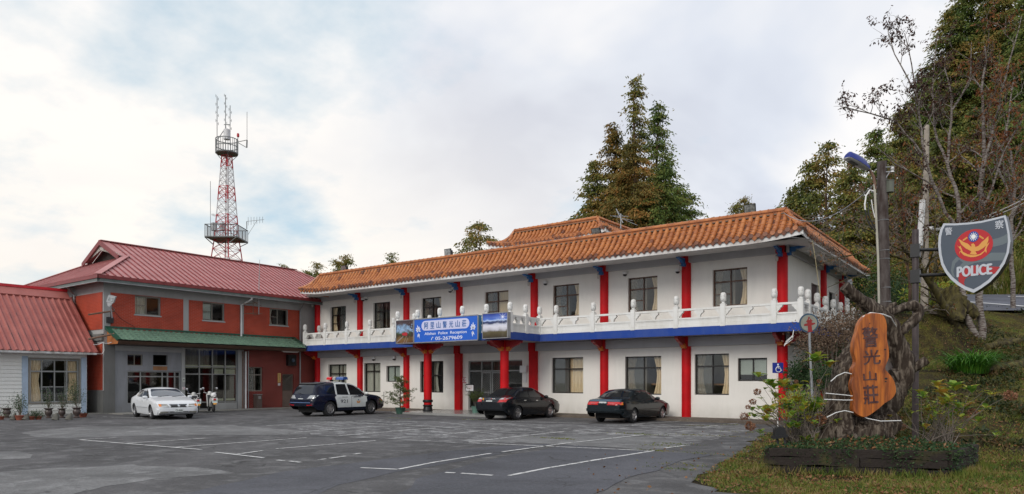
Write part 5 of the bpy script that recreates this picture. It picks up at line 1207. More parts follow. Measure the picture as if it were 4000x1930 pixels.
p0, p1 = atD(345, 1229, 36.3), atD(447, 1214, 37.2); mb = MB(); mb.tube([p0, p1], .045, 8); tag(mb.build('steel_arm', M['rust'], None, p0), 'rusty horizontal steel arm fixed across the brick building corner', 'pipe')
p0, p1 = atD(345, 1325, 36.3), atD(447, 1304, 36.8); mb = MB(); mb.tube([p0, p1], .05, 8); tag(mb.build('steel_arm', M['rust'], None, p0), 'dark pipe sticking out beside the end of the green canopy', 'pipe')
def cable(name, label, pts, r=.012, mat='black', sag=0., cat='cable'):
    P_ = []
    for i in range(len(pts)-1):
        a, b = Vector(pts[i]), Vector(pts[i+1])
        for k in range(10):
            t = k/10; P_.append(a.lerp(b, t)-Vector((0, 0, sag*4*t*(1-t))))
    P_.append(Vector(pts[-1])); mb = MB(); mb.tube(P_, r, 6)
    return tag(mb.build(name, M[mat], None, P_[0]), label, cat)
def Q(L, X0): return [onX(a, b, X0) for a, b in L]
cable('cable', 'black cable looping down the brick onto the green canopy', Q([(446, 1215), (470, 1243), (500, 1262), (524, 1275), (527, 1295), (505, 1313), (480, 1310), (435, 1297)], BX+.12), .012)
cable('cable', 'pale cable hanging from the canopy end to the white house roof', [atD(436, 1337, 36.5), atD(400, 1338, 36.2), atD(366, 1346, 35.8)], .015, 'white_pl', .05)
cable('cable', 'cable loop below the canopy end on the grey wall', [atD(405, 1335, 36.5), atD(407, 1370, 36.6), atD(398, 1383, 36.6), atD(372, 1381, 36.2)], .012, 'white_pl')
# aerial on the facade
ax_ = BX+.55; o = thing('aerial_mast', 'thin steel aerial mast bracketed to the brick building beside the downpipe', 'antenna', onX(1011, 1228, ax_)); mb = MB(); mb.tube([onX(1011, 1228, ax_), onX(1012, 1100, ax_), onX(1014.5, 1014, ax_)], [.03, .025, .012], 8); mb.build('mast', M['steel'], o)
mb = MB()
for L in (((951, 1187), (1012, 1182)), ((951, 1226), (1012, 1222)), ((953, 1187), (953, 1226)), ((989, 1182), (989, 1228)), ((989, 1232), (1025, 1223)), ((985, 1176), (1022, 1196)), ((960, 1225), (1000, 1227))):
    mb.bar(onX(*L[0], ax_-.2), onX(*L[1], ax_), .03)
mb.build('bracket', M['rust'], o)
ty = 33.; a = onY(2425, 893, ty); o = thing('tv_aerial', 'tilted television aerial on a short mast behind the lodge ridge', 'antenna', (a.x, a.y, a.z)); mb = MB(); mb.tube([a, onY(2425, 835, ty)], .025); mb.build('mast', M['steel'], o)
mb = MB(); s0, s1 = onY(2407, 816, ty), onY(2433, 870, ty); mb.bar(s0, s1, .035)
for k, (l_, r_) in enumerate((((2383, 843), (2455, 845)), ((2385, 842), (2472, 862)), ((2412, 846), (2490, 880)), ((2415, 830), (2440, 848)))): mb.bar(onY(*l_, ty), onY(*r_, ty), .015)
mb.build('elements', M['steel'], o)
hy = atD(3052, 1392, 27.4)
cable('wire_bundle', 'coil of pale wires hanging from the blue balcony edge corner', [atD(3100, 1290, 27.5), atD(3097, 1310, 27.4), atD(3070, 1335, 27.4), atD(3063, 1352, 27.4), atD(3075, 1335, 27.4), atD(3098, 1312, 27.4), atD(3096, 1325, 27.4), atD(3066, 1347, 27.4)], .014, 'white_pl')
# ------------------------------------------------------------ vehicles (built nose along +X, right side at -Y)
def paint(name, c, rough=.22, coat=.3):
    return pm(name, c, rough, .03, 1, spec=.35, coat=coat)
M['cglass'] = pm('car_glass', (.012, .014, .016), .06, .02, spec=.7, coat=.3); M['cglass_l'] = pm('windscreen_glass', (.05, .065, .09), .05, .02, spec=.8, coat=.6)
M['lamp_red'] = pm('lamp_red', (.50, .012, .012), .15, .15, 12, coat=.4); M['lamp_clear'] = pm('lamp_clear', (.42, .43, .43), .12, .25, 14, metal=.4); M['lamp_amber'] = pm('lamp_amber', (.70, .20, .02), .2, .1)
M['under'] = pm('underbody', (.010, .010, .010), .9); M['alloy'] = pm('alloy_rim', (.42, .42, .43), .28, .08, metal=.8); M['plate_w'] = pm('number_plate', (.66, .69, .68), .4, .02)
M['seam'] = pm('seam', (.012, .012, .012), .7)
def carbody(name, parent, L, W, mat, bot, belt, top, wheels, R, zw, taperF=.16, taperR=.12, sill=.24, tumble=.34, flare=0., matfn=None, mats=None, dx=.06):
    """belt, top: side-view profiles [(x,z)]; wheels: x of the axles"""
    xs = set(np.arange(-L/2, L/2+1e-6, dx).round(4)); 
    for xw in wheels:
        for k in range(13): xs.add(round(xw+R*cos(pi*k/12), 4))
    for p in top+belt: xs.add(round(p[0], 4))
    xs = sorted(x for x in xs if -L/2 <= x <= L/2); xs = [x for i, x in enumerate(xs) if i == 0 or x-xs[i-1] > .008 or x == L/2]
    bx, bz = zip(*belt); tx, tz = zip(*top); ox_, oz_ = zip(*bot)
    def smooth(x, a, b, w_=.09): return sum(float(np.interp(x+k*w_/3, a, b)) for k in (-2, -1, 0, 1, 2))/5
    def hw(x):
        f = max(0, (x-(L/2-.9))/.9); r = max(0, (-x-(L/2-.8))/.8); return W/2*(1-taperF*f**2.2-taperR*r**2.4)
    NS, NT = 11, 12; V = []; FI = []
    for x in xs:
        zb = float(np.interp(x, ox_, oz_)); fl = 0
        for xw in wheels:
            if abs(x-xw) < R: zb = max(zb, zw+sqrt(R*R-(x-xw)**2))
            if flare: fl = max(fl, flare*max(0, 1-abs(abs(x-xw)/(R+.10))**4))
        zs = max(smooth(x, bx, bz), zb+.04); zt = max(smooth(x, tx, tz, .06), zs+.015); h = hw(x)
        def ysz(z):
            q = np.interp(z, [.15, .3, .55, .75, zs-.03 if zs-.03 > .76 else .77, zs+.01 if zs > .77 else .8], [.925, .965, 1., .995, .965, .93]); return h*float(q)+fl*max(0, 1-max(0, z-(zw+R-.05))/.18 if z > zw+R-.05 else 1)
        ring = []
        for i in range(NS):
            z = zb+(zs-zb)*i/(NS-1); ring.append((x, ysz(z), z))
        y0 = h*.90; hh = zt-zs
        for i in range(NT):
            t = i/(NT-1)
            if t < .5:  # up the glasshouse side
                q = t/.5; ring.append((x, y0-(hh-.06 if hh > .1 else 0)*tumble*q-(.012*sin(pi*q) if hh < .2 else 0), zs+.006+(max(hh-.07, hh*.55))*q))
            else:
                q = (t-.5)/.5; y1 = y0-(hh-.06 if hh > .1 else 0)*tumble; zz0 = zs+.006+max(hh-.07, hh*.55); ring.append((x, y1*(1-q)**1.0*(1) if q < 1 else 0, zz0+(zt-zz0)*sin(q*pi/2)**.8))
        V.append(ring)
    n = NS+NT; mb = MB(); vs = []
    for ring in V: vs += [(x, y, z) for x, y, z in ring]+[(x, -y, z) for x, y, z in ring]
    fs = []; 
    for i in range(len(V)-1):
        for s_ in (0, 1):
            for j in range(n-1):
                a = i*2*n+s_*n+j; b = a+2*n; fs.append((a, b, b+1, a+1) if s_ else (a, a+1, b+1, b))
    mb.add(vs, fs, 0, True)
    for i, fl_ in ((0, 0), (len(V)-1, 1)):   # rounded closing faces
        ring = [V[i][j] for j in range(n)]+[(V[i][j][0], -V[i][j][1], V[i][j][2]) for j in range(n-2, -1, -1)]
        cz = sum(p[2] for p in ring)/len(ring); sg_ = 1 if fl_ else -1; prev = ring; 
        for q, (sc, off) in enumerate(((.975, .03), (.92, .055), (.8, .07))):
            r2 = [(p[0]+sg_*off, p[1]*sc, cz+(p[2]-cz)*sc) for p in ring]; m_ = len(ring); mb.add(prev+r2, [(k, (k+1) % m_, m_+(k+1) % m_, m_+k) for k in range(m_)], 0, True); prev = r2
        mb.add(prev, [tuple(range(len(prev)))], 0, True)
    bvh = BVHTree.FromPolygons([Vector(p) for p in mb.v], mb.f)
    if matfn:
        for i, f in enumerate(mb.f):
            c = sum((Vector(mb.v[k]) for k in f), Vector())/len(f); mb.m[i] = matfn(c)
    mb.build(name, mats or mat, parent); return bvh
def decal(bvh, outline, view, name, mat, parent, off=.006, side=-1, grid=.09, rim=.012):
    """panel cut to an outline and laid on the body surface. view 'S': (x,z) on side y*side; 'F'/'R': (y,z) seen from front/rear; 'T': (x,y) from above"""
    o2 = [Vector(p) for p in outline]; n = len(o2); pts = []
    for i in range(n):
        a, b = o2[i], o2[(i+1) % n]; k = max(1, int((b-a).length/grid))
        for j in range(k): pts.append(a.lerp(b, j/k))
    nb = len(pts); ed = [(i, (i+1) % nb) for i in range(nb)]
    x0, x1 = min(p.x for p in pts), max(p.x for p in pts); y0, y1 = min(p.y for p in pts), max(p.y for p in pts)
    u = x0+grid/2
    while u < x1:
        v = y0+grid/2
        while v < y1: pts.append(Vector((u, v))); v += grid
        u += grid
    vo, _, fo, _, _, _ = delaunay_2d_cdt(pts, ed, [list(range(nb))], 1, 1e-5)
    if view == 'S': org = lambda p: (Vector((p.x, side*3, p.y)), Vector((0, -side, 0)))
    elif view == 'F': org = lambda p: (Vector((6, p.x, p.y)), Vector((-1, 0, 0)))
    elif view == 'R': org = lambda p: (Vector((-6, p.x, p.y)), Vector((1, 0, 0)))
    else: org = lambda p: (Vector((p.x, p.y, 5)), Vector((0, 0, -1)))
    V = []; ok = []
    for p in vo:
        o_, d_ = org(p); h, nr, _, _ = bvh.ray_cast(o_, d_)
        if h is None: V.append(None); continue
        V.append((h, nr if nr.dot(d_) < 0 else -nr))
    good = [p for p in V if p]; 
    if not good: return None
    V = [p or good[0] for p in V]; top = [h+nr*off for h, nr in V]; bot = [h-nr*rim for h, nr in V]
    mb = MB(); mb.add(top, [tuple(f) for f in fo], 0, True)
    cnt = {}
    for f in fo:
        for i in range(len(f)):
            e = tuple(sorted((f[i], f[(i+1) % len(f)]))); cnt[e] = cnt.get(e, 0)+1
    m_ = len(top); be = [e for e, c in cnt.items() if c == 1]
    mb.v += [tuple(p) for p in bot]
    for a, b in be: mb.f.append([a, b, b+m_, a+m_]); mb.m.append(0); mb.sm.append(False)
    return mb.build(name, M[mat] if isinstance(mat, str) else mat, parent)
def wheel(parent, x, y, R, wd, spokes=5, rim='alloy', style=0):
    s_ = 1 if y > 0 else -1; Rm = Matrix.Rotation(-s_*pi/2, 3, 'X')
    e = bpy.data.objects.new('wheel', None)
    mb = MB(); k = R*.63
    mb.lathe([(k, -wd/2), (R*.88, -wd/2), (R*.97, -wd*.42), (R, -wd*.3), (R, wd*.3), (R*.97, wd*.42), (R*.88, wd/2), (k*1.04, wd/2), (k, wd*.46)], (x, y, R), 28, M=Rm)
    ty = mb.build('wheel', M['rubber'], parent)
    mb = MB(); mb.lathe([(k, -wd/2), (k, wd*.45), (k*.93, wd*.47), (k*.88, wd*.40), (k*.86, wd*.1), (0, wd*.08)], (x, y, R), 28, M=Rm); 
    for i in range(spokes):
        a = 2*pi*i/spokes+.2
        if style == 0:
            for da in (-.16, .16): mb.obox(Vector((x, y, R))+Rm @ Vector((cos(a+da)*k*.52, sin(a+da)*k*.52, wd*.34)), Rm @ Vector((cos(a+da*.3), sin(a+da*.3), 0))*k*.40, Rm @ Vector((-sin(a+da), cos(a+da), 0))*k*.075, Rm @ Vector((0, 0, 1))*wd*.05)
        else: mb.obox(Vector((x, y, R))+Rm @ Vector((cos(a)*k*.5, sin(a)*k*.5, wd*.36)), Rm @ Vector((cos(a), sin(a), 0))*k*.42, Rm @ Vector((-sin(a), cos(a), 0))*k*.15, Rm @ Vector((0, 0, 1))*wd*.05)
    mb.lathe([(k*.26, wd*.30), (k*.24, wd*.44), (0, wd*.46)], (x, y, R), 14, M=Rm)
    mb.build('rim', M[rim], ty); bpy.data.objects.remove(e); return ty
def plate(parent, view, x, y, z, txt, w_=.34, h=.17):
    sg_ = 1 if view == 'F' else -1
    Pp = lambda a, b, d: (x+sg_*(.012-d) , y+sg_*a, z+b)
    mb = MB(); pbox(mb, Pp, -w_/2, w_/2, -h/2, h/2, 0, .02); o = mb.build('number_plate', M['plate_w'], parent)
    text(txt, Pp, 0, -.01, h*.60, w_*.88, -.003, flat('plate_ink', (.02, .03, .03)), parent=o, off=.01); return o
def mirror(parent, x, y, z, mat):
    mb = MB(); s_ = 1 if y > 0 else -1; mb.lathe([(0, -.09), (.05, -.085), (.075, -.04), (.078, .04), (.05, .08), (0, .09)], (0, 0, 0), 12, M=Matrix.Rotation(pi/2, 3, 'X'))
    mb.v = [(x+p[0]*.75, y+p[1]*1.15, z+p[2]*.9) for p in mb.v]; mb.tube([(x+.02, y-s_*.16, z-.07), (x, y-s_*.05, z-.03)], .022, 6); return mb.build('wing_mirror', mat, parent)
def underbody(parent, L, W, R, z1=.62):
    mb = MB(); mb.box(-L/2+.35, L/2-.35, -W/2+.30, W/2-.30, .20, z1); mb.box(-L/2+.12, L/2-.15, -W/2+.16, W/2-.16, .30, z1-.1) if False else None
    return mb.build('underbody', M['under'], parent)
def gaps(bvh, parent, lines, side=-1):
    for L_ in lines:
        mb = MB(); P_ = []
        for i in range(len(L_)-1):
            a, b = Vector(L_[i]), Vector(L_[i+1]); k = max(2, int((b-a).length/.08))
            for j in range(k+(i == len(L_)-2)):
                p = a.lerp(b, j/k); h, nr, _, _ = bvh.ray_cast(Vector((p.x, side*3, p.y)), Vector((0, -side, 0)))
                if h: P_.append(h-Vector((0, side*-.0015, 0)))
        if len(P_) > 1: mb.tube(P_, .006, 4, cap=False); mb.build('door_seam', M['seam'], parent)
def handles(bvh, parent, pts, mat, side=-1, name='door_handle'):
    for x, z in pts:
        h, nr, _, _ = bvh.ray_cast(Vector((x, side*3, z)), Vector((0, -side, 0)))
        if h: mb = MB(); mb.obox(h+Vector((0, side*.018, 0)), (.085, 0, 0), (0, .012, 0), (0, 0, .014)); mb.build(name, mat, parent)
def place(o, x, y, heading): o.location = (x, y, 0); o.rotation_euler = (0, 0, radians(heading))
def mirrory(L): return [(-y, z) for y, z in L]
def both(fn, *a, **k): fn(*a, side=-1, **k); fn(*a, side=1, **k)
# ---- police SUV
t_ = thing('police_car', 'dark blue and white police patrol car marked 921 with red and blue roof lights', 'car')
navy = paint('navy_paint', (.004, .007, .022)); whp = paint('white_car_paint', (.66, .68, .66), .25)
L, W, R, zw = 4.86, 1.86, .41, .37; ax = (-1.42, 1.36)
top = [(-2.43, .82), (-2.36, 1.06), (-2.16, 1.52), (-2.02, 1.635), (-1.5, 1.68), (-.7, 1.70), (-.1, 1.68), (.35, 1.60), (.75, 1.38), (1.10, 1.11), (1.5, 1.06), (2.0, .98), (2.25, .88), (2.40, .70)]
belt = [(-2.43, .80), (-2.3, 1.04), (-1.6, 1.07), (.6, 1.0), (1.10, .99), (1.8, .93), (2.2, .82), (2.40, .64)]
bot = [(-2.43, .50), (-2.2, .34), (-1.8, .28), (1.8, .26), (2.2, .28), (2.40, .38)]
bv = carbody('body', t_, L, W, navy, bot, belt, top, ax, R+.02, zw, flare=.03, taperF=.20, taperR=.08)
underbody(t_, L, W, R, .75)
for x in ax:
    for s_ in (-1, 1): wheel(t_, x, s_*(W/2-.14), .365, .24, 6)
for s_ in (-1, 1):
    fd = decal(bv, [(-.02, .42), (.92, .42), (1.00, .60), (1.02, .96), (.74, 1.0), (-.03, 1.02)], 'S', 'door', whp, t_, side=s_); rd_ = decal(bv, [(-.98, .42), (-.045, .42), (-.055, 1.02), (-1.05, 1.045), (-1.12, .92), (-1.06, .70)], 'S', 'door', whp, t_, side=s_)
    decal(bv, [(-1.02, 1.06), (-.98, 1.62), (-.6, 1.645), (-.05, 1.635), (.33, 1.56), (.72, 1.34), (1.06, 1.06), (1.03, 1.03), (.96, 1.06), (.66, 1.28), (.30, 1.50), (-.06, 1.575), (-.14, 1.575), (-.07, 1.04), (-.16, 1.04), (-.24, 1.575), (-.88, 1.57), (-.93, 1.06)], 'S', 'window_surround', whp, t_, side=s_, off=.008)
    decal(bv, [(-.90, 1.075), (-.86, 1.56), (-.27, 1.565), (-.19, 1.06)], 'S', 'side_window', 'cglass', t_, side=s_); decal(bv, [(-.05, 1.06), (-.12, 1.565), (.28, 1.49), (.64, 1.27), (.92, 1.05)], 'S', 'side_window', 'cglass', t_, side=s_)
    decal(bv, [(-1.08, 1.10), (-1.10, 1.50), (-1.95, 1.46), (-1.45, 1.12)], 'S', 'side_window', 'cglass', t_, side=s_)
    handles(bv, t_, [(-.84, .91), (.10, .90)], whp, side=s_)
    Pd = lambda a, b, d, s_=s_: (a, s_*(W/2*.995+.013-d), b)
    text('921', Pd, -.55, .72, .17, .46, 0, flat('door_ink', (.02, .02, .03)), parent=t_, off=.005, flip=-s_); text('嘉義縣警察局', Pd, .35, .91, .065, .50, .0, M['door_ink'], parent=t_, flip=-s_); text('阿里山分局', Pd, -.50, .92, .065, .34, .0, M['door_ink'], parent=t_, flip=-s_)
    mb = MB(); disc(mb, Pd, .42, .77, .035, 0, .01); mb.build('badge_sun', flat('badge_blue', (.02, .04, .12)), t_)
    mb = MB()
    for q in (1, -1):
        mb.prism([(.42, .62), (.42+q*.06, .60), (.42+q*.11, .66), (.42+q*.12, .74), (.42+q*.08, .70), (.42+q*.06, .74), (.42+q*.03, .67), (.42, .70)], Pd, 0, .01)
    mb.build('badge', flat('badge_gold', (.65, .28, .06)), t_)
    mirror(t_, .92, s_*(W/2+.07), 1.10, whp)
    decal(bv, [(1.02, .92), (1.12, .915), (1.12, .94), (1.02, .945)], 'S', 'side_marker', 'lamp_clear', t_, side=s_); decal(bv, [(1.95, .80), (2.28, .74), (2.30, .66), (2.05, .72)], 'S', 'headlight', 'lamp_amber', t_, side=s_)
decal(bv, [(-.95, -.66), (.3, -.64), (.5, -.60), (.5, .60), (.3, .64), (-.95, .66)], 'T', 'roof_panel', whp, t_)
decal(bv, [(-.58, 1.09), (.58, 1.09), (.66, 1.12), (.60, 1.50), (.5, 1.53), (-.5, 1.53), (-.60, 1.50), (-.66, 1.12)], 'R', 'rear_window', 'cglass', t_)
decal(bv, [(-.60, 1.54), (.60, 1.54), (.62, 1.60), (-.62, 1.60)], 'R', 'spoiler', 'black', t_, off=.05)
decal(bv, [(-.62, 1.08), (.62, 1.08), (.62, 1.36), (.5, 1.54), (-.5, 1.54), (-.62, 1.36)], 'F', 'windscreen', 'cglass', t_)
for s_ in (-1, 1):
    o2 = [(s_*.40, .86), (s_*.84, .88), (s_*.86, 1.03), (s_*.56, 1.03)]; decal(bv, o2, 'R', 'tail_light', 'lamp_clear', t_, off=.02); decal(bv, [(s_*.45, .54), (s_*.82, .56), (s_*.82, .63), (s_*.47, .61)], 'R', 'rear_reflector', 'lamp_red', t_, off=.012)
decal(bv, [(-.70, .665), (.70, .665), (.72, .70), (-.72, .70)], 'R', 'chrome_strip', paint('blue_sheen', (.10, .16, .30)), t_, off=.03); decal(bv, [(-.8, .36), (.8, .36), (.86, .62), (-.86, .62)], 'R', 'bumper', navy, t_, off=.03)
plate(t_, 'R', -2.475, .0, .80, '5636-US'); mb = MB(); mb.add([(-2.475, 0, 1.0), (-2.475, -.035, .945), (-2.475, .035, .945)], [(0, 1, 2)]); mb.build('badge', M['chrome'], t_)
mb = MB(); mb.tube([(-2.42, .02, 1.12), (-2.40, .35, 1.15)], .012, 6); mb.build('wiper', M['black'], t_)
for y, w_, mt in ((.45, .34, 'lamp_red2'), (.08, .20, 'lamp_clear'), (-.34, .50, 'lamp_blue')):
    if mt == 'lamp_red2': M[mt] = pm(mt, (.55, .01, .015), .12, .12, 20, coat=.5)
    if mt == 'lamp_blue': M[mt] = pm(mt, (.02, .08, .30), .12, .12, 20, coat=.5)
    mb = MB(); mb.prism([(-.17, 0), (-.15, .11), (-.08, .15), (.08, .15), (.15, .11), (.17, 0)], lambda a, b, d: (-.15+a, y+d, 1.79+b), -w_/2, w_/2, 0); mb.build('roof_beacon', M[mt], t_)
mb = MB()
for y in (-.42, .42): mb.box(-.22, -.08, y-.05, y+.05, 1.68, 1.80)
mb.build('beacon_mount', M['black'], t_)
mb = MB(); mb.tube([(-1.3, .25, 1.66), (-1.42, .25, 1.86)], [.012, .004], 6); mb.build('aerial', M['black'], t_)
mb = MB(); mb.tube([(2.34, -.72, .55), (2.45, -.74, .62), (2.46, -.74, 1.15)], .014, 6); mb.build('corner_pole', M['black'], t_)
suv = t_
# ---- sedans
def sedan(nm, label, L, W, top, belt, ax, mat, R=.33, sidew=((), ()), seams=(), rear=None, bot=None, taperF=.16, taperR=.12, hnd=None, hm=None, rim=0, spk=5, glassF='cglass', glassR='cglass', rg=None, fg=None, door_polys=()):
    t_ = thing(nm, label, 'car'); bot = bot or [(-L/2, .42), (-L/2+.25, .26), (-L/2+.6, .22), (L/2-.6, .20), (L/2-.15, .22), (L/2, .34)]
    bv = carbody('body', t_, L, W, mat, bot, belt, top, ax, R+.035, R-.005, taperF=taperF, taperR=taperR); underbody(t_, L, W, R)
    for x in ax:
        for s_ in (-1, 1): wheel(t_, x, s_*(W/2-.13), R, .21, spk, style=rim)
    for s_ in (-1, 1):
        for q in sidew: decal(bv, q, 'S', 'side_window', 'cglass', t_, side=s_)
        for q in door_polys: decal(bv, q, 'S', 'door', mat, t_, side=s_, off=.003)
        handles(bv, t_, hnd, hm or mat, side=s_)
    decal(bv, rg, 'R', 'rear_window', glassR, t_); decal(bv, fg, 'F', 'windscreen', glassF, t_)
    return t_, bv
# grey-black compact sedan
bk = paint('black_car_paint', (.007, .009, .012), .20); L, W = 4.45, 1.74
top = [(-2.22, .80), (-2.16, .99), (-1.72, 1.045), (-1.52, 1.08), (-.98, 1.36), (-.72, 1.435), (-.2, 1.465), (.15, 1.45), (.55, 1.30), (1.12, 1.03), (1.6, .93), (2.0, .82), (2.2, .66)]
belt = [(-2.22, .78), (-2.1, .95), (-1.6, .98), (.3, .94), (1.1, .92), (1.6, .86), (2.0, .76), (2.2, .60)]
car2, bv = sedan('parked_car', 'blackish sedan parked in front of the entrance with its tail to the lot', L, W, top, belt, (-1.30, 1.27), bk, R=.32, rim=1, spk=5,
  sidew=([(-1.12, 1.02), (-.93, 1.28), (-.74, 1.37), (-.42, 1.385), (-.40, 1.0)], [(-.33, 1.0), (-.35, 1.385), (.05, 1.37), (.42, 1.26), (.86, 1.01), (.80, .98)]),
  hnd=[(-.82, .86), (.10, .84)], hm=M['chrome'], rg=[(-.60, 1.09), (.60, 1.09), (.52, 1.33), (.42, 1.37), (-.42, 1.37), (-.52, 1.33)], fg=[(-.66, 1.05), (.66, 1.05), (.5, 1.38), (-.5, 1.38)],
  door_polys=([(-.99, .46), (-.98, .70), (-1.14, .97), (-.38, .955), (-.375, .28), (-.9, .28)], [(-.355, .28), (-.36, .955), (.88, .94), (.93, .70), (.86, .28)]))
for s_ in (-1, 1):
    decal(bv, [(s_*.44, .79), (s_*.78, .80), (s_*.80, .98), (s_*.52, .95)], 'R', 'tail_light', 'lamp_red', car2, off=.015); decal(bv, [(s_*.46, .90), (s_*.76, .92), (s_*.77, .985), (s_*.54, .965)], 'R', 'reversing_lamp', 'lamp_clear', car2, off=.022)
    mirror(car2, .78, s_*(W/2+.06), 1.0, bk)
decal(bv, [(-.80, .36), (.80, .36), (.84, .70), (.80, .76), (.44, .76), (.40, .66), (-.40, .66), (-.44, .76), (-.80, .76), (-.84, .70)], 'R', 'bumper', bk, car2, off=.03)
plate(car2, 'R', -2.27, .02, .79, '0725-ZN', .33, .16)
for y, nmz, w_, h_, c_ in ((.36, 'sticker', .07, .10, (.65, .30, .03)),):
    mb = MB(); mb.box(-2.262, -2.256, y-w_/2, y+w_/2, .93-.05, .93+.05); mb.build('sticker', flat('sticker_orange', c_), car2)
Pr = lambda a, b, d: (-2.262+d, -a, b)
text('PROPO', Pr, .22, .945, .04, .18, 0, M['white_txt'], parent=car2, off=.01); mb = MB(); mb.prism([(.08, .925), (.12, .925), (.12, .965), (.08, .965)], Pr, -.002, .002); mb.build('sticker', M['sign_red'], car2)
mb = MB(); mb.tube([(-2.262, -.0+.055*cos(k*pi/6), .945+.035*sin(k*pi/6)) for k in range(13)], .006, 5); mb.build('badge', M['chrome'], car2)
decal(bv, [(1.90, .74), (2.12, .66), (2.10, .60), (1.95, .64)], 'S', 'headlight', 'lamp_clear', car2, side=-1); decal(bv, [(1.10, .77), (1.16, .77), (1.16, .80), (1.10, .80)], 'S', 'side_marker', 'lamp_clear', car2, side=-1)
mb = MB()
for k in range(3): mb.tube([(-.6, .05*(k-1), 1.44), (-.75-.03*k, .08*(k-1), 1.52)], .004, 4)
mb.build('aerial', M['black'], car2)
# dark green sedan
gr = paint('dark_green_paint', (.006, .012, .016), .18); L, W = 4.62, 1.74
top = [(-2.30, .80), (-2.25, .96), (-1.70, 1.0), (-1.55, 1.04), (-1.02, 1.33), (-.80, 1.385), (-.2, 1.41), (.12, 1.39), (.52, 1.24), (.98, .99), (1.5, .90), (2.0, .79), (2.27, .64)]
belt = [(-2.30, .78), (-2.2, .92), (-1.6, .945), (.3, .92), (1.0, .89), (1.5, .83), (2.0, .72), (2.27, .58)]
car3, bv = sedan('parked_car', 'dark green sedan with wide red tail lamps parked right of the black sedan', L, W, top, belt, (-1.24, 1.38), gr, R=.31, rim=1, spk=5,
  sidew=([(-1.16, .985), (-.98, 1.24), (-.80, 1.315), (-.46, 1.33), (-.42, .965)], [(-.35, .965), (-.39, 1.33), (.02, 1.32), (.38, 1.21), (.78, .97), (.72, .95)]),
  hnd=[(-.86, .80), (.02, .78)], rg=[(-.63, 1.05), (.63, 1.05), (.54, 1.29), (.44, 1.325), (-.44, 1.325), (-.54, 1.29)], fg=[(-.66, 1.02), (.66, 1.02), (.5, 1.33), (-.5, 1.33)],
  door_polys=([(-.93, .44), (-.93, .66), (-1.08, .93), (-.39, .925), (-.385, .27), (-.84, .27)], [(-.365, .27), (-.37, .925), (.82, .905), (.96, .66), (.92, .27)]))
for s_ in (-1, 1):
    decal(bv, [(s_*.20, .75), (s_*.78, .75), (s_*.78, .87), (s_*.20, .87)], 'R', 'tail_light', 'lamp_red', car3, off=.012); decal(bv, [(s_*.34, .79), (s_*.52, .79), (s_*.52, .83), (s_*.34, .83)], 'R', 'reversing_lamp', 'lamp_clear', car3, off=.02)
    decal(bv, [(-2.27, .755), (-2.12, .755), (-2.12, .865), (-2.27, .865)], 'S', 'indicator', 'lamp_amber', car3, side=s_, off=.012); mirror(car3, .70, s_*(W/2+.06), .97, gr)
decal(bv, [(-.78, .36), (.78, .36), (.84, .60), (-.84, .60)], 'R', 'bumper', gr, car3, off=.045); decal(bv, [(-.74, .885), (.74, .885), (.70, .965), (-.70, .965)], 'R', 'boot_lip', paint('green_sheen', (.05, .09, .13)), car3, off=.012)
plate(car3, 'R', -2.345, .0, .80, 'DK-7216', .33, .16); handles(bv, car3, [], gr)
decal(bv, [(-1.9, .37), (.0, .37), (1.0, .37), (1.0, .385), (0, .385), (-1.9, .385)], 'S', 'side_moulding', 'black', car3, side=-1) if False else None
decal(bv, [(-.88, .53), (.93, .53), (.93, .555), (-.88, .555)], 'S', 'side_moulding', 'black', car3, side=-1, off=.012)
# white sedan
wh = paint('white_sedan_paint', (.70, .72, .74), .22); L, W = 4.85, 1.82
top = [(-2.42, .78), (-2.36, .97), (-1.85, 1.02), (-1.66, 1.06), (-1.12, 1.33), (-.85, 1.40), (-.3, 1.435), (.05, 1.41), (.45, 1.27), (1.02, 1.0), (1.5, .93), (2.0, .85), (2.28, .74), (2.36, .62)]
belt = [(-2.42, .76), (-2.3, .93), (-1.6, .965), (.3, .92), (1.0, .90), (1.5, .87), (2.0, .79), (2.28, .68), (2.36, .56)]
car1, bv = sedan('parked_car', 'white sedan parked nose out in front of the grey shopfront', L, W, top, belt, (-1.42, 1.36), wh, R=.325, rim=1, spk=7, glassF='cglass_l', taperF=.10,
  sidew=([(-1.30, .995), (-1.06, 1.26), (-.86, 1.335), (-.44, 1.35), (-.42, .97)], [(-.35, .97), (-.37, 1.35), (-.02, 1.335), (.34, 1.22), (.80, .96), (.74, .94)]),
  hnd=[(-.86, .84), (.04, .82)], rg=[(-.60, 1.07), (.60, 1.07), (.5, 1.34), (-.5, 1.34)], fg=[(-.70, 1.02), (.70, 1.02), (.72, 1.06), (.60, 1.30), (.54, 1.345), (-.54, 1.345), (-.60, 1.30), (-.72, 1.06)],
  door_polys=([(-1.05, .44), (-1.05, .70), (-1.28, .96), (-.39, .945), (-.385, .27), (-.96, .27)], [(-.365, .27), (-.37, .945), (.84, .92), (.98, .70), (.94, .27)]))
for s_ in (-1, 1):
    decal(bv, [(s_*.40, .56), (s_*.80, .60), (s_*.80, .70), (s_*.46, .68)], 'F', 'headlight', pm('headlamp', (.26, .25, .22), .15, .2, 12, coat=.5) if s_ < 0 else bpy.data.materials['headlamp'], car1, off=.012, grid=.05); decal(bv, [(s_*.70, .58), (s_*.80, .595), (s_*.80, .69), (s_*.70, .68)], 'F', 'indicator', 'lamp_amber', car1, off=.018, grid=.04)
    decal(bv, [(s_*.42, .29), (s_*.76, .30), (s_*.76, .37), (s_*.42, .36)], 'F', 'fog_light', bpy.data.materials['headlamp'] if True else None, car1, off=.035); mirror(car1, .76, s_*(W/2+.06), .98, wh)
decal(bv, [(-.82, .24), (.82, .24), (.86, .50), (-.86, .50)], 'F', 'bumper', wh, car1, off=.03)
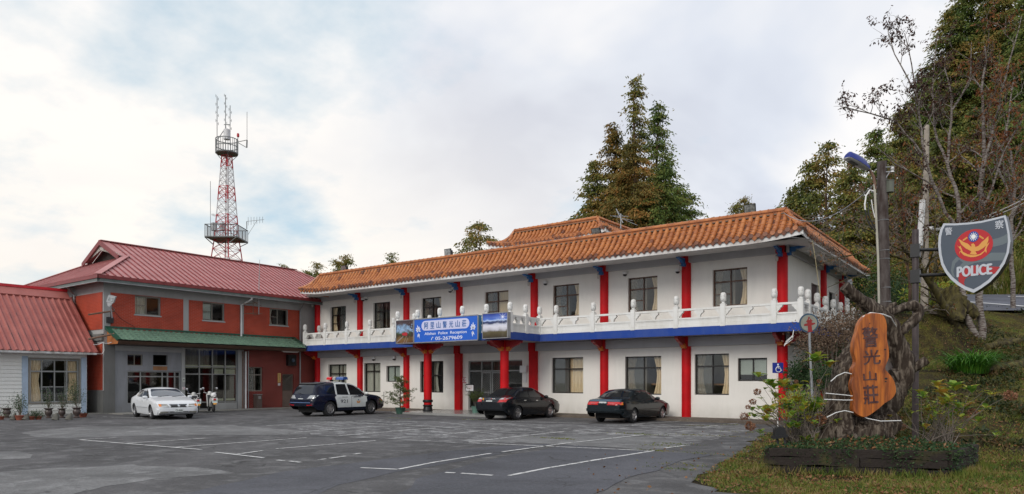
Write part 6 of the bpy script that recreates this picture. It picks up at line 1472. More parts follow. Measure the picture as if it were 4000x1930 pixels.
decal(bv, [(-.40, .29), (.40, .29), (.40, .36), (-.40, .36)], 'F', 'lower_grille', 'grey_pl', car1, off=.035)
decal(bv, [(-.34, .545), (.34, .545), (.39, .685), (-.39, .685)], 'F', 'grille_surround', 'chrome', car1, off=.012)
for s_ in (-1, 1): decal(bv, [(s_*.03, .56), (s_*.32, .56), (s_*.36, .67), (s_*.03, .67)], 'F', 'grille', 'black', car1, off=.018)
plate(car1, 'F', 2.47, .0, .42, 'C5-0686', .34, .15)
decal(bv, [(-1.0, .50), (.93, .50), (.93, .53), (-1.0, .53)], 'S', 'side_moulding', 'grey_pl', car1, side=-1, off=.012)
mb = MB(); mb.tube([(1.03, -.5, 1.0), (.95, -.05, 1.045), (.93, .0, 1.05)], .01, 5); mb.tube([(1.05, .1, 1.0), (.95, .55, 1.04)], .01, 5); mb.build('wiper', M['black'], car1)
# wheelbase midpoints on the ground
def poseby(o, axr, axf, hw_, rpx, fpx, dpt, hd):
    """stand the car so that its near rear wheel is seen at rpx"""
    p = atD(rpx, 1600, dpt); h = radians(hd); sx_, sy_ = cos(h), sin(h)
    o.location = (p.x-axr*sx_-hw_*sy_, p.y-axr*sy_+hw_*sx_, 0); o.rotation_euler = (0, 0, h)
poseby(suv, -1.42, 1.36, .93-.02, 1291, 1446, 34.6, 93)
poseby(car2, -1.30, 1.27, .87-.02, 2025, 2155, 31.2, 90)
poseby(car3, -1.24, 1.38, .87-.02, 2479, 2594, 29.0, 89)
poseby(car1, -1.42, 1.36, .91-.02, 525, 598, 34.0, -12)
# ------------------------------------------------------------ scooters
def scooter(label, helmet):
    t_ = thing('scooter', label, 'scooter', group=None)
    cr = M.setdefault('cream', paint('cream_paint', (.62, .62, .60), .3))
    for x in (-.60, .62):
        mb = MB(); Rm = Matrix.Rotation(pi/2, 3, 'X'); mb.lathe([(.13, -.05), (.20, -.055), (.235, -.03), (.24, 0), (.235, .03), (.20, .055), (.13, .05)], (x, 0, .24), 20, M=Rm); w_ = mb.build('wheel', M['rubber'], t_)
        mb = MB(); mb.lathe([(0, -.03), (.13, -.04), (.13, .04), (0, .03)], (x, 0, .24), 14, M=Rm); mb.build('rim', M['alloy'], w_)
    mb = MB(); side = lambda a, b, d: (a, d, b)
    mb.prism([(-.95, .62), (-.90, .76), (-.55, .80), (-.25, .70), (-.18, .45), (-.15, .30), (-.45, .28), (-.55, .48), (-.75, .54)], side, -.15, .15); mb.build('rear_body', cr, t_)
    mb = MB(); mb.prism([(.16, .28), (.26, .30), (.50, .88), (.44, .96), (.36, .92)], side, -.18, .18); mb.build('leg_shield', cr, t_)
    mb = MB(); mb.prism([(.13, .30), (.36, .90), (.34, .92), (.10, .34)], side, -.15, .15); mb.box(-.22, .22, -.16, .16, .24, .30); mb.build('footboard', M['black'], t_)
    mb = MB(); mb.prism([(.40, .34), (.62, .50), (.82, .40), (.80, .34), (.62, .44), (.46, .30)], side, -.07, .07); mb.tube([(.62, 0, .24), (.46, 0, .95)], .028); mb.build('front_fork', cr, t_)
    mb = MB(); mb.prism([(-.90, .76), (-.88, .83), (-.50, .86), (-.18, .80), (-.20, .72)], side, -.12, .12); mb.build('seat', M['rubber'], t_)
    mb = MB(); mb.tube([(-.95, -.10, .80), (-1.02, 0, .86), (-.95, .10, .80)], .014); mb.build('rear_rack', M['chrome'], t_)
    mb = MB(); mb.lathe([(0, -.10), (.09, -.09), (.11, 0), (.09, .08), (0, .10)], (.46, 0, 1.02), 12); mb.tube([(.40, -.33, 1.06), (.45, -.12, 1.0), (.45, .12, 1.0), (.40, .33, 1.06)], .018); mb.build('handlebar', cr, t_)
    for s_ in (-1, 1):
        mb = MB(); mb.tube([(.42, s_*.25, 1.06), (.42, s_*.33, 1.25)], .008, 5); mb.lathe([(0, -.012), (.06, -.01), (.065, .01), (0, .015)], (.42, s_*.35, 1.28), 12, M=Matrix.Rotation(pi/2, 3, 'Y')); mb.build('mirror', M['chrome'], t_)
    mb = MB(); mb.lathe([(0, -.03), (.075, -.02), (.07, .02), (0, .03)], (-.93, 0, .67), 14, M=Matrix.Rotation(pi/2, 3, 'Y')); mb.build('tail_light', M['lamp_red'], t_)
    mb = MB(); mb.prism([(-.90, .60), (-1.0, .40), (-.97, .40), (-.84, .58)], side, -.06, .06); mb.build('mudguard', cr, t_)
    Pr = lambda a, b, d: (-1.0+.28*(b-.40)-.02+d*1., -a, b)
    mb = MB(); mb.prism([(-.13, .50), (.13, .50), (.13, .63), (-.13, .63)], Pr, -.01, 0.0); p_ = mb.build('number_plate', M['plate_w'], t_); text('ZK5·382', Pr, 0, .555, .06, .22, -.013, flat('green_ink', (.02, .20, .17)), parent=p_)
    mb = MB(); mb.prism([(-.13, .60), (.13, .60), (.13, .63), (-.13, .63)], Pr, -.013, -.0105); mb.build('plate_band', M['green_ink'], p_)
    mb = MB(); mb.prism([(-.09, .42), (.09, .42), (.08, .50), (-.08, .50)], Pr, -.01, 0); mb.build('reflector', flat('refl_yellow', (.70, .32, .02)), t_)
    if helmet:
        h_ = thing('helmet', 'white open-face helmet resting on the seat of the right scooter', 'helmet'); return t_, h_
    return t_, None
sc1, _ = scooter('white scooter partly hidden behind the white sedan nose', False); sc2, hm_ = scooter('white scooter with a helmet on its seat, right of the white sedan', True)
def hp(o, rpx, dpt, hd):
    p = atD(rpx, 1600, dpt); h = radians(hd); o.location = (p.x+.60*cos(h), p.y+.60*sin(h), .045 if dpt > 38.4 else 0); o.rotation_euler = (0, 0, h)
hp(sc1, 770, 38.2, 160); hp(sc2, 834, 38.6, 160)
h = radians(160); c = sc2.location; hx, hy = c.x-.62*cos(h), c.y-.62*sin(h); hm_.location = (hx, hy, .88)
mb = MB(); mb.lathe([(.13, 0), (.15, .06), (.14, .14), (.09, .20), (0, .225)], (0, 0, 0), 16); q = mb.build('shell', M['white_pl'], None); q.parent = hm_
mb = MB(); mb.box(-.15, .15, -.01, .01, .0, .03); q = mb.build('strap', M['black'], None); q.parent = hm_

# ------------------------------------------------------------ leaves
def leafmat(name, cols, sc=2.5, tl=.25, rough=.6):
    m, t, b, o = newmat(name); g = nd(t, 'ShaderNodeNewGeometry'); n = noise(t, g.outputs['Position'], sc, 5, .7)
    k = len(cols); r = ramp(t, [(.34+.32*i/(k-1), c) for i, c in enumerate(cols)]); 
    wn = mth(t, 'ADD', n, mth(t, 'MULTIPLY', mth(t, 'SUBTRACT', g.outputs['Random Per Island'], .5), .22)); t.links.new(wn, r.inputs[0])
    t.links.new(r.outputs[0], b.inputs['Base Color']); b.inputs['Roughness'].default_value = rough; b.inputs['Specular IOR Level'].default_value = .3
    tr = nd(t, 'ShaderNodeBsdfTranslucent'); t.links.new(r.outputs[0], tr.inputs[0]); x = nd(t, 'ShaderNodeMixShader'); x.inputs[0].default_value = tl
    t.links.new(b.outputs[0], x.inputs[1]); t.links.new(tr.outputs[0], x.inputs[2]); t.links.new(x.outputs[0], o.inputs[0]); return m
M['l_con'] = leafmat('cedar_foliage', [(0.064, 0.089, 0.023), (0.133, 0.155, 0.034), (0.218, 0.194, 0.041), (0.308, 0.185, 0.051)], .45)
M['l_con2'] = leafmat('cedar_foliage_green', [(0.052, 0.089, 0.023), (0.102, 0.161, 0.036), (0.171, 0.205, 0.043), (0.204, 0.171, 0.045)], .5)
M['l_con3'] = leafmat('cedar_foliage_brown', [(0.071, 0.077, 0.022), (0.150, 0.128, 0.030), (0.239, 0.161, 0.039), (0.358, 0.171, 0.045)], .5)
M['l_dark'] = leafmat('dark_leaf', [(.020, .012, .010), (.05, .022, .014), (.09, .03, .016)], 3)
M['l_red'] = leafmat('autumn_leaf', [(.06, .022, .014), (.15, .045, .018), (.28, .10, .025), (.10, .08, .03)], 1.5, .35)
M['l_hyd'] = leafmat('hydrangea_leaf', [(.10, .23, .04), (.22, .36, .05), (.40, .40, .05), (.46, .26, .05)], 3., .35, .4)
M['l_flower'] = leafmat('dried_flower', [(.14, .055, .030), (.26, .12, .065), (.38, .21, .13)], 14, .3)
M['l_grass'] = leafmat('grass_blade', [(.065, .115, .018), (.125, .170, .026), (.20, .190, .040), (.28, .21, .09)], 1.2, .3)
M['l_litter'] = leafmat('leaf_litter', [(.10, .045, .02), (.20, .09, .035), (.28, .16, .08)], 5, .1)
M['l_agap'] = leafmat('strap_leaf', [(.030, .10, .014), (.060, .19, .020), (.12, .26, .03)], 3, .3, .35)
M['l_cover'] = leafmat('cover_leaf', [(.020, .050, .018), (.040, .085, .030), (.075, .11, .04)], 4, .25)
M['l_pine'] = leafmat('pine_needle', [(.045, .085, .025), (.10, .14, .04), (.17, .19, .07)], 4, .25)
M['l_dry'] = leafmat('dry_shrub_leaf', [(.07, .045, .03), (.15, .10, .065), (.24, .16, .11)], 3, .2)
def barkmat(name, c, c2, sc=(2, 2, .4), lo=.35, hi=.6, bp=.8):
    return pm(name, c, .85, c2=c2, sc=4, thr=(lo, hi), bp=bp, bsc=10, stretch=sc, spec=.2)
M['bark'] = barkmat('cedar_bark', (.12, .075, .05), (.045, .03, .022)); M['bark_w'] = barkmat('pale_ringed_bark', (.26, .235, .215), (.075, .05, .042), (1.5, 1.5, 9), .42, .55)
M['bark_m'] = barkmat('mossy_bark', (.10, .085, .03), (.028, .022, .016)); M['twig'] = pm('grey_twig', (.15, .125, .105), .8, .3, 3)
M['drift'] = barkmat('weathered_driftwood', (.17, .14, .11), (.034, .024, .018), (4.5, 4.5, .55), .46, .66, 1.)
def kites(C, Dv, Ln, Wd, rnd, fold=0.):
    """N kite-shaped leaves: centre base C, direction Dv, length Ln, width Wd"""
    N_ = len(C); Dv = Dv/np.maximum(np.linalg.norm(Dv, axis=1, keepdims=True), 1e-6); r_ = rnd.normal(size=(N_, 3)); s_ = np.cross(Dv, r_); s_ /= np.maximum(np.linalg.norm(s_, axis=1, keepdims=True), 1e-6)
    Ln = Ln.reshape(-1, 1); Wd = Wd.reshape(-1, 1); a = C; b = C+Dv*Ln*.45+s_*Wd*.5; c = C+Dv*Ln; d = C+Dv*Ln*.45-s_*Wd*.5
    return np.stack([a, b, c, d], 1).reshape(-1, 3)
def quadmesh(name, V, mat, parent=None, loc=(0, 0, 0)):
    n = len(V)//4; me = bpy.data.meshes.new(name); me.vertices.add(len(V)); me.loops.add(len(V)); me.polygons.add(n)
    me.vertices.foreach_set('co', (np.asarray(V)-np.array(loc)).astype(np.float32).ravel()); me.loops.foreach_set('vertex_index', np.arange(len(V), dtype=np.int32))
    me.polygons.foreach_set('loop_start', np.arange(n, dtype=np.int32)*4); me.materials.append(M[mat] if isinstance(mat, str) else mat); me.update(calc_edges=True); me.validate()
    o = bpy.data.objects.new(name, me); COL.objects.link(o)
    if parent: o.parent = parent
    else: o.location = loc
    return o
def conifer(H, R0, seed, dens=1., base=.08, mat='l_con', gap=0., leaf=.30, top=.0, droop=.25, limbs=True, power=.75):
    rnd = np.random.default_rng(seed); nb = int(H*7.5*dens); C, Dd, Ln, Wd = [], [], [], []; mb = MB()
    tr = [Vector((.25*sin(i*1.1+seed), .25*cos(i*.9+seed), H*i/10))*1 for i in range(11)]
    for v in tr: v.x *= .5; v.y *= .5
    mb.tube(tr, [max(.03, .018*H*(1-i/10.3)) for i in range(11)], 8)
    for b in range(nb):
        t = base+(1-base)*((b+rnd.random())/nb)**.92; z = H*t; z += .22*sin(z*5.2); t = min(.995, z/H); az = rnd.random()*2*pi
        prof = (1-t)**power*(1-top*max(0, t-.5)); lob = .78+.30*sin(3*az+seed+z*.5)*sin(z*.9+seed*2)+.22*rnd.random()
        R = max(.16, R0*prof*lob); ca, sa = cos(az), sin(az); rise = R*(.30-.1*t)
        if limbs and (b % 2 == 0): mb.tube([(0, 0, z-.2), (ca*R*.5, sa*R*.5, z+rise*.7), (ca*R*.95, sa*R*.95, z+rise-R*droop)], [.05*(1-t)+.02, .03, .01], 4, cap=False)
        nc = max(2, int(R*2.6*(1-gap*.5)))
        for k in range(nc):
            f = .30+.72*(k+rnd.random())/nc if not gap else .45+.55*(k+rnd.random())/nc
            c = np.array([ca*R*f, sa*R*f, z+rise*min(1, f*1.6)-R*droop*f*f]); c += rnd.normal(size=3)*np.array([.15, .15, .08])*(1+R*.10)
            nl = int(rnd.integers(25, 38)*(1-.25*gap)); sp = .20+.05*R
            g1 = rnd.normal(size=(nl, 1)); g2 = rnd.normal(size=(nl, 1)); g3 = rnd.normal(size=(nl, 1)); bd = np.array([ca, sa, -.15-.35*f]); q = c+bd*g1*sp*1.5+np.array([-sa, ca, 0])*g2*sp*.85+np.array([0, 0, 1.])*(g3*sp*.30-.10*np.abs(g2)*sp); dv = bd*.9+rnd.normal(size=(nl, 3))*.42+np.array([-sa, ca, 0])*g2*.4+np.array([0, 0, -.30])
            C.append(q); Dd.append(dv); Ln.append(rnd.uniform(.5, 1.05, nl)*leaf); Wd.append(rnd.uniform(.24, .42, nl)*leaf)
    V = kites(np.concatenate(C), np.concatenate(Dd)+np.array([0, 0, -.12]), np.concatenate(Ln), np.concatenate(Wd), rnd)
    return V, mb
def plant_conifer(px, py, t, R0, seed, label, group='tall conifers behind the lodge', **k):
    top_ = atD(px, py, t); z0 = max(0, hz(top_.x, top_.y))-.3; H = top_.z-z0; o = thing('conifer_tree', label, 'tree', (top_.x, top_.y, z0), group)
    mt = k.get('mat', 'l_con'); V, mb = conifer(H, R0, seed, **k); c = quadmesh('crown', V, mt, o); tk = bpy.data.objects.new('trunk', mb.mesh('trunk', M['bark'])); COL.objects.link(tk); tk.parent = o; return o
Tt = 64
plant_conifer(2482, 312, 62, 6.6, 1, 'tallest conifer in the middle clump, its open top showing the trunk', dens=.95, power=1.0, gap=.8, base=.10, leaf=.34)
plant_conifer(2572, 415, 61, 6.6, 2, 'second tallest slender conifer on the right of the middle clump', dens=1.25, power=1.0, gap=.35, mat='l_con2', leaf=.33)
plant_conifer(2402, 500, 63, 8.0, 3, 'dense rust-tinged conifer with pointed top on the left of the middle clump', dens=1.5, mat='l_con3', leaf=.34, power=.85)
plant_conifer(2476, 545, 58, 6.6, 4, 'broad olive-brown conifer below the tallest one in the middle clump', dens=1.5, mat='l_con3', leaf=.33, power=.75)
plant_conifer(2330, 640, 62, 5.8, 5, 'lower leftmost conifer of the middle clump', dens=1.6, leaf=.33, power=.75)
plant_conifer(2595, 640, 57, 6.2, 6, 'dense bright green conifer low on the right of the middle clump', dens=1.7, mat='l_con2', leaf=.33, power=.72)
plant_conifer(2660, 735, 60, 5.4, 7, 'lowest rightmost conifer of the middle clump', dens=1.5, mat='l_con2', power=.6)
for px, py, t, r_, sd_, lb in ((1198, 1055, 70, 1.5, 11, 'small thin treetop above the left end of the tiled roof'), (1238, 1033, 72, 1.9, 12, 'small spruce top just right of the thin treetop over the roof end'), (1318, 1012, 71, 1.7, 13, 'left of the twin treetops behind the leftmost ridge floodlight'),
                           (1352, 996, 70, 2.3, 14, 'right and taller of the twin treetops behind the leftmost ridge floodlight'), (1529, 998, 72, 2.1, 15, 'single small treetop over the ridge between two floodlights'), (2876, 795, 68, 1.4, 17, 'small grey-green treetop left of the rightmost ridge floodlight'),
                           (2908, 772, 70, 1.9, 18, 'small conifer top right behind the rightmost ridge floodlight'), (1110, 1045, 80, .9, 19, 'tiny bare treetop above the red metal roof')):
    plant_conifer(px, py, t, r_*1.25, sd_, lb, 'small treetops above the roofs', dens=1.2, leaf=.24)
# rounded broad tree left of the raised roof
plant_conifer(1872, 872, 60, 4.2, 16, 'rounded airy tree above the ridge left of the raised roof', 'small treetops above the roofs', dens=1.1, gap=.3, power=.42, leaf=.30, base=.3)
RF = [(3235, 562, 50, 7.2, 21, 1.0, .35, 'l_con', 'airy conifer with ragged open top right of the tiled roof'), (3105, 745, 52, 3.6, 22, 1.3, 0, 'l_con', 'low conifer just right of the roof corner'),
      (3165, 650, 51, 4.4, 20, 1.3, .1, 'l_con', 'conifer between the roof corner and the airy conifer'),
      (3330, 640, 46, 3.4, 23, 1.4, 0, 'l_con', 'dense conifer behind the blue street lamp'), (3425, 520, 52, 4.0, 24, 1.4, .2, 'l_con2', 'dark conifer rising above the street lamp and pole'),
      (3520, 440, 56, 5.0, 25, 1.4, 0, 'l_con', 'conifer right of the wooden pole top'), (3610, 300, 60, 5.6, 26, 1.5, 0, 'l_con2', 'tall conifer left of the highest slope trees'),
      (3705, 60, 62, 6.4, 27, 1.5, 0, 'l_con', 'very tall conifer whose tip just meets the top of the picture'), (3800, -180, 62, 6.6, 28, 1.6, 0, 'l_con2', 'huge conifer cut off by the top edge, second from right'),
      (3920, -260, 60, 5.6, 29, 1.6, 0, 'l_con', 'huge conifer cut off by the top right corner'), (4040, -120, 56, 5.4, 30, 1.5, 0, 'l_con2', 'huge conifer at the right edge of the picture'),
      (3580, 640, 48, 4.0, 31, 1.5, 0, 'l_con', 'olive conifer behind the bare branches left of the shield'), (3690, 520, 50, 4.4, 32, 1.5, 0, 'l_con', 'conifer above and left of the shield sign'),
      (3810, 420, 50, 4.6, 33, 1.5, 0, 'l_con', 'brownish conifer above the shield sign'), (3930, 360, 49, 4.8, 34, 1.5, 0, 'l_con2', 'dense conifer above right of the shield sign'),
      (3480, 760, 50, 3.6, 35, 1.5, 0, 'l_con2', 'lower dark conifer beside the wooden pole'), (3400, 850, 48, 3.0, 36, 1.4, 0, 'l_con', 'small conifer low behind the pole and roof end'), (4010, 640, 46, 4.0, 37, 1.5, 0, 'l_con', 'conifer low at the right edge above the road'),
      (3870, 760, 48, 3.8, 38, 1.5, 0, 'l_con2', 'conifer right behind the shield sign top'), (3740, 820, 49, 3.4, 39, 1.5, 0, 'l_con', 'conifer behind the shield sign left edge'), (3290, 900, 52, 3.2, 40, 1.5, 0, 'l_con2', 'low conifer showing over the roof slope end'), (3600, 930, 46, 2.8, 41, 1.5, 0, 'l_con', 'young conifer behind the sign post')]
for px, py, t, r_, sd_, dn, gp, mt, lb in RF: plant_conifer(px, py, t, r_, sd_, lb, 'conifers on the right hillside', dens=dn*1.3, gap=gp, mat=mt, leaf=.31, power=.68 if not gp else .75, base=.0)
# ------------------------------------------------------------ plane through three picture points at chosen depths
def planemap(p0, u, v):
    """local plane: p0 origin, u right, v up (orthonormal); returns P(a,z,d) with d = depth behind the face and a picture->(a,z) converter"""
    n = u.cross(v).normalized(); org = Vector((0, 0, CAMH))
    if n.dot(p0-org) > 0: n = -n                       # n points to the viewer
    P_ = lambda a, z, d: tuple(p0+u*a+v*z-n*d)
    def pic(px, py):
        x, y, q = ray(px, py); r_ = Vector((x, y, q)); t = (p0-org).dot(n)/r_.dot(n); w_ = org+r_*t-p0; return (w_.dot(u), w_.dot(v))
    return P_, pic
UP_ = Vector((0, 0, 1))
# ---- police shield sign on its post
pL, pR = atD(3686, 1000, 15.15), atD(3950, 1000, 14.28); u = (pR-pL); u.z = 0; u.normalize(); SP, spic = planemap(pL, u, UP_)
def S_(L, s=.3783, x0=3520, y0=780): return [spic(x0+a*s, y0+b*s) for a, b in L]
OUT = S_([(438, 245), (560, 246), (700, 236), (830, 220), (960, 190), (1078, 160), (1098, 230), (1118, 330), (1130, 430), (1112, 550), (1070, 660), (1000, 765), (920, 850), (830, 915), (750, 962), (660, 930), (580, 880), (510, 820), (455, 750), (415, 670), (392, 570), (383, 470), (388, 380), (405, 310)])
INN = S_([(455, 266), (560, 266), (700, 256), (830, 240), (960, 210), (1062, 184), (1078, 240), (1096, 330), (1104, 430), (1088, 545), (1046, 645), (978, 745), (900, 828), (815, 888), (748, 925), (670, 896), (598, 852), (532, 796), (478, 730), (440, 655), (420, 565), (411, 470), (415, 385), (430, 315)])
sh = thing('police_sign', 'grey shield-shaped police sign with a red and gold emblem on a dark post', 'sign', (SP(-.6, 0, 0)[0], SP(-.6, 0, 0)[1], hz(*SP(-.6, 0, 0)[:2])))
mb = MB(); mb.prism(OUT, SP, .0, .24); mb.build('casing', M['black'], sh)
mb = MB(); mb.prism(OUT, SP, -.004, -.001); mb.build('border', flat('sign_pale', (.50, .53, .58)), sh)
mb = MB(); mb.prism(INN, SP, -.008, -.005); mb.build('field', flat('shield_grey', (.070, .088, .115), .35), sh)
for nm, L, c in (('wave_upper', [(948, 410), (1010, 395), (1060, 375), (1100, 350), (1103, 440), (1050, 465), (1000, 478), (945, 488)], (.13, .16, .175)), ('wave_middle', [(930, 548), (1088, 548), (1055, 628), (940, 632), (840, 640), (760, 655), (690, 680), (640, 700), (600, 690), (640, 650), (600, 620), (560, 660), (540, 740), (555, 800), (530, 795), (515, 730), (530, 640), (575, 590), (640, 615), (720, 640), (800, 620)], (.13, .16, .175)),
                 ('red_wave', [(760, 680), (900, 690), (1024, 694), (968, 765), (900, 770), (760, 780), (700, 790), (660, 820), (650, 860), (660, 890), (598, 850), (590, 790), (610, 755), (650, 710), (700, 690)], (.40, .018, .022))):
    mb = MB(); mb.prism(S_(L), SP, -.0105, -.0085); mb.build(nm, flat(nm+'_paint', c, .4), sh)
ec = spic(3520+750*.3783, 780+472*.3783); kx = (spic(3900, 1000)[0]-spic(3720, 1000)[0])/180; rx_, rz_ = 198*.3783*kx, 166*.3783/2768*14.7
mb = MB(); disc(mb, SP, ec[0], ec[1], rx_, -.014, -.011, ry=rz_, n=40); em = mb.build('emblem', flat('emblem_red', (.48, .012, .018), .4), sh)
gold = flat('emblem_gold', (.72, .34, .07), .4)
W1 = [(750, 452), (765, 470), (768, 490), (800, 480), (835, 440), (870, 410), (903, 378), (905, 420), (885, 470), (845, 505), (800, 530), (770, 535), (785, 562), (765, 570), (738, 568), (712, 562), (728, 535), (715, 528), (670, 505), (625, 465), (595, 410), (612, 415), (650, 440), (690, 455), (728, 490), (730, 470), (722, 462)]
W2 = [(580, 472), (600, 490), (615, 478), (640, 540), (690, 565), (750, 575), (810, 565), (860, 530), (880, 470), (916, 440), (895, 480), (878, 520), (888, 515), (880, 555), (870, 530), (830, 570), (770, 592), (720, 596), (650, 575), (610, 535), (606, 570), (604, 540), (622, 525)]
mb = MB(); mb.prism(S_(W1), SP, -.020, -.0145); mb.prism(S_(W2), SP, -.0185, -.0145)
for bx_, by_, sg_ in ((640, 425, 1), (855, 405, -1)):
    for k in range(5): q = S_([(bx_+sg_*k*9, by_-k*6)])[0]; mb.prism(leafpoly(q[0], q[1], radians(90-sg_*20), .03, .008), SP, -.0185, -.0145); mb.prism(leafpoly(q[0], q[1], radians(90-sg_*80), .03, .008), SP, -.0185, -.0145)
mb.build('eagle', gold, em)
sc_ = spic(3520+750*.3783, 780+383*.3783); r0_ = 54*.3783/2768*14.9; mb = MB(); fxx = kx*2768/14.7; disc(mb, SP, sc_[0], sc_[1], r0_*fxx, -.019, -.0145, ry=r0_); mb.build('blue_disc', flat('emblem_blue', (.02, .06, .30)), em)
mb = MB(); disc(mb, SP, sc_[0], sc_[1], r0_*.44*fxx, -.023, -.0195, n=20, ry=r0_*.44)
for k in range(12):
    a = 2*pi*k/12; mb.prism([(sc_[0]+fxx*r0_*.54*cos(a-.2), sc_[1]+r0_*.54*sin(a-.2)), (sc_[0]+fxx*r0_*.86*cos(a), sc_[1]+r0_*.86*sin(a)), (sc_[0]+fxx*r0_*.54*cos(a+.2), sc_[1]+r0_*.54*sin(a+.2))], SP, -.022, -.0195)
mb.build('white_sun', M['white_txt'], em)
def tx(ch, L, h_, w_, parent=sh, rot=0.): q = spic(*L); text(ch, SP, q[0], q[1], h_, w_, -.017, 'sign_pale', parent=parent, bold=.02, rot=rot)
kk = .3783/2768*14.9
q = spic(3520+757*.3783, 780+732*.3783); text('POLICE', SP, q[0], q[1], 104*kk, 350*kk*fxx, -.017, 'sign_pale', parent=sh, bold=.06)
tx('警', (3520+493*.3783, 780+327*.3783), 78*kk, 76*kk*fxx); tx('察', (3520+1017*.3783, 780+258*.3783), 84*kk, 82*kk*fxx)
pp_ = atD(3576, 1400, 15.35); zb_ = hz(pp_.x, pp_.y)
mb = MB(); mb.tube([(pp_.x, pp_.y, zb_-.3), (pp_.x, pp_.y, atD(3576, 898, 15.35).z)], .065, 14); mb.build('post', pm('dark_brown_post', (.055, .040, .040), .5, .3, 5), sh)
for y0_ in (977, 1077):
    a = atD(3580, y0_, 15.35); b = atD(3700, y0_-(3 if y0_ < 1000 else 5), 15.25); mb = MB(); mb.tube([a, b], .036, 10); mb.build('arm', M['black'], sh)
    mb = MB(); mb.box(pp_.x-.09, pp_.x+.09, pp_.y-.09, pp_.y+.09, a.z-.16, a.z+.12); mb.build('clamp', M['black'], sh)
# ---- wooden utility pole with a street lamp
up = atD(3452, 1600, 18.0); topz = atD(3446, 632, 18).z; pt_ = atD(3445, 632, 18); gz = hz(up.x, up.y)-.2
po_ = thing('utility_pole', 'tall weathered wooden utility pole carrying wires and a street lamp', 'pole', (up.x, up.y, gz))
base_ = atD(3464, 1500, 18); mb = MB(); mb.tube([(base_.x, base_.y, gz), tuple(Vector((base_.x, base_.y, gz)).lerp(pt_, .5)), tuple(pt_)], [.165, .145, .115], 18); mb.build('pole', barkmat('grey_pole_wood', (.115, .100, .095), (.05, .036, .032), (2, 2, .5)), po_)
mb = MB()
for py in (862, 980, 1013, 1125, 1180):
    f_ = (py-632)/(1500-632); c = Vector((base_.x, base_.y, atD(3464, 1500, 18).z)).lerp(pt_, 1-f_); c.z = atD(3450, py, 18).z; mb.lathe([(.118+.045*f_, -.012), (.130+.045*f_, 0), (.118+.045*f_, .012)], c, 16)
mb.build('wire_band', M['steel'], po_)
def dp(px, py, t=17.9): return atD(px, py, t)
mb = MB(); mb.tube([dp(3416, 720), dp(3430, 1000), dp(3436, 1300, 17.85)], .028, 8); mb.build('conduit', pm('cream_conduit', (.42, .40, .33), .5), po_)
mb = MB(); mb.tube([dp(3420, 740), dp(3413, 690), dp(3400, 668), dp(3378, 655)], [.035, .032, .03, .03], 8); mb.build('lamp_arm', M['rust'], po_)
la = thing('street_lamp', 'blue street lamp head tilted up beside the wooden pole top', 'lamp', dp(3350, 635)); a0_, b0_ = dp(3306, 615, 17.6), dp(3386, 662, 17.9); ax_ = (b0_-a0_); ln_ = ax_.length; ax_.normalize(); nn_ = Vector((-.1, -.35, 1)); nn_ = (nn_-ax_*nn_.dot(ax_)).normalized(); tt_ = ax_.cross(nn_)
f = lambda s, w_, h_: tuple(a0_+ax_*s+tt_*w_+nn_*h_)
mb = MB(); prof_ = [(0, .08), (.05, .13), (.3, .15), (.55, .14), (ln_, .09)]; V = []
for s_, wd in prof_:
    for k in range(9): a = pi*k/8; V.append(f(s_, wd*cos(a), .0+wd*1.35*sin(a)))
mb.add(V, [(i*9+j, i*9+j+1, i*9+j+10, i*9+j+9) for i in range(4) for j in range(8)], 0, True); mb.add(V[:9], [tuple(range(9))]); mb.add(V[-9:], [tuple(range(9))])
for k in range(6): mb.add([f(.12+.075*k, -.13, .075), f(.12+.075*k, 0, .205), f(.12+.075*k, .13, .075), f(.135+.075*k, .13, .075), f(.135+.075*k, 0, .205), f(.135+.075*k, -.13, .075)], [(0, 1, 4, 5), (1, 2, 3, 4)])
mb.build('cover', paint('lamp_blue_paint', (.008, .022, .20), .45), la)
mb = MB(); V = []
for s_, wd in prof_:
    for k in range(7): a = pi*k/6; V.append(f(s_, wd*cos(a)*.95, .0-wd*.30*sin(a)))
mb.add(V, [(i*7+j, i*7+j+1, i*7+j+8, i*7+j+7) for i in range(4) for j in range(6)], 0, True); mb.add(V[:7], [tuple(range(7))]); mb.build('diffuser', pm('lamp_diffuser', (.45, .45, .44), .25, .1), la)
mb = MB(); mb.add([f(.12, -.07, -.045), f(.12, .07, -.045), f(.38, .07, -.055), f(.38, -.07, -.055)], [(0, 1, 2, 3)]); mb.build('lens', pm('lens_dark', (.10, .10, .10), .1), la)
ib = thing('insulator', 'white porcelain insulators on brackets at the pole top', 'insulator', dp(3480, 660)); mb = MB()
for py in (655, 668): mb.lathe([(0, -.03), (.05, -.03), (.03, 0), (.05, .03), (0, .03)], dp(3486, py), 12)
mb.build('porcelain', M['white_pl'], ib); mb = MB(); mb.bar(dp(3450, 653), dp(3490, 652), .02); mb.bar(dp(3450, 673), dp(3490, 668), .02); mb.bar(dp(3474, 673), dp(3460, 695), .02); mb.build('bracket', M['steel'], ib)
tb = thing('junction_box', 'grey-green metal box strapped high on the wooden pole', 'box', dp(3474, 728)); mb = MB(); c = dp(3476, 728); mb.lathe([(0, -.15), (.095, -.15), (.095, .13), (.105, .14), (.105, .155), (0, .155)], c, 8); mb.build('casing', pm('box_green', (.10, .11, .085), .5), tb)
cable('power_cable', 'white thick cable curling down beside the wooden pole top', [dp(3415, 748), dp(3398, 742), dp(3383, 765), dp(3378, 800), dp(3380, 820)], .018, 'white_pl'); cable('power_cable', 'black cable loop hanging left of the wooden pole', [dp(3380, 820), dp(3385, 850), dp(3398, 880), dp(3420, 905)], .014)
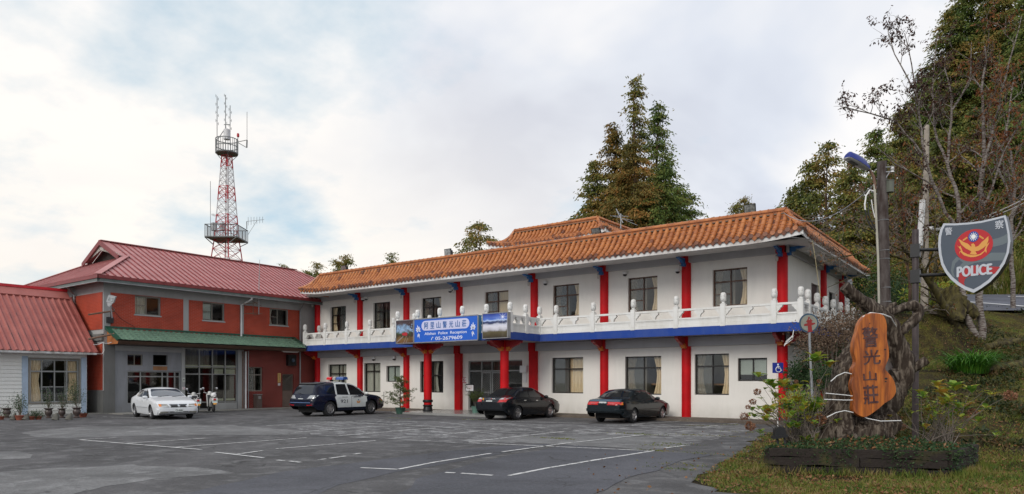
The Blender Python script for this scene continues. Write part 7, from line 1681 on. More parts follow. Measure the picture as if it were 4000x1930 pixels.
cable('power_cable', 'second black cable loop nearer the wooden pole', [dp(3390, 795), dp(3393, 840), dp(3408, 875), dp(3422, 900)], .014); cable('power_cable', 'thin cable with yellow lower part beside the pole', [dp(3404, 780), dp(3410, 820), dp(3418, 850)], .012, 'yel' if 'yel' in M else 'white_pl')
rp_ = onY(3055, 826, 29.0); P3 = []
for k in range(21): t = k/20; q = Vector(dp(3415, 720)).lerp(rp_, t); q.z -= 1.15*4*t*(1-t)*.55; P3.append(q)
mb = MB(); mb.tube(P3, .014, 6); tag(mb.build('overhead_wire', M['steel'], None, P3[0]), 'pale overhead wire sagging from the wooden pole to the roof corner', 'wire')
mb = MB(); mb.tube([atD(3173, 940, 27), atD(3185, 1010, 27), atD(3205, 1160, 27), atD(3222, 1165, 27.2)], .012, 5); tag(mb.build('rope', pm('straw_rope', (.40, .34, .18), .8), None, atD(3173, 940, 27)), 'thin straw-coloured rope hanging from the eave corner to the balustrade', 'rope')
for a, b, lb in (((3640, 895), (4060, 745), 'upper pale overhead wire rising to the right behind the shield sign'), ((3640, 900), (4060, 762), 'lower pale overhead wire rising to the right behind the shield sign')):
    mb = MB(); q0, q1 = atD(*a, 30), atD(*b, 24); mb.tube([q0.lerp(q1, k/12)-Vector((0, 0, .5*4*(k/12)*(1-k/12)*.5)) for k in range(13)], .018, 5); tag(mb.build('overhead_wire', M['white_pl'], None, q0), lb, 'wire')
cpz = atD(3610, 1150, 30); o = thing('concrete_pole', 'pale concrete pole with a white pipe behind the shield sign post', 'pole', (cpz.x, cpz.y, hz(cpz.x, cpz.y)-.2)); mb = MB(); mb.tube([(cpz.x, cpz.y, hz(cpz.x, cpz.y)-.2), tuple(atD(3620, 490, 30))], [.15, .10], 14); mb.build('pole', pm('weathered_concrete', (.33, .29, .24), .8, .2, 3), o)
mb = MB(); mb.tube([atD(3592, 960, 29.7), atD(3604, 782, 29.7)], .115, 12); mb.build('pipe', M['white_pl'], o); cc = atD(3632, 893, 29.6); mb = MB(); mb.obox(cc, (.13, 0, 0), (0, .07, 0), (0, 0, .07)); tag(mb.build('security_camera', M['white_pl'], None, cc), 'small white camera on the concrete pole', 'camera')
# ---- fire-hydrant sign
hp_, hpic = planemap(atD(3160, 1262, 20.2), Vector((RX, RY, 0)), UP_); o = thing('hydrant_sign', 'round faded sign with a blue rim and a red fire hydrant on a grey pole', 'sign', (*hp_(.1, 0, 0)[:2], 0))
mb = MB(); disc(mb, hp_, 0, 0, .275, 0, .02, n=36); mb.build('rim', flat('faded_blue', (.03, .075, .13)), o); mb = MB(); disc(mb, hp_, 0, 0, .235, -.006, -.001, n=36); fc = mb.build('face', pm('faded_face', (.25, .25, .21), .6, .12, 6), o)
def H_(L): return [hpic(3000+a*.1931, 1180+b*.1931) for a, b in L]
mb = MB(); mb.prism(H_([(815, 300), (840, 300), (842, 325), (870, 350), (905, 385), (880, 390), (885, 420), (950, 418), (955, 440), (900, 465), (880, 470), (890, 575), (905, 580), (903, 600), (797, 612), (797, 592), (810, 588), (800, 480), (740, 485), (722, 470), (735, 445), (795, 430), (790, 408), (765, 402), (790, 365), (812, 325)]), hp_, -.011, -.007); mb.build('hydrant_mark', flat('hydrant_red', (.26, .02, .02)), fc)
mb = MB(); disc(mb, hp_, *H_([(835, 350)])[0], .02, -.014, -.0115, n=14); mb.build('pale_spot', M['faded_face'] if 'faded_face' in M else bpy.data.materials['faded_face'], fc)
mb = MB(); mb.tube([hp_(.03, -.2, .03), hp_(.03, -.5, .03), hp_(.13, -2.4, .05)], .035, 10); mb.build('pole', M['steel'], o)
# ---- disabled parking sign
wp_, wpic = planemap(atD(3039, 1437, 26.0), Vector((RX, RY, 0)), UP_); o = thing('wheelchair_sign', 'small square blue sign with a white wheelchair symbol beside the corner column', 'sign', (*wp_(0, 0, 0)[:2], 0))
mb = MB(); mb.prism([(-.20, -.19), (.20, -.19), (.20, .19), (-.20, .19)], wp_, 0, .012); mb.build('plate', flat('parking_blue', (.012, .03, .27)), o)
mb = MB(); disc(mb, wp_, .0, .125, .03, -.006, -.001, n=14); mb.tube([wp_(0, .09, -.004), wp_(.005, -.01, -.004), wp_(.09, -.01, -.004), wp_(.12, -.10, -.004), wp_(.15, -.09, -.004)], .016, 6); mb.tube([wp_(.005, .045, -.004), wp_(.07, .045, -.004)], .013, 6)
mb.tube([wp_(.02+.10*cos(a), -.055+.10*sin(a), -.004) for a in [radians(110+k*22) for k in range(12)]], .013, 6); mb.build('symbol', M['white_txt'], o); mb = MB(); mb.tube([wp_(0, -.19, .02), (wp_(0, 0, .02)[0], wp_(0, 0, .02)[1], 0)], .022, 8); mb.build('post', M['white_pl'], o)

# ------------------------------------------------------------ planter, driftwood, carved slab
PA, PBc, PC = Vector((-4.0, 13.26, 0)), Vector((-1.3, 14.42, 0)), Vector((-1.0, 16.1, 0)); PD = PA+(PC-PBc)*.9
M['sleeper'] = pm('mossy_sleeper', (.020, .014, .011), .9, c2=(.050, .046, .014), sc=2.6, thr=(.34, .50), bp=.9, bsc=14); M['soil'] = pm('planter_soil', (.030, .024, .014), .95, c2=(.05, .055, .015), sc=3, bp=.9, bsc=9)
pb_ = thing('planter_box', 'low mossy planter box of old dark timber sleepers', 'planter', ((PA+PC)/2))
for (a, b) in ((PA, PBc), (PBc, PC), (PA, PD), (PD, PC)):
    d = (b-a).normalized(); n_ = Vector((-d.y, d.x, 0))
    for k, (z0, z1) in enumerate(((-.05, .15), (.165, .315), (.33, .475))):
        cuts = [0, .32+.2*k, 1] if (b-a).length > 2 else [0, 1]
        for i in range(len(cuts)-1):
            p, q = a.lerp(b, cuts[i]+.003), a.lerp(b, cuts[i+1]-.003); mb = MB(); nx_ = 14; V = []
            for j in range(nx_+1):
                c = p.lerp(q, j/nx_); e = mnz.noise(c*3+Vector((k, 0, 0)))*.035+mnz.noise(c*9)*.012
                for w_, z in ((-.085, z0), (.075, z0), (.075, z1), (-.085, z1)): V.append(c+n_*(w_+e)+Vector((0, 0, z+mnz.noise(c*2.3+Vector((k, 7, z)))*.035+mnz.noise(c*11)*.008)))
            mb.add(V, [(j*4+s_, j*4+(s_+1) % 4, (j+1)*4+(s_+1) % 4, (j+1)*4+s_) for j in range(nx_) for s_ in range(4)]+[(3, 2, 1, 0), (nx_*4, nx_*4+1, nx_*4+2, nx_*4+3)]); mb.build('sleeper', M['sleeper'], pb_)
mb = MB(); V = []; n1_ = 16
def soilz(i, j): return .42+.16*sin(pi*i/n1_)*sin(pi*j/n1_)+.05*mnz.noise(Vector((i*.6, j*.6, 3)))
for i in range(n1_+1):
    for j in range(n1_+1): p = PA.lerp(PBc, i/n1_).lerp(PD.lerp(PC, i/n1_), j/n1_); V.append((p.x, p.y, soilz(i, j)))
mb.add(V, [(i*(n1_+1)+j, (i+1)*(n1_+1)+j, (i+1)*(n1_+1)+j+1, i*(n1_+1)+j+1) for i in range(n1_) for j in range(n1_)], 0, True); mb.build('soil', M['soil'], pb_)
def gnarl(mb, path, rad, n=26, amp=.22, seed=0, m=0):
    path = [Vector(p) for p in path]; P_, R_ = [], []
    for i in range(len(path)-1):
        k = max(3, int((path[i+1]-path[i]).length/.04))
        for j in range(k+(i == len(path)-2)):
            t = j/k; a = path[max(i-1, 0)]; b, c = path[i], path[i+1]; d = path[min(i+2, len(path)-1)]
            P_.append(.5*((2*b)+(c-a)*t+(2*a-5*b+4*c-d)*t*t+(3*b-a-3*c+d)*t**3)); R_.append(rad[i]+(rad[i+1]-rad[i])*t)
    s = len(mb.v); mb.tube(P_, R_, n, m); tot = len(P_)*n
    for q in range(s, len(mb.v)):
        v = Vector(mb.v[q]); i = min((q-s)//n, len(P_)-1) if q-s < tot else (0 if q-s < tot+n else len(P_)-1); c = P_[i]; r_ = v-c
        e = 1+amp*(mnz.noise(Vector((v.x*3.3+seed, v.y*3.3, v.z*1.6)))*1.4+mnz.noise(Vector((v.x*13, v.y*13, v.z*3.5+seed)))*.9+mnz.noise(v*22)*.35); mb.v[q] = tuple(c+r_*e)
    return mb
def A(px, py, t=13.9): return atD(px, py, t)
dw = thing('driftwood', 'gnarled grey driftwood stump with curling branches standing in the planter', 'driftwood', (*A(3380, 1700)[:2], .45))
mb = MB(); gnarl(mb, [A(3290, 1760, 13.7), A(3290, 1640, 13.8), A(3300, 1500, 13.8), A(3330, 1400, 13.85), A(3370, 1345, 13.9)], [.42, .33, .26, .22, .17], amp=.35, seed=1)
gnarl(mb, [A(3190, 1780, 13.7), A(3240, 1690, 13.7), A(3290, 1600, 13.8)], [.10, .17, .2], seed=2); gnarl(mb, [A(3520, 1770, 13.9), A(3440, 1710, 13.9), A(3360, 1640, 13.9)], [.12, .2, .26], seed=3)
gnarl(mb, [A(3300, 1740, 13.5), A(3400, 1690, 13.7), A(3470, 1640, 14)], [.3, .3, .2], amp=.4, seed=4); mb.build('root', M['drift'], dw)
mb = MB(); gnarl(mb, [A(3400, 1660, 14.0), A(3470, 1560, 14.1), A(3525, 1460, 14.1), A(3510, 1360, 14.1), A(3470, 1270, 14.05), A(3410, 1215, 14.0), A(3345, 1160, 13.95), A(3300, 1118, 13.9)], [.24, .22, .20, .17, .165, .14, .125, .115], amp=.3, seed=5); mb.build('main_limb', M['drift'], dw)
mb = MB(); gnarl(mb, [A(3490, 1475, 14.1), A(3550, 1450, 14.05), A(3620, 1405, 13.95)], [.16, .11, .075], seed=6); mb.build('side_branch', M['drift'], dw)
mb = MB(); gnarl(mb, [A(3430, 1235, 14.0), A(3500, 1210, 14.05), A(3570, 1195, 14.1), A(3590, 1225, 14.1), A(3545, 1275, 14.0), A(3505, 1310, 14.0)], [.09, .09, .085, .08, .09, .06], amp=.3, seed=7); mb.build('side_branch', M['drift'], dw)
mb = MB(); gnarl(mb, [A(3455, 1245, 14.0), A(3475, 1200, 14.0), A(3500, 1185, 14.0)], [.07, .05, .03], seed=8); gnarl(mb, [A(3440, 1700, 13.6), A(3420, 1660, 13.5), A(3360, 1650, 13.5)], [.04, .06, .02], seed=9); mb.build('side_branch', M['drift'], dw)
mb = MB()
for L in ([(3245, 1490), (3270, 1468), (3300, 1455), (3340, 1463), (3375, 1470)], [(3225, 1536), (3300, 1543), (3370, 1552)], [(3220, 1560), (3300, 1563), (3370, 1562)], [(3230, 1630), (3265, 1612), (3300, 1604), (3335, 1612), (3390, 1635), (3440, 1645), (3520, 1643)], [(3350, 1730), (3420, 1733), (3470, 1728)]):
    mb.tube([A(a, b, 13.32) for a, b in L], .009, 6)
mb.tube([A(3370, 1238, 13.3), A(3400, 1222, 13.35), A(3450, 1228, 13.4), A(3480, 1240, 13.6), A(3500, 1275, 13.9)], .013, 6)
mb.build('tie_wire', M['white_pl'], dw)
SL, slp = planemap(A(3400, 1430, 13.28), Vector((RX, RY, 0)), UP_)
o = thing('carved_slab', 'tall orange-brown wooden slab with four carved dark characters tied to driftwood', 'sign', (*A(3390, 1640, 13.28)[:2], A(3390, 1640, 13.28).z))
SO = [(262, 308), (300, 305), (348, 313), (372, 340), (384, 395), (384, 480), (398, 560), (396, 620), (380, 660), (372, 692), (385, 712), (408, 738), (432, 772), (446, 820), (446, 865), (418, 905), (370, 935), (320, 978), (240, 1030), (192, 1024), (152, 995), (143, 965), (150, 905), (146, 870), (134, 830), (135, 790), (148, 745), (138, 705), (158, 665), (163, 630), (146, 570), (150, 505), (172, 440), (188, 375), (222, 328)]
so2 = [slp(3250+a*.5632, 1050+b*.5632) for a, b in SO]; D3 = []
for i in range(len(so2)):   # smooth outline
    a, b, c, d = (Vector((*so2[(i+k) % len(so2)], 0)) for k in (-1, 0, 1, 2))
    for t in (0, .34, .67): q = .5*((2*b)+(c-a)*t+(2*a-5*b+4*c-d)*t*t+(3*b-a-3*c+d)*t**3); D3.append((q.x, q.y))
m, t, b, out_ = newmat('varnished_slab'); tc = nd(t, 'ShaderNodeTexCoord'); mp = nd(t, 'ShaderNodeMapping'); mp.inputs['Scale'].default_value = (3.2, 3.2, .55); t.links.new(tc.outputs['Object'], mp.inputs[0])
r = ramp(t, [(.30, (.11, .026, .008)), (.42, (.30, .075, .011)), (.55, (.48, .135, .014)), (.72, (.60, .20, .025))]); t.links.new(noise(t, mp.outputs[0], 1.6, 9, .62, 1.1), r.inputs[0]); gr_ = ramp(t, [(.38, .72), (.6, 1.1)]); mp2 = nd(t, 'ShaderNodeMapping'); mp2.inputs['Scale'].default_value = (14, 14, .5); t.links.new(tc.outputs['Object'], mp2.inputs[0]); t.links.new(noise(t, mp2.outputs[0], 2, 6, .6, .6), gr_.inputs[0])
t.links.new(mixc(t, 1., r.outputs[0], gr_.outputs[0], 'MULTIPLY'), b.inputs['Base Color']); b.inputs['Roughness'].default_value = .42; bump(t, b, noise(t, mp2.outputs[0], 2, 6), .3, .01)
mb = MB(); n = len(D3); cxs, czs = sum(p[0] for p in D3)/n, sum(p[1] for p in D3)/n; sh_ = lambda k: [(cxs+(p[0]-cxs)*k, czs+(p[1]-czs)*(1-(1-k)*.5)) for p in D3]
rings = [(sh_(.97), .14), (D3, .10), (D3, .035), (sh_(.97), .0)]; V = []
for L, d in rings: V += [SL(p[0], p[1], d) for p in L]
mb.add(V, [(i*n+j, i*n+(j+1) % n, (i+1)*n+(j+1) % n, (i+1)*n+j) for i in range(3) for j in range(n)], 0, True); mb.add(V[:n], [tuple(range(n))]); mb.add(V[-n:], [tuple(range(n))]); mb.build('slab', m, o)
M['carve'] = pm('carved_ink', (.055, .012, .010), .35, c2=(.10, .05, .045), sc=9, thr=(.4, .6))
for ch, (a, b), h_, w_ in (('警', (265, 474), 138, 104), ('光', (275, 612), 100, 116), ('山', (262, 744), 64, 92), ('莊', (268, 872), 130, 100)):
    q = slp(3250+a*.5632, 1050+b*.5632); k = .5632/2768*13.28; text(ch, SL, q[0], q[1], h_*k, w_*k, -.006, 'carve', parent=o, bold=.022, rot=radians(4))
mb = MB(); 
for (a, b), r_ in (((375, 762), .028), ((372, 782), .018), ((368, 560), .02), ((262, 378), .012)): q = slp(3250+a*.5632, 1050+b*.5632); disc(mb, SL, q[0], q[1], r_, -.004, -.001, n=12, ry=r_*.7)
mb.build('knot', M['black'], o)
# planter spotlights
for (px, py, sz, lb) in ((3048, 1690, 1., 'black spotlight on a stand at the left end of the planter'), (3610, 1748, .8, 'small black spotlight low in the ground cover of the planter')):
    c = A(px, py, 13.35); o = thing('spotlight', lb, 'spotlight', (c.x, c.y, .48)); f = lambda a, b_, d: (c.x+RX*a*sz+FX*d*sz, c.y+RY*a*sz+FY*d*sz, c.z+(b_+a*.15)*sz)
    mb = MB(); mb.prism([(-.11, -.09), (.11, -.09), (.08, .07), (.05, .10), (-.06, .10), (-.09, .07)], f, -.04, .12); mb.build('housing', M['black'], o); mb = MB(); mb.prism([(-.125, -.10), (.125, -.10), (.125, -.05), (-.125, -.05)], f, -.055, .135); mb.build('rim', M['black'], o)
    mb = MB(); mb.bar(f(-.05, -.08, .04), (c.x-.02, c.y, .42), .035); mb.bar(f(.08, -.08, .04), (c.x+.10, c.y+.06, .42), .03); mb.build('stand', M['black'], o)
# ------------------------------------------------------------ near trees with bare limbs
def arr(v): return np.array(v, dtype=float)
class Limbs:
    def __init__(s, seed): s.r = random.Random(seed); s.mb = MB(); s.tips = []
    def grow(s, path, r0, r1, lvl, maxl=3, kids_=(5, 4, 3), ln=(1.7, .8, .4), up=.25, spread=.9, m=0, wob=.06):
        P_ = []; R_ = []; n = len(path)
        for i in range(n-1):
            a, b = path[i], path[i+1]; k = max(2, int((b-a).length/.45))
            for j in range(k+(i == n-2)):
                t = j/k; q = a.lerp(b, t)+Vector((s.r.gauss(0, 1), s.r.gauss(0, 1), s.r.gauss(0, .6)))*wob*(.4 if lvl == 0 else .5); P_.append(q if (i, j) != (0, 0) else a)
        for i in range(len(P_)): R_.append(r0+(r1-r0)*i/(len(P_)-1))
        s.mb.tube(P_, R_, 9 if lvl == 0 else (5 if lvl == 1 else 3), m, cap=lvl < 2)
        if lvl >= maxl or lvl >= len(kids_):
            s.tips.append((P_[-1], (P_[-1]-P_[-2]).normalized())); 
            for q in P_[1:]: s.tips.append((q, (P_[-1]-P_[0]).normalized()))
            return
        L_ = sum((P_[i+1]-P_[i]).length for i in range(len(P_)-1)); nk = max(1, int(kids_[lvl]*(L_/3.0 if lvl == 0 else 1)))
        for k in range(nk):
            f = s.r.uniform(.25, 1.) if lvl else s.r.uniform(.30, 1.); i = min(int(f*(len(P_)-1)), len(P_)-2); p = P_[i]; d = (P_[i+1]-P_[i]).normalized()
            o = Vector((s.r.gauss(0, 1), s.r.gauss(0, 1), s.r.gauss(0, .5))).normalized(); dd = (d*(1-spread*.45)+o*spread*.8+Vector((0, 0, up))).normalized(); l = ln[lvl]*s.r.uniform(.6, 1.3)
            q1 = p+dd*l*.5; q2 = q1+(dd+Vector((s.r.gauss(0, .25), s.r.gauss(0, .25), s.r.gauss(.05, .2)))).normalized()*l*.5
            s.grow([p, q1, q2], R_[i]*.5+.003, .004, lvl+1, maxl, kids_, ln, up, spread, 1 if lvl >= 1 else m, wob)
def tip_leaves(tips, n, leaf, rnd, zmin=None, prob=None):
    C, Dv = [], []; tips = [t for t in tips if (prob is None or rnd.random() < prob(t[0]))]
    if not tips: return np.zeros((0, 3))
    for _ in range(n):
        p, d = tips[rnd.integers(len(tips))]; C.append(arr(p)+rnd.normal(size=3)*.05); Dv.append(arr(d)*.4+rnd.normal(size=3)*.45+arr((0, 0, -.75)))
    return kites(np.array(C), np.array(Dv), rnd.uniform(.6, 1.3, n)*leaf, rnd.uniform(.3, .5, n)*leaf, rnd)
def Lp(L): return [atD(a, b, t) for a, b, t in L]
def bare_tree(label, limbs, seed, nl, leaf, lm, bark, prob=None, kids_=(5, 4, 3), up=.25, ln=(1.7, .8, .4)):
    b0 = Lp(limbs[0][0])[0]; g = hz(b0.x, b0.y); o = thing('cherry_tree', label, 'tree', (b0.x, b0.y, g), 'thin autumn trees on the bank'); lb = Limbs(seed)
    for L, r0, r1 in limbs:
        P_ = Lp(L)
        if L is limbs[0][0]: P_[0].z = g-.2
        lb.grow(P_, r0, r1, 0, 3, kids_, ln, up)
    lb.mb.build('trunk', [M[bark], M['twig']], o); V = tip_leaves(lb.tips, nl, leaf, np.random.default_rng(seed), prob=prob)
    if len(V): c = quadmesh('foliage', V-np.tile(arr(wl(o)), (len(V), 1)), lm, o)
    return o
bare_tree('slender pale-barked tree with upright trunk right of the shield sign', [([(3835, 1380, 25.5), (3828, 1154, 25.5), (3835, 855, 25.4), (3840, 560, 25.3), (3838, 400, 25.2), (3850, 180, 25)], .13, .022),
    ([(3835, 700, 25.3), (3880, 480, 25), (3940, 250, 24.6), (3990, 60, 24.4)], .05, .015), ([(3835, 830, 25.3), (3920, 600, 25), (4010, 420, 24.6)], .045, .015), ([(3830, 1000, 25.3), (3930, 860, 25), (4050, 700, 24.6)], .045, .015)], 41, 2200, .13, 'l_red', 'bark_w', up=.35, kids_=(4, 3, 3), ln=(1.5, .7, .35))
bare_tree('pale-barked leaning tree with two stems passing behind the shield sign', [([(3825, 1390, 25.4), (3785, 1260, 25.4), (3760, 1150, 25.5), (3745, 950, 25.6), (3745, 780, 25.7), (3700, 640, 25.8), (3720, 420, 25.8), (3690, 260, 25.8)], .12, .018),
    ([(3745, 900, 25.6), (3690, 830, 25.5), (3640, 700, 25.4), (3600, 560, 25.2), (3590, 400, 25.2), (3560, 250, 25), (3535, 130, 25)], .06, .012), ([(3700, 640, 25.8), (3650, 500, 26), (3640, 330, 26), (3660, 150, 26)], .05, .012), ([(3600, 600, 25.2), (3500, 480, 25), (3400, 440, 24.8), (3300, 420, 24.6), (3275, 425, 24.6)], .035, .01),
    ([(3600, 420, 25.2), (3540, 300, 25), (3480, 160, 25), (3470, 95, 25)], .03, .008), ([(3720, 430, 25.8), (3790, 300, 25.6), (3800, 160, 25.5)], .04, .01), ([(3640, 720, 25.4), (3500, 640, 25), (3410, 560, 24.8)], .03, .01)], 42, 2600, .14, 'l_dark', 'bark_w', up=.30, kids_=(4, 3, 3), ln=(1.3, .6, .35))
bare_tree('dark mossy tree leaning left with bare twigs reaching over the balustrade', [([(3815, 1395, 25.6), (3745, 1290, 25.4), (3690, 1190, 25), (3630, 1100, 24.6), (3590, 1040, 24.2), (3520, 960, 23.6)], .17, .05), ([(3600, 1050, 24.2), (3500, 1000, 23.5), (3380, 985, 22.8), (3260, 1010, 22.2), (3190, 1040, 22)], .04, .008),
    ([(3570, 1010, 24), (3440, 930, 23.3), (3330, 870, 22.8), (3220, 850, 22.4)], .04, .008), ([(3540, 980, 23.8), (3450, 850, 23.4), (3380, 740, 23)], .04, .008), ([(3560, 1010, 24), (3440, 1060, 23), (3330, 1090, 22.4), (3230, 1120, 22)], .035, .008), ([(3640, 1110, 24.6), (3660, 960, 24.6), (3650, 800, 24.6)], .05, .012)], 43, 420, .11, 'l_red', 'bark_m', up=.12, kids_=(6, 4, 3), ln=(1.3, .6, .3))
bare_tree('thin red-leaved tree high on the bank at the right edge', [([(3960, 1210, 30), (3950, 950, 30), (3965, 700, 30), (3930, 500, 30), (3960, 300, 30)], .10, .02), ([(3955, 800, 30), (3880, 600, 30), (3850, 420, 30)], .05, .01), ([(3950, 950, 30), (4040, 740, 29.5)], .05, .01)], 44, 1300, .15, 'l_red', 'bark_w', kids_=(5, 4, 3))
bare_tree('bushy red-brown young tree behind the wooden pole', [([(3560, 1150, 31), (3540, 950, 31), (3520, 760, 31), (3500, 640, 31)], .08, .015), ([(3540, 980, 31), (3620, 800, 31), (3680, 700, 31)], .05, .01), ([(3540, 950, 31), (3440, 840, 31), (3390, 740, 31)], .04, .01)], 45, 900, .15, 'l_red', 'bark', kids_=(6, 4, 3))
# ------------------------------------------------------------ hydrangeas and other plants
def blob_flower(c, r_, rnd, n=150):
    d = rnd.normal(size=(n, 3)); d /= np.linalg.norm(d, axis=1, keepdims=True); q = arr(c)+d*r_*rnd.uniform(.7, 1., (n, 1))*arr((1, 1, .8)); return kites(q, d*.4+rnd.normal(size=(n, 3))*.8, np.full(n, r_*.36), np.full(n, r_*.34), rnd)
def folded(c, d, L_, W_, out, nrm_hint=Vector((0, 0, 1))):
    """broad leaf: six points, folded along its rib and drooping"""
    d = d.normalized(); s_ = d.cross(nrm_hint); s_ = s_.normalized() if s_.length > .05 else Vector((1, 0, 0)); n_ = s_.cross(d).normalized()
    p0 = c; p1 = c+d*L_*.35+n_*.02*L_; p2 = c+d*L_*.7; p3 = c+d*L_-n_*L_*.16
    a1, a2 = p1+s_*W_*.5+n_*W_*.16, p2+s_*W_*.38+n_*W_*.10; b1, b2 = p1-s_*W_*.5+n_*W_*.16, p2-s_*W_*.38+n_*W_*.10
    i = len(out.v); out.v += [tuple(q) for q in (p0, p1, p2, p3, a1, a2, b1, b2)]
    for f in ((0, 4, 1), (4, 5, 2, 1), (5, 3, 2), (0, 1, 6), (6, 1, 2, 7), (7, 2, 3)): out.f.append([i+k for k in f]); out.m.append(0); out.sm.append(True)
def hydrangea(label, root, depth, whorls, heads, twigs, seed, extra):
    r_ = random.Random(seed); rnd = np.random.default_rng(seed); b = A(*root, depth); o = thing('hydrangea', label, 'shrub', b, 'leggy hydrangea shrubs'); st = MB(); lv = MB(); F_ = []
    def stem(tip, rr=.009):
        s0 = b+Vector((r_.uniform(-.28, .28), r_.uniform(-.15, .15), -.05)); mid = s0.lerp(tip, .5)+Vector((r_.uniform(-.08, .08), r_.uniform(-.08, .08), .10)); q = s0.lerp(tip, .25)+Vector((0, 0, .08)); st.tube([s0, q, mid, s0.lerp(tip, .8)+Vector((0, 0, .05)), tip], [rr, rr*.9, rr*.75, rr*.6, rr*.5], 5)
        return mid
    for k in range(extra[4]): whorls.append((extra[0]+r_.gauss(0, extra[1]), extra[2]+r_.gauss(0, extra[3]), r_.randint(4, 7), r_.uniform(.08, .14)))
    for px, py, n, sz in whorls:
        c = A(px, py, depth+r_.uniform(-.35, .3)); m_ = stem(c)
        for k in range(n):
            a = 2*pi*k/n+r_.random(); folded(c+Vector((0, 0, -.05*(k % 3)/2)), Vector((cos(a), sin(a), r_.uniform(.1, 1.2))), sz*1.45*r_.uniform(.7, 1.15), sz*.85, lv)
        for k in range(2): a = r_.random()*6; folded(m_.lerp(c, .4+.3*k), Vector((cos(a), sin(a), .3)), sz*.9, sz*.5, lv)
    for px, py, sz in heads:
        c = A(px, py, depth+r_.uniform(-.2, .2)); stem(c, .008); F_.append((c, sz))
    for k in range(twigs):
        c = b+Vector((r_.gauss(0, .45)*RX, r_.gauss(0, .35), r_.uniform(.35, 1.2))); c += Vector((RX, RY, 0))*r_.gauss(0, .35); stem(c, .006)
        if r_.random() < .55:
            for q in range(3): a = r_.random()*6; folded(c, Vector((cos(a), sin(a), r_.uniform(-.3, .8))), r_.uniform(.07, .15), .07, lv)
    st.build('stem', M['twig'], o); lv.build('foliage', M['l_hyd'], o)
    for c, sz in F_: V = blob_flower(c, sz, rnd); quadmesh('flower_head', V-np.tile(arr(wl(o)), (len(V), 1)), 'l_flower', o)
hydrangea('leggy hydrangea at the left end of the planter with many brown flower heads', (3130, 1735), 13.7, [(3183, 1404, 12, .19), (3241, 1425, 8, .15), (2962, 1464, 6, .13), (3053, 1500, 9, .17), (3006, 1497, 9, .15), (3096, 1520, 8, .15), (3161, 1596, 7, .14), (3227, 1588, 7, .14), (3266, 1625, 6, .12), (2940, 1598, 5, .10), (2991, 1636, 6, .13), (2973, 1688, 5, .12), (3118, 1625, 7, .14), (3030, 1545, 7, .13), (3120, 1560, 6, .13), (3060, 1590, 6, .12), (3180, 1650, 5, .11), (3085, 1660, 6, .12), (3020, 1600, 5, .11)],
    [(2908, 1627, .085), (2930, 1664, .10), (3207, 1638, .105), (2958, 1531, .07), (2940, 1569, .065), (2922, 1590, .05), (3195, 1655, .08), (3200, 1490, .05), (3110, 1490, .04)], 40, 3, (3105, 85, 1605, 45, 34))
hydrangea('hydrangea on the right of the carved slab with yellow-green leaf tips', (3655, 1735), 13.9, [(3688, 1540, 9, .19), (3733, 1517, 10, .18), (3662, 1504, 7, .14), (3795, 1526, 7, .15), (3768, 1590, 6, .14), (3821, 1645, 5, .14), (3870, 1540, 5, .12), (3610, 1545, 6, .12), (3640, 1600, 5, .12), (3710, 1560, 7, .15), (3890, 1700, 4, .08)],
    [(3947, 1545, .12), (3799, 1612, .09), (3522, 1668, .08), (3775, 1625, .05)], 20, 5, (3690, 80, 1590, 50, 16))
# low leafy plants inside the planter, weeds around
rnd = np.random.default_rng(12)
def cover(name, label, fn, n, sz, mat, up=.5, kind='stuff'):
    C = np.array([fn() for _ in range(n)]); Dv = rnd.normal(size=(n, 3))*arr((1, 1, .5))+arr((0, 0, up)); V = kites(C, Dv, rnd.uniform(.6, 1.4, n)*sz, rnd.uniform(.4, .7, n)*sz, rnd); o = quadmesh(name, V, mat); o['kind'] = kind; o['label'] = label; return o
def inpl():
    u_, v_ = rnd.random(), rnd.random()**1.4; p = PA.lerp(PBc, u_).lerp(PD.lerp(PC, u_), v_); q = camrt(p.x, p.y); e = mnz.noise(Vector((u_*5, v_*5, 1)))*.05; return (p.x, p.y, soilz(u_*n1_, v_*n1_)+rnd.random()*.07+e)
cover('ground_cover', 'low dark green leaves covering the planter soil', inpl, 2600, .065, 'l_cover')
cover('dead_leaves', 'brown dead leaves lying on the planter soil', inpl, 900, .07, 'l_litter', .0)
def onedge():
    e = rnd.integers(4); a, b = ((PA, PBc), (PBc, PC), (PA, PD), (PA, PBc))[e]; u_ = rnd.random(); 
    while mnz.noise(Vector((u_*6+e, 2, 7))) < rnd.uniform(-.3, .35): u_ = rnd.random()
    p = a.lerp(b, u_); q = (p-(PA+PC)/2).normalized(); h_ = rnd.random()**2.2; return (p.x+q.x*(.02+.09*(h_ > .08))+rnd.normal()*.02, p.y+q.y*(.02+.09*(h_ > .08))+rnd.normal()*.02, .50-.42*h_)
cover('trailing_weeds', 'small leaves and moss trailing over the planter edge', onedge, 2600, .045, 'l_cover', .1)
def atfoot():
    a, b = ((PA, PBc), (PBc, PC), (PD, PA))[rnd.integers(3)]; u_ = rnd.random(); p = a.lerp(b, u_); q = (p-(PA+PC)/2).normalized(); d = .09+abs(rnd.normal())*.16; return (p.x+q.x*d, p.y+q.y*d, hz(p.x, p.y))
Pf = np.array([atfoot() for _ in range(2600)]); n = len(Pf); o = quadmesh('grass', kites(Pf, rnd.normal(size=(n, 3))*arr((.35, .35, .1))+arr((0, 0, .9)), rnd.uniform(.06, .22, n), np.full(n, .012), rnd), 'l_grass'); o['kind'] = 'stuff'
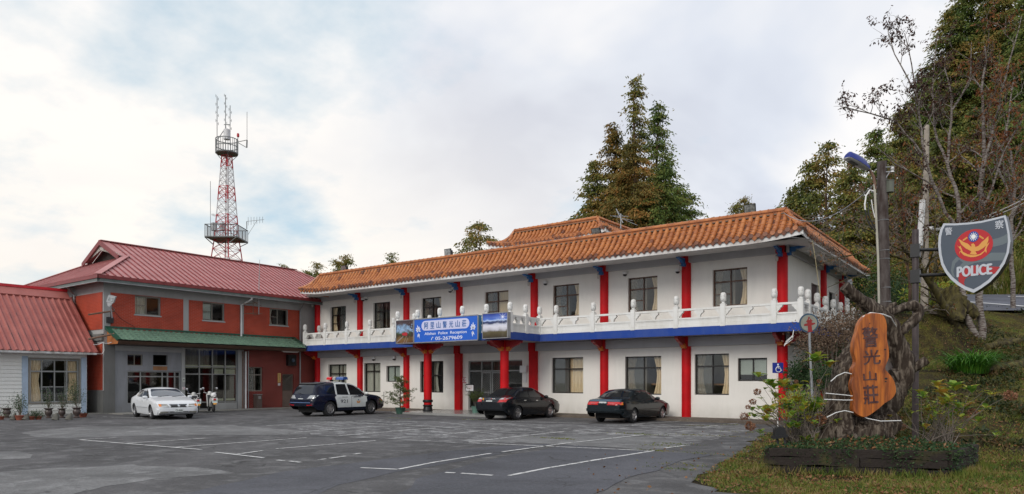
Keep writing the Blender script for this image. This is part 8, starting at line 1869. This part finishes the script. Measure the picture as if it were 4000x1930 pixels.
# strap-leaved clump
def clump(name, label, c, n, L_, wd, mat, seed, spread=1., cat='plant', seg=5):
    r_ = random.Random(seed); mb = MB()
    for k in range(n):
        a = r_.random()*2*pi; rr = sqrt(r_.random())*.32*spread; p = Vector(c)+Vector((cos(a)*rr, sin(a)*rr, 0)); out_ = Vector((cos(a+r_.gauss(0, .5)), sin(a+r_.gauss(0, .5)), 0)); l = L_*r_.uniform(.6, 1.15); s_ = out_.cross(UP_).normalized(); V = []; q = p; el = radians(r_.uniform(62, 88))
        for j in range(seg+1):
            w_ = wd*(1-j/seg)**.6*(.6+.4*min(1, j*1.2)); V += [q+s_*w_/2, q-s_*w_/2]; q = q+(out_*cos(el)+UP_*sin(el))*l/seg; el -= radians(r_.uniform(14, 34))
        mb.add(V, [(2*j, 2*j+1, 2*j+3, 2*j+2) for j in range(seg)], 0, True)
    return tag(mb.build(name, M[mat], None, c), label, cat)
def onbank(px, py, t):
    """ground point under the sight line near depth t"""
    best = None
    for k in range(400):
        tt = 10+k*.06; p = atD(px, py, tt); e = p.z-hz(p.x, p.y)
        if e <= 0: return Vector((p.x, p.y, hz(p.x, p.y)))
    p = atD(px, py, t); return Vector((p.x, p.y, hz(p.x, p.y)))
g = onbank(3790, 1462, 21); clump('strap_leaf_clump', 'bright green clump of long arching strap leaves below the pale trunks', g, 340, 1.25, .045, 'l_agap', 2, 1.5)
g = onbank(3845, 1420, 21); clump('fern', 'short ferny green tuft right of the strap-leaved clump', g, 110, .75, .03, 'l_agap', 3, 1.4)
for px, py, sd_, l_, lb in ((3560, 1130, 4, 1.1, 'pale green tuft of grass behind the sign post'), (3500, 1170, 5, 1.0, 'tuft of tall grass between pole and sign post'), (3960, 1060, 6, 1.6, 'tall arching grass on the slope at the right edge'), (3990, 1000, 7, 1.8, 'highest tuft of arching grass at the right edge'), (3930, 1110, 8, 1.3, 'tuft of arching grass just above the hill road')):
    p = atD(px, py, 33 if px < 3700 else 40); clump('tall_grass', lb, (p.x, p.y, hz(p.x, p.y)-.1 if px < 3700 else p.z-.6), 160, l_*1.2, .045, 'l_grass', sd_, 3.2)
# shrubs at the right end of the lodge
def shrub(label, px, py, t, rx_, rz_, n, leaf, mat, seed, cat='shrub', name='shrub', group=None, stems=14):
    rn = np.random.default_rng(seed); c = atD(px, py, t); g = max(0, hz(c.x, c.y)); o = thing(name, label, cat, (c.x, c.y, g), group); C, Dv = [], []
    K = max(10, n//60); cen = []
    for k in range(K):
        d = rn.normal(size=3); d /= np.linalg.norm(d); cen.append(arr(c)+d*arr((rx_, rx_, rz_))*rn.random()**.4)
    for q in cen: m_ = n//K; w_ = rn.normal(size=(m_, 3))*arr((rx_, rx_, rz_))*.18; C.append(q+w_); Dv.append(w_*1.5+rn.normal(size=(m_, 3))*.3+arr((0, 0, .1)))
    C, Dv = np.concatenate(C), np.concatenate(Dv); V = kites(C, Dv, rn.uniform(.6, 1.3, len(C))*leaf, rn.uniform(.3, .55, len(C))*leaf, rn); mb = MB()
    for k in range(min(stems, K)): q = Vector(cen[k]); mb.tube([(c.x+rn.normal()*.08, c.y+rn.normal()*.08, g-.1), tuple(Vector((c.x, c.y, g)).lerp(q, .5)+Vector((0, 0, .1*rz_))), tuple(q)], [.03, .02, .008], 5)
    mb.build('stem', M['twig'], o); quadmesh('foliage', V-np.tile(arr(wl(o)), (len(V), 1)), mat, o); return o
shrub('dry pinkish-brown flowering shrub in front of the side balustrade', 3250, 1335, 24, 1.15, .95, 4200, .10, 'l_dry', 61); shrub('dark leafy shrub filling the shade below the side balustrade', 3260, 1440, 25.5, 1.3, .9, 4200, .12, 'l_cover', 62)
shrub('dense dark clipped round bush left of the driftwood', 3205, 1478, 22.5, .42, .42, 2600, .06, 'l_cover', 63); shrub('bluish green feathery shrub beside the corner column', 3118, 1480, 25.5, .55, .55, 1900, .10, 'l_cover', 64)
shrub('low mixed bush hiding the foot of the lodge corner', 3150, 1590, 23, .8, .5, 2200, .10, 'l_hyd', 65); shrub('brownish shrub right of the round sign pole', 3340, 1260, 27, .9, .7, 2400, .11, 'l_dry', 66)
for px, py, t, r_, rz_, sd_, mt, lb in ((3450, 1150, 36, 1.6, 1.1, 67, 'l_cover', 'dark bush on the bank behind the wooden pole'), (3640, 1170, 33, 1.2, .7, 68, 'l_hyd', 'yellow-green bush on top of the mossy bank'), (3960, 1075, 44, 2.4, 1.6, 69, 'l_grass', 'pale bush beyond the hill road at the right edge'), (3840, 1090, 45, 2.0, 1.1, 70, 'l_con3', 'low brown bush beyond the hill road'), (3700, 1130, 43, 2.0, 1.2, 71, 'l_con', 'green bush beyond the road behind the shield tip'), (3560, 1050, 44, 2.4, 1.6, 72, 'l_con3', 'rusty green bush left of the concrete pole foot'), (3420, 1080, 44, 2.0, 1.5, 73, 'l_con2', 'green bush behind the pole and lodge roof end')):
    shrub(lb, px, py, t, r_, rz_, 2600, .17, mt, sd_, group='bushes along the hill road')
M['l_under'] = leafmat('bank_undergrowth', [(.016, .030, .010), (.035, .050, .014), (.070, .075, .020), (.13, .075, .03)], 1.6, .2)
# logs, stump, leaves on the bank
def log(name, label, a, b, r_, seed):
    p, q = onbank(*a, 21), onbank(*b, 21); p.z += r_*.5; q.z += r_*.5; mb = MB(); gnarl(mb, [p, p.lerp(q, .35)+Vector((0, 0, .04)), p.lerp(q, .7)-Vector((0, 0, .02)), q], [r_, r_*1.1, r_, r_*.9], 10, .35, seed); tag(mb.build(name, M['bark_m'], None, p), label, 'log')
log('log', 'long mossy log lying across the slope right of the strap-leaved clump', (3820, 1465), (4040, 1425), .13, 3); log('log', 'brown fallen log above the long mossy one', (3855, 1368), (3985, 1338), .11, 4); log('log', 'thin mossy pole lying above the brown log', (3880, 1345), (3960, 1330), .07, 5)
g = onbank(3700, 1235, 27); mb = MB(); gnarl(mb, [g-Vector((0, 0, .2)), g+Vector((.1, 0, .45)), g+Vector((-.3, .1, .8)), g+Vector((-.5, .1, 1.2))], [.55, .42, .25, .08], 12, .5, 9); gnarl(mb, [g+Vector((.9, .2, -.1)), g+Vector((.3, .1, .5)), g+Vector((-.2, 0, .7))], [.2, .25, .15], 10, .4, 10); tag(mb.build('tree_stump', M['bark_m'], None, g), 'dark mossy uprooted stump at the top of the bank', 'stump')
# grass blades and litter
def seedpts(n, tmin, tmax, kmin, kmax, ok):
    out_ = []
    while len(out_) < n:
        t = tmin*(tmax/tmin)**rnd.random(); k = rnd.uniform(kmin, kmax); r_ = k*t; x, y = r_*RX+t*FX, r_*RY+t*FY
        if ok(x, y, r_, t): out_.append((x, y, hz(x, y)))
    return np.array(out_)
from bisect import bisect
gp = [Vector((*p, 0)) for p in gedge]
def ongrass(x, y):
    c = False; poly = gedge+[(60, 200), (-6.2, 200)]; n = len(poly); j = n-1
    for i in range(n):
        (xi, yi), (xj, yj) = poly[i], poly[j]
        if (yi > y) != (yj > y) and x < (xj-xi)*(y-yi)/(yj-yi)+xi: c = not c
        j = i
    return c
okg = lambda x, y, r_, t: ongrass(x, y) and not (Vector((x, y))-Vector((-2.5, 14.9))).length < .9 and mnz.noise(Vector((x*.9, y*.9, 5)))+.35*mnz.noise(Vector((x*3.3, y*3.3, 5))) > rnd.uniform(-.45, .35)
Pg = seedpts(34000, 10.3, 27, .17, .80, okg); n = len(Pg); Dv = rnd.normal(size=(n, 3))*arr((.55, .55, .1))+arr((0, 0, .8)); hgt = rnd.uniform(.05, .13, n)*(1+.03*np.maximum(0, Pg[:, 2]))
V = kites(Pg-arr((0, 0, .01)), Dv, hgt, np.full(n, .011)*(1+Pg[:, 1]*.02), rnd); o = quadmesh('grass', V, 'l_grass'); o['kind'] = 'stuff'
def okl(x, y, r_, t): return ongrass(x, y) or (rnd.random() < .035 and x > -9)
def oku(x, y, r_, t): return hz(x, y) > .35 and mnz.noise(Vector((x*.55, y*.55, 2)))+.5*mnz.noise(Vector((x*1.9, y*1.9, 2))) > rnd.uniform(-.1, .5)
Pu = seedpts(15000, 14, 31, .40, .80, oku); n = len(Pu); Pu[:, 2] += rnd.uniform(0, .22, n)*np.array([max(0, mnz.noise(Vector((p[0]*1.1, p[1]*1.1, 8)))+.35) for p in Pu]); V = kites(Pu, rnd.normal(size=(n, 3))*arr((1, 1, .6))+arr((0, 0, .4)), rnd.uniform(.05, .17, n), rnd.uniform(.03, .07, n), rnd); o = quadmesh('undergrowth', V, 'l_under'); o['kind'] = 'stuff'
Pl = seedpts(8500, 10.3, 30, .10, .80, okl); n = len(Pl); Dv = rnd.normal(size=(n, 3))*arr((1, 1, .18)); V = kites(Pl+arr((0, 0, .03)), Dv, rnd.uniform(.035, .085, n), rnd.uniform(.02, .05, n), rnd); o = quadmesh('leaf_litter', V, 'l_litter'); o['kind'] = 'stuff'
# moss tufts in the asphalt
Pm = []
for px, py, s_ in ((2640, 1736, .35), (2560, 1742, .3), (2460, 1695, .3), (2690, 1700, .25), (2830, 1705, .35), (2520, 1699, .25), (2150, 1712, .3), (2740, 1664, .3), (2200, 1716, .2), (2860, 1660, .3), (2575, 1762, .25), (2770, 1775, .35), (2690, 1818, .4), (2650, 1835, .3), (2940, 1690, .5), (1560, 1635, .4), (1850, 1640, .4)):
    c = onG(px, py)
    for k in range(70): Pm.append((c.x+rnd.normal()*s_*1.1, c.y+rnd.normal()*s_*.35, .01))
Pm = np.array(Pm); n = len(Pm); V = kites(Pm, rnd.normal(size=(n, 3))*arr((1, 1, .15))+arr((0, 0, .25)), rnd.uniform(.03, .07, n), np.full(n, .02), rnd); o = quadmesh('weeds', V, 'l_grass'); o['kind'] = 'stuff'
# ------------------------------------------------------------ potted plants
def pine_in_pot():
    c = onG(1564, 1617); o = thing('potted_pine', 'spreading young pine in a green pot in front of the second lower column', 'potted plant', c); mb = MB()
    mb.lathe([(.20, 0), (.27, .30), (.29, .33), (.27, .34), (.25, .30)], c, 18); mb.build('pot', pm('green_pot', (.045, .10, .075), .4), o); mb = MB(); mb.lathe([(.25, .30), (0, .31)], c, 14); mb.build('soil', M['soil'], o)
    r_ = random.Random(5); st = MB(); C, Dv = [], []; tp = c+Vector((.05, 0, 1.95)); st.tube([c+Vector((0, 0, .28)), c+Vector((-.03, 0, .9)), c+Vector((.04, 0, 1.5)), tp], [.035, .028, .018, .006], 6)
    for k in range(34):
        f = .22+.75*k/34; p = c.lerp(tp, f); a = r_.random()*6.28; l = (1.25*(1-f)**.55+.15)*r_.uniform(.6, 1.1); q = p+Vector((cos(a)*l*.85, sin(a)*l*.85, r_.uniform(.0, .28)*l)); st.tube([p, p.lerp(q, .5)+Vector((0, 0, .05)), q], [.014, .009, .004], 4)
        for j in range(9):
            e = p.lerp(q, .35+.65*j/8)+Vector((r_.gauss(0, .05), r_.gauss(0, .05), r_.gauss(0, .04)))
            for i in range(13): d = Vector((r_.gauss(0, 1), r_.gauss(0, 1), r_.gauss(.3, .8))).normalized(); C.append(e); Dv.append(d)
    st.build('stem', M['bark'], o); rn = np.random.default_rng(8); C, Dv = np.array([tuple(v) for v in C]), np.array([tuple(v) for v in Dv]); n = len(C); V = kites(C, Dv, rn.uniform(.08, .15, n), np.full(n, .016), rn); quadmesh('needles', V-np.tile(arr(wl(o)), (n*4, 1)), 'l_pine', o)
pine_in_pot()
def potted(label, px, py, kind, sc, seed, foliage='l_cover', fh=.9, n=500, group='pots along the clapboard house'):
    c = onG(px, py); o = thing('potted_plant', label, 'potted plant', c, group); mb = MB()
    if kind == 'urn': prof_ = [(.17, 0), (.18, .04), (.10, .10), (.10, .13), (.20, .26), (.22, .40), (.17, .50), (.19, .54), (.27, .60), (.27, .63), (.20, .62)]; mt = pm('dark_urn', (.07, .05, .045), .35) if 'dark_urn' not in bpy.data.materials else bpy.data.materials['dark_urn']
    else: prof_ = [(.17, 0), (.24, .22), (.26, .24), (.22, .25)]; mt = bpy.data.materials.get('terracotta') or pm('terracotta', (.26, .075, .045), .7)
    mb.lathe([(a*sc, b_*sc) for a, b_ in prof_], c, 16); mb.lathe([(prof_[-1][0]*sc, prof_[-1][1]*sc), (0, prof_[-1][1]*sc)], c, 12); mb.build('pot', mt, o); zt_ = prof_[-1][1]*sc; rn = np.random.default_rng(seed); r_ = random.Random(seed); st = MB(); C = []
    for k in range(9):
        a = r_.random()*6.28; q = c+Vector((cos(a)*.38*sc*r_.random(), sin(a)*.38*sc*r_.random(), zt_+fh*r_.uniform(.55, 1.))); q += Vector((RX, RY, 0))*r_.gauss(0, .18); m_ = c.lerp(q, .6)+Vector((r_.gauss(0, .05), 0, .06)); st.tube([c+Vector((0, 0, zt_-.02)), m_, q], [.012, .008, .003], 4)
        for j in range(n//9): f = r_.uniform(.45, 1.05); C.append(tuple(c.lerp(q, f)+Vector((r_.gauss(0, .09), r_.gauss(0, .09), r_.gauss(.02, .07)))))
    st.build('stem', M['twig'], o)
    if n: C = np.array(C); V = kites(C, rn.normal(size=C.shape)+arr((0, 0, .3)), rn.uniform(.04, .085, len(C)), rn.uniform(.02, .035, len(C)), rn); quadmesh('foliage', V-np.tile(arr(wl(o)), (len(V), 1)), foliage, o)
potted('urn with a flat mossy top, leftmost of the row by the white clapboard', 27, 1633, 'urn', 0.73, 1, fh=.05, n=160); potted('terracotta pot with an airy shrub between the left urn and window', 79, 1641, 'pot', 0.84, 2, fh=1.0, n=620)
potted('dark urn with thin leafy twigs, left one of the three below the window', 190, 1633, 'urn', 0.73, 3, fh=.9, n=330); potted('dark urn with small leafy twigs, middle one of the three below the window', 242, 1632, 'urn', 0.70, 4, fh=.85, n=360); potted('dark urn with the bushiest plant, below the right edge of the window', 300, 1632, 'urn', 0.77, 5, fh=1.2, n=900)
potted('shallow empty terracotta bowl at the right end of the pots', 325, 1630, 'pot', 0.77, 6, fh=.1, n=60); potted('small terracotta pot at the far left edge', 2, 1640, 'pot', 0.63, 7, fh=.12, n=90)
potted('low terracotta pot of green tufts left of the three urns', 122, 1640, 'pot', 0.63, 8, fh=.15, n=220); potted('low terracotta pot right of the low green tufts', 150, 1639, 'pot', 0.59, 9, fh=.15, n=220)
for i, (px, lb) in enumerate(((100, 'pointed grey stone standing between terracotta pots'), (213, 'pointed grey stone between the first two urns'), (268, 'low mossy stone between the last two urns'), (50, 'mossy stone right of the leftmost urn'))):
    c = onG(px, 1641); mb = MB(); gnarl(mb, [c, c+Vector((0, .05, .15)), c+Vector((.03, .1, .32))], [.16, .11, .02], 9, .4, i); tag(mb.build('garden_stone', pm('garden_stone_grey', (.11, .105, .09), .9) if i == 0 else bpy.data.materials['garden_stone_grey'], None, c), lb, 'stone', 'stones among the pots')
c = onY(1858, 1560, 28.0); rnp = thing('potted_palm', 'feathery green plant in a pale green pot behind the black sedan', 'potted plant', (c.x, 28.0, .108)); mb = MB(); mb.lathe([(.16, .108), (.22, .42), (.23, .44), (.19, .44)], (c.x, 28.0, 0), 16); mb.build('pot', pm('pale_green_pot', (.10, .20, .16), .4), rnp)
rn = np.random.default_rng(77); C, Dv = [], []; mb = MB()
for k in range(26):
    a = rn.random()*6.28; l = rn.uniform(.45, .85); q = Vector((c.x+cos(a)*l*.6, 28+sin(a)*l*.6, .44+l*1.25*rn.uniform(.6, 1))); p = Vector((c.x, 28, .42)); m_ = p.lerp(q, .5)+Vector((0, 0, .18)); mb.tube([p, m_, q], [.01, .007, .003], 4)
    for j in range(30): f = rn.uniform(.3, 1); e = (p.lerp(m_, f*2) if f < .5 else m_.lerp(q, f*2-1)); C.append(tuple(e)); Dv.append((rn.normal(), rn.normal(), rn.normal()*.5-.1))
mb.build('stem', M['twig'], rnp); V = kites(np.array(C), np.array(Dv), np.full(len(C), .14), np.full(len(C), .022), rn); quadmesh('foliage', V-np.tile(arr(wl(rnp)), (len(V), 1)), 'l_pine', rnp)
# ------------------------------------------------------------ things far up the road
q0, q1 = atD(3290, 1162, 62), atD(3352, 1098, 62); o = thing('hillside_house', 'small orange-walled house far behind the side balustrade', 'house', (q0.x, q0.y, q0.z)); uu = Vector((RX, RY, 0)); ff_ = Vector((FX, FY, 0)); w_ = (q1-q0).dot(uu); mb = MB(); b0 = q0-uu*2
mb.prism([(0, -.7), (w_+2.2, -.7), (w_+2.2, 1.35), (0, 1.35)], lambda a, z, d: tuple(b0+uu*a+ff_*d+Vector((0, 0, z))), 0, 4); mb.build('wall', pm('orange_wall', (.40, .17, .07), .8), o); mb = MB(); mb.prism([(-.3, 1.3), (w_+2.5, 1.3), (w_+2.5, 1.45), (-.3, 1.45)], lambda a, z, d: tuple(b0+uu*a+ff_*d+Vector((0, 0, z))), -.4, 4.4); mb.build('roof', M['rust'], o)
mb = MB(); mb.prism([(-.1, -1.3), (w_+2.3, -1.3), (w_+2.3, -.68), (-.1, -.68)], lambda a, z, d: tuple(b0+uu*a+ff_*d+Vector((0, 0, z))), -.15, .1); mb.build('base_wall', M['brick_dark'], o)
qa, qb = atD(3255, 1192, 48), atD(3385, 1188, 48); mb = MB(); d_ = (qb-qa).normalized(); mb.obox((qa+qb)/2-Vector((0, 0, .35)), (qb-qa)/2, Vector((-d_.y, d_.x, 0))*.12, Vector((0, 0, .42))); tag(mb.build('parapet_wall', M['cement'], None, qa), 'low pale concrete parapet wall beside the distant road', 'wall')
tp_ = atD(3354, 1166, 47.5); TPn, _t = planemap(tp_, uu, UP_); o = thing('warning_sign', 'small red-edged triangular road sign by the distant road', 'sign', (tp_.x, tp_.y, tp_.z-1)); mb = MB(); mb.prism([(-.26, -.2), (.26, -.2), (0, .28)], TPn, 0, .02); mb.build('border', M['sign_red'], o); mb = MB(); mb.prism([(-.15, -.14), (.15, -.14), (0, .14)], TPn, -.01, -.002); mb.build('face', M['white_txt'], o); mb = MB(); mb.bar(TPn(0, -.2, .03), TPn(0, -1.3, .03), .05); mb.build('post', M['steel'], o)
rs = atD(3903, 1102, 41); RP, _t = planemap(rs, uu, UP_); o = thing('road_sign', 'cream road sign with dark characters beyond the hill road', 'sign', (rs.x, rs.y, rs.z-1)); mb = MB(); mb.prism([(-.33, -.40), (.28, -.40), (.30, .40), (-.30, .40)], RP, 0, .03); mb.build('plate', pm('cream_plate', (.50, .46, .33), .6), o)
for i, ch in enumerate('注意路段'): text(ch, RP, -.10, .27-.18*i, .14, .14, -.008, M['door_ink'], parent=o, off=.02)
for i, ch in enumerate('500'): text(ch, RP, .14, .22-.2*i, .14, .10, -.008, M['door_ink'], parent=o, off=.02)
mb = MB(); mb.bar(RP(-.05, -.4, .04), RP(-.05, -1.2, .04), .07); mb.build('post', M['white_pl'], o)
for o_ in [x for x in bpy.data.objects if x.type == 'EMPTY']: o_.hide_render = False
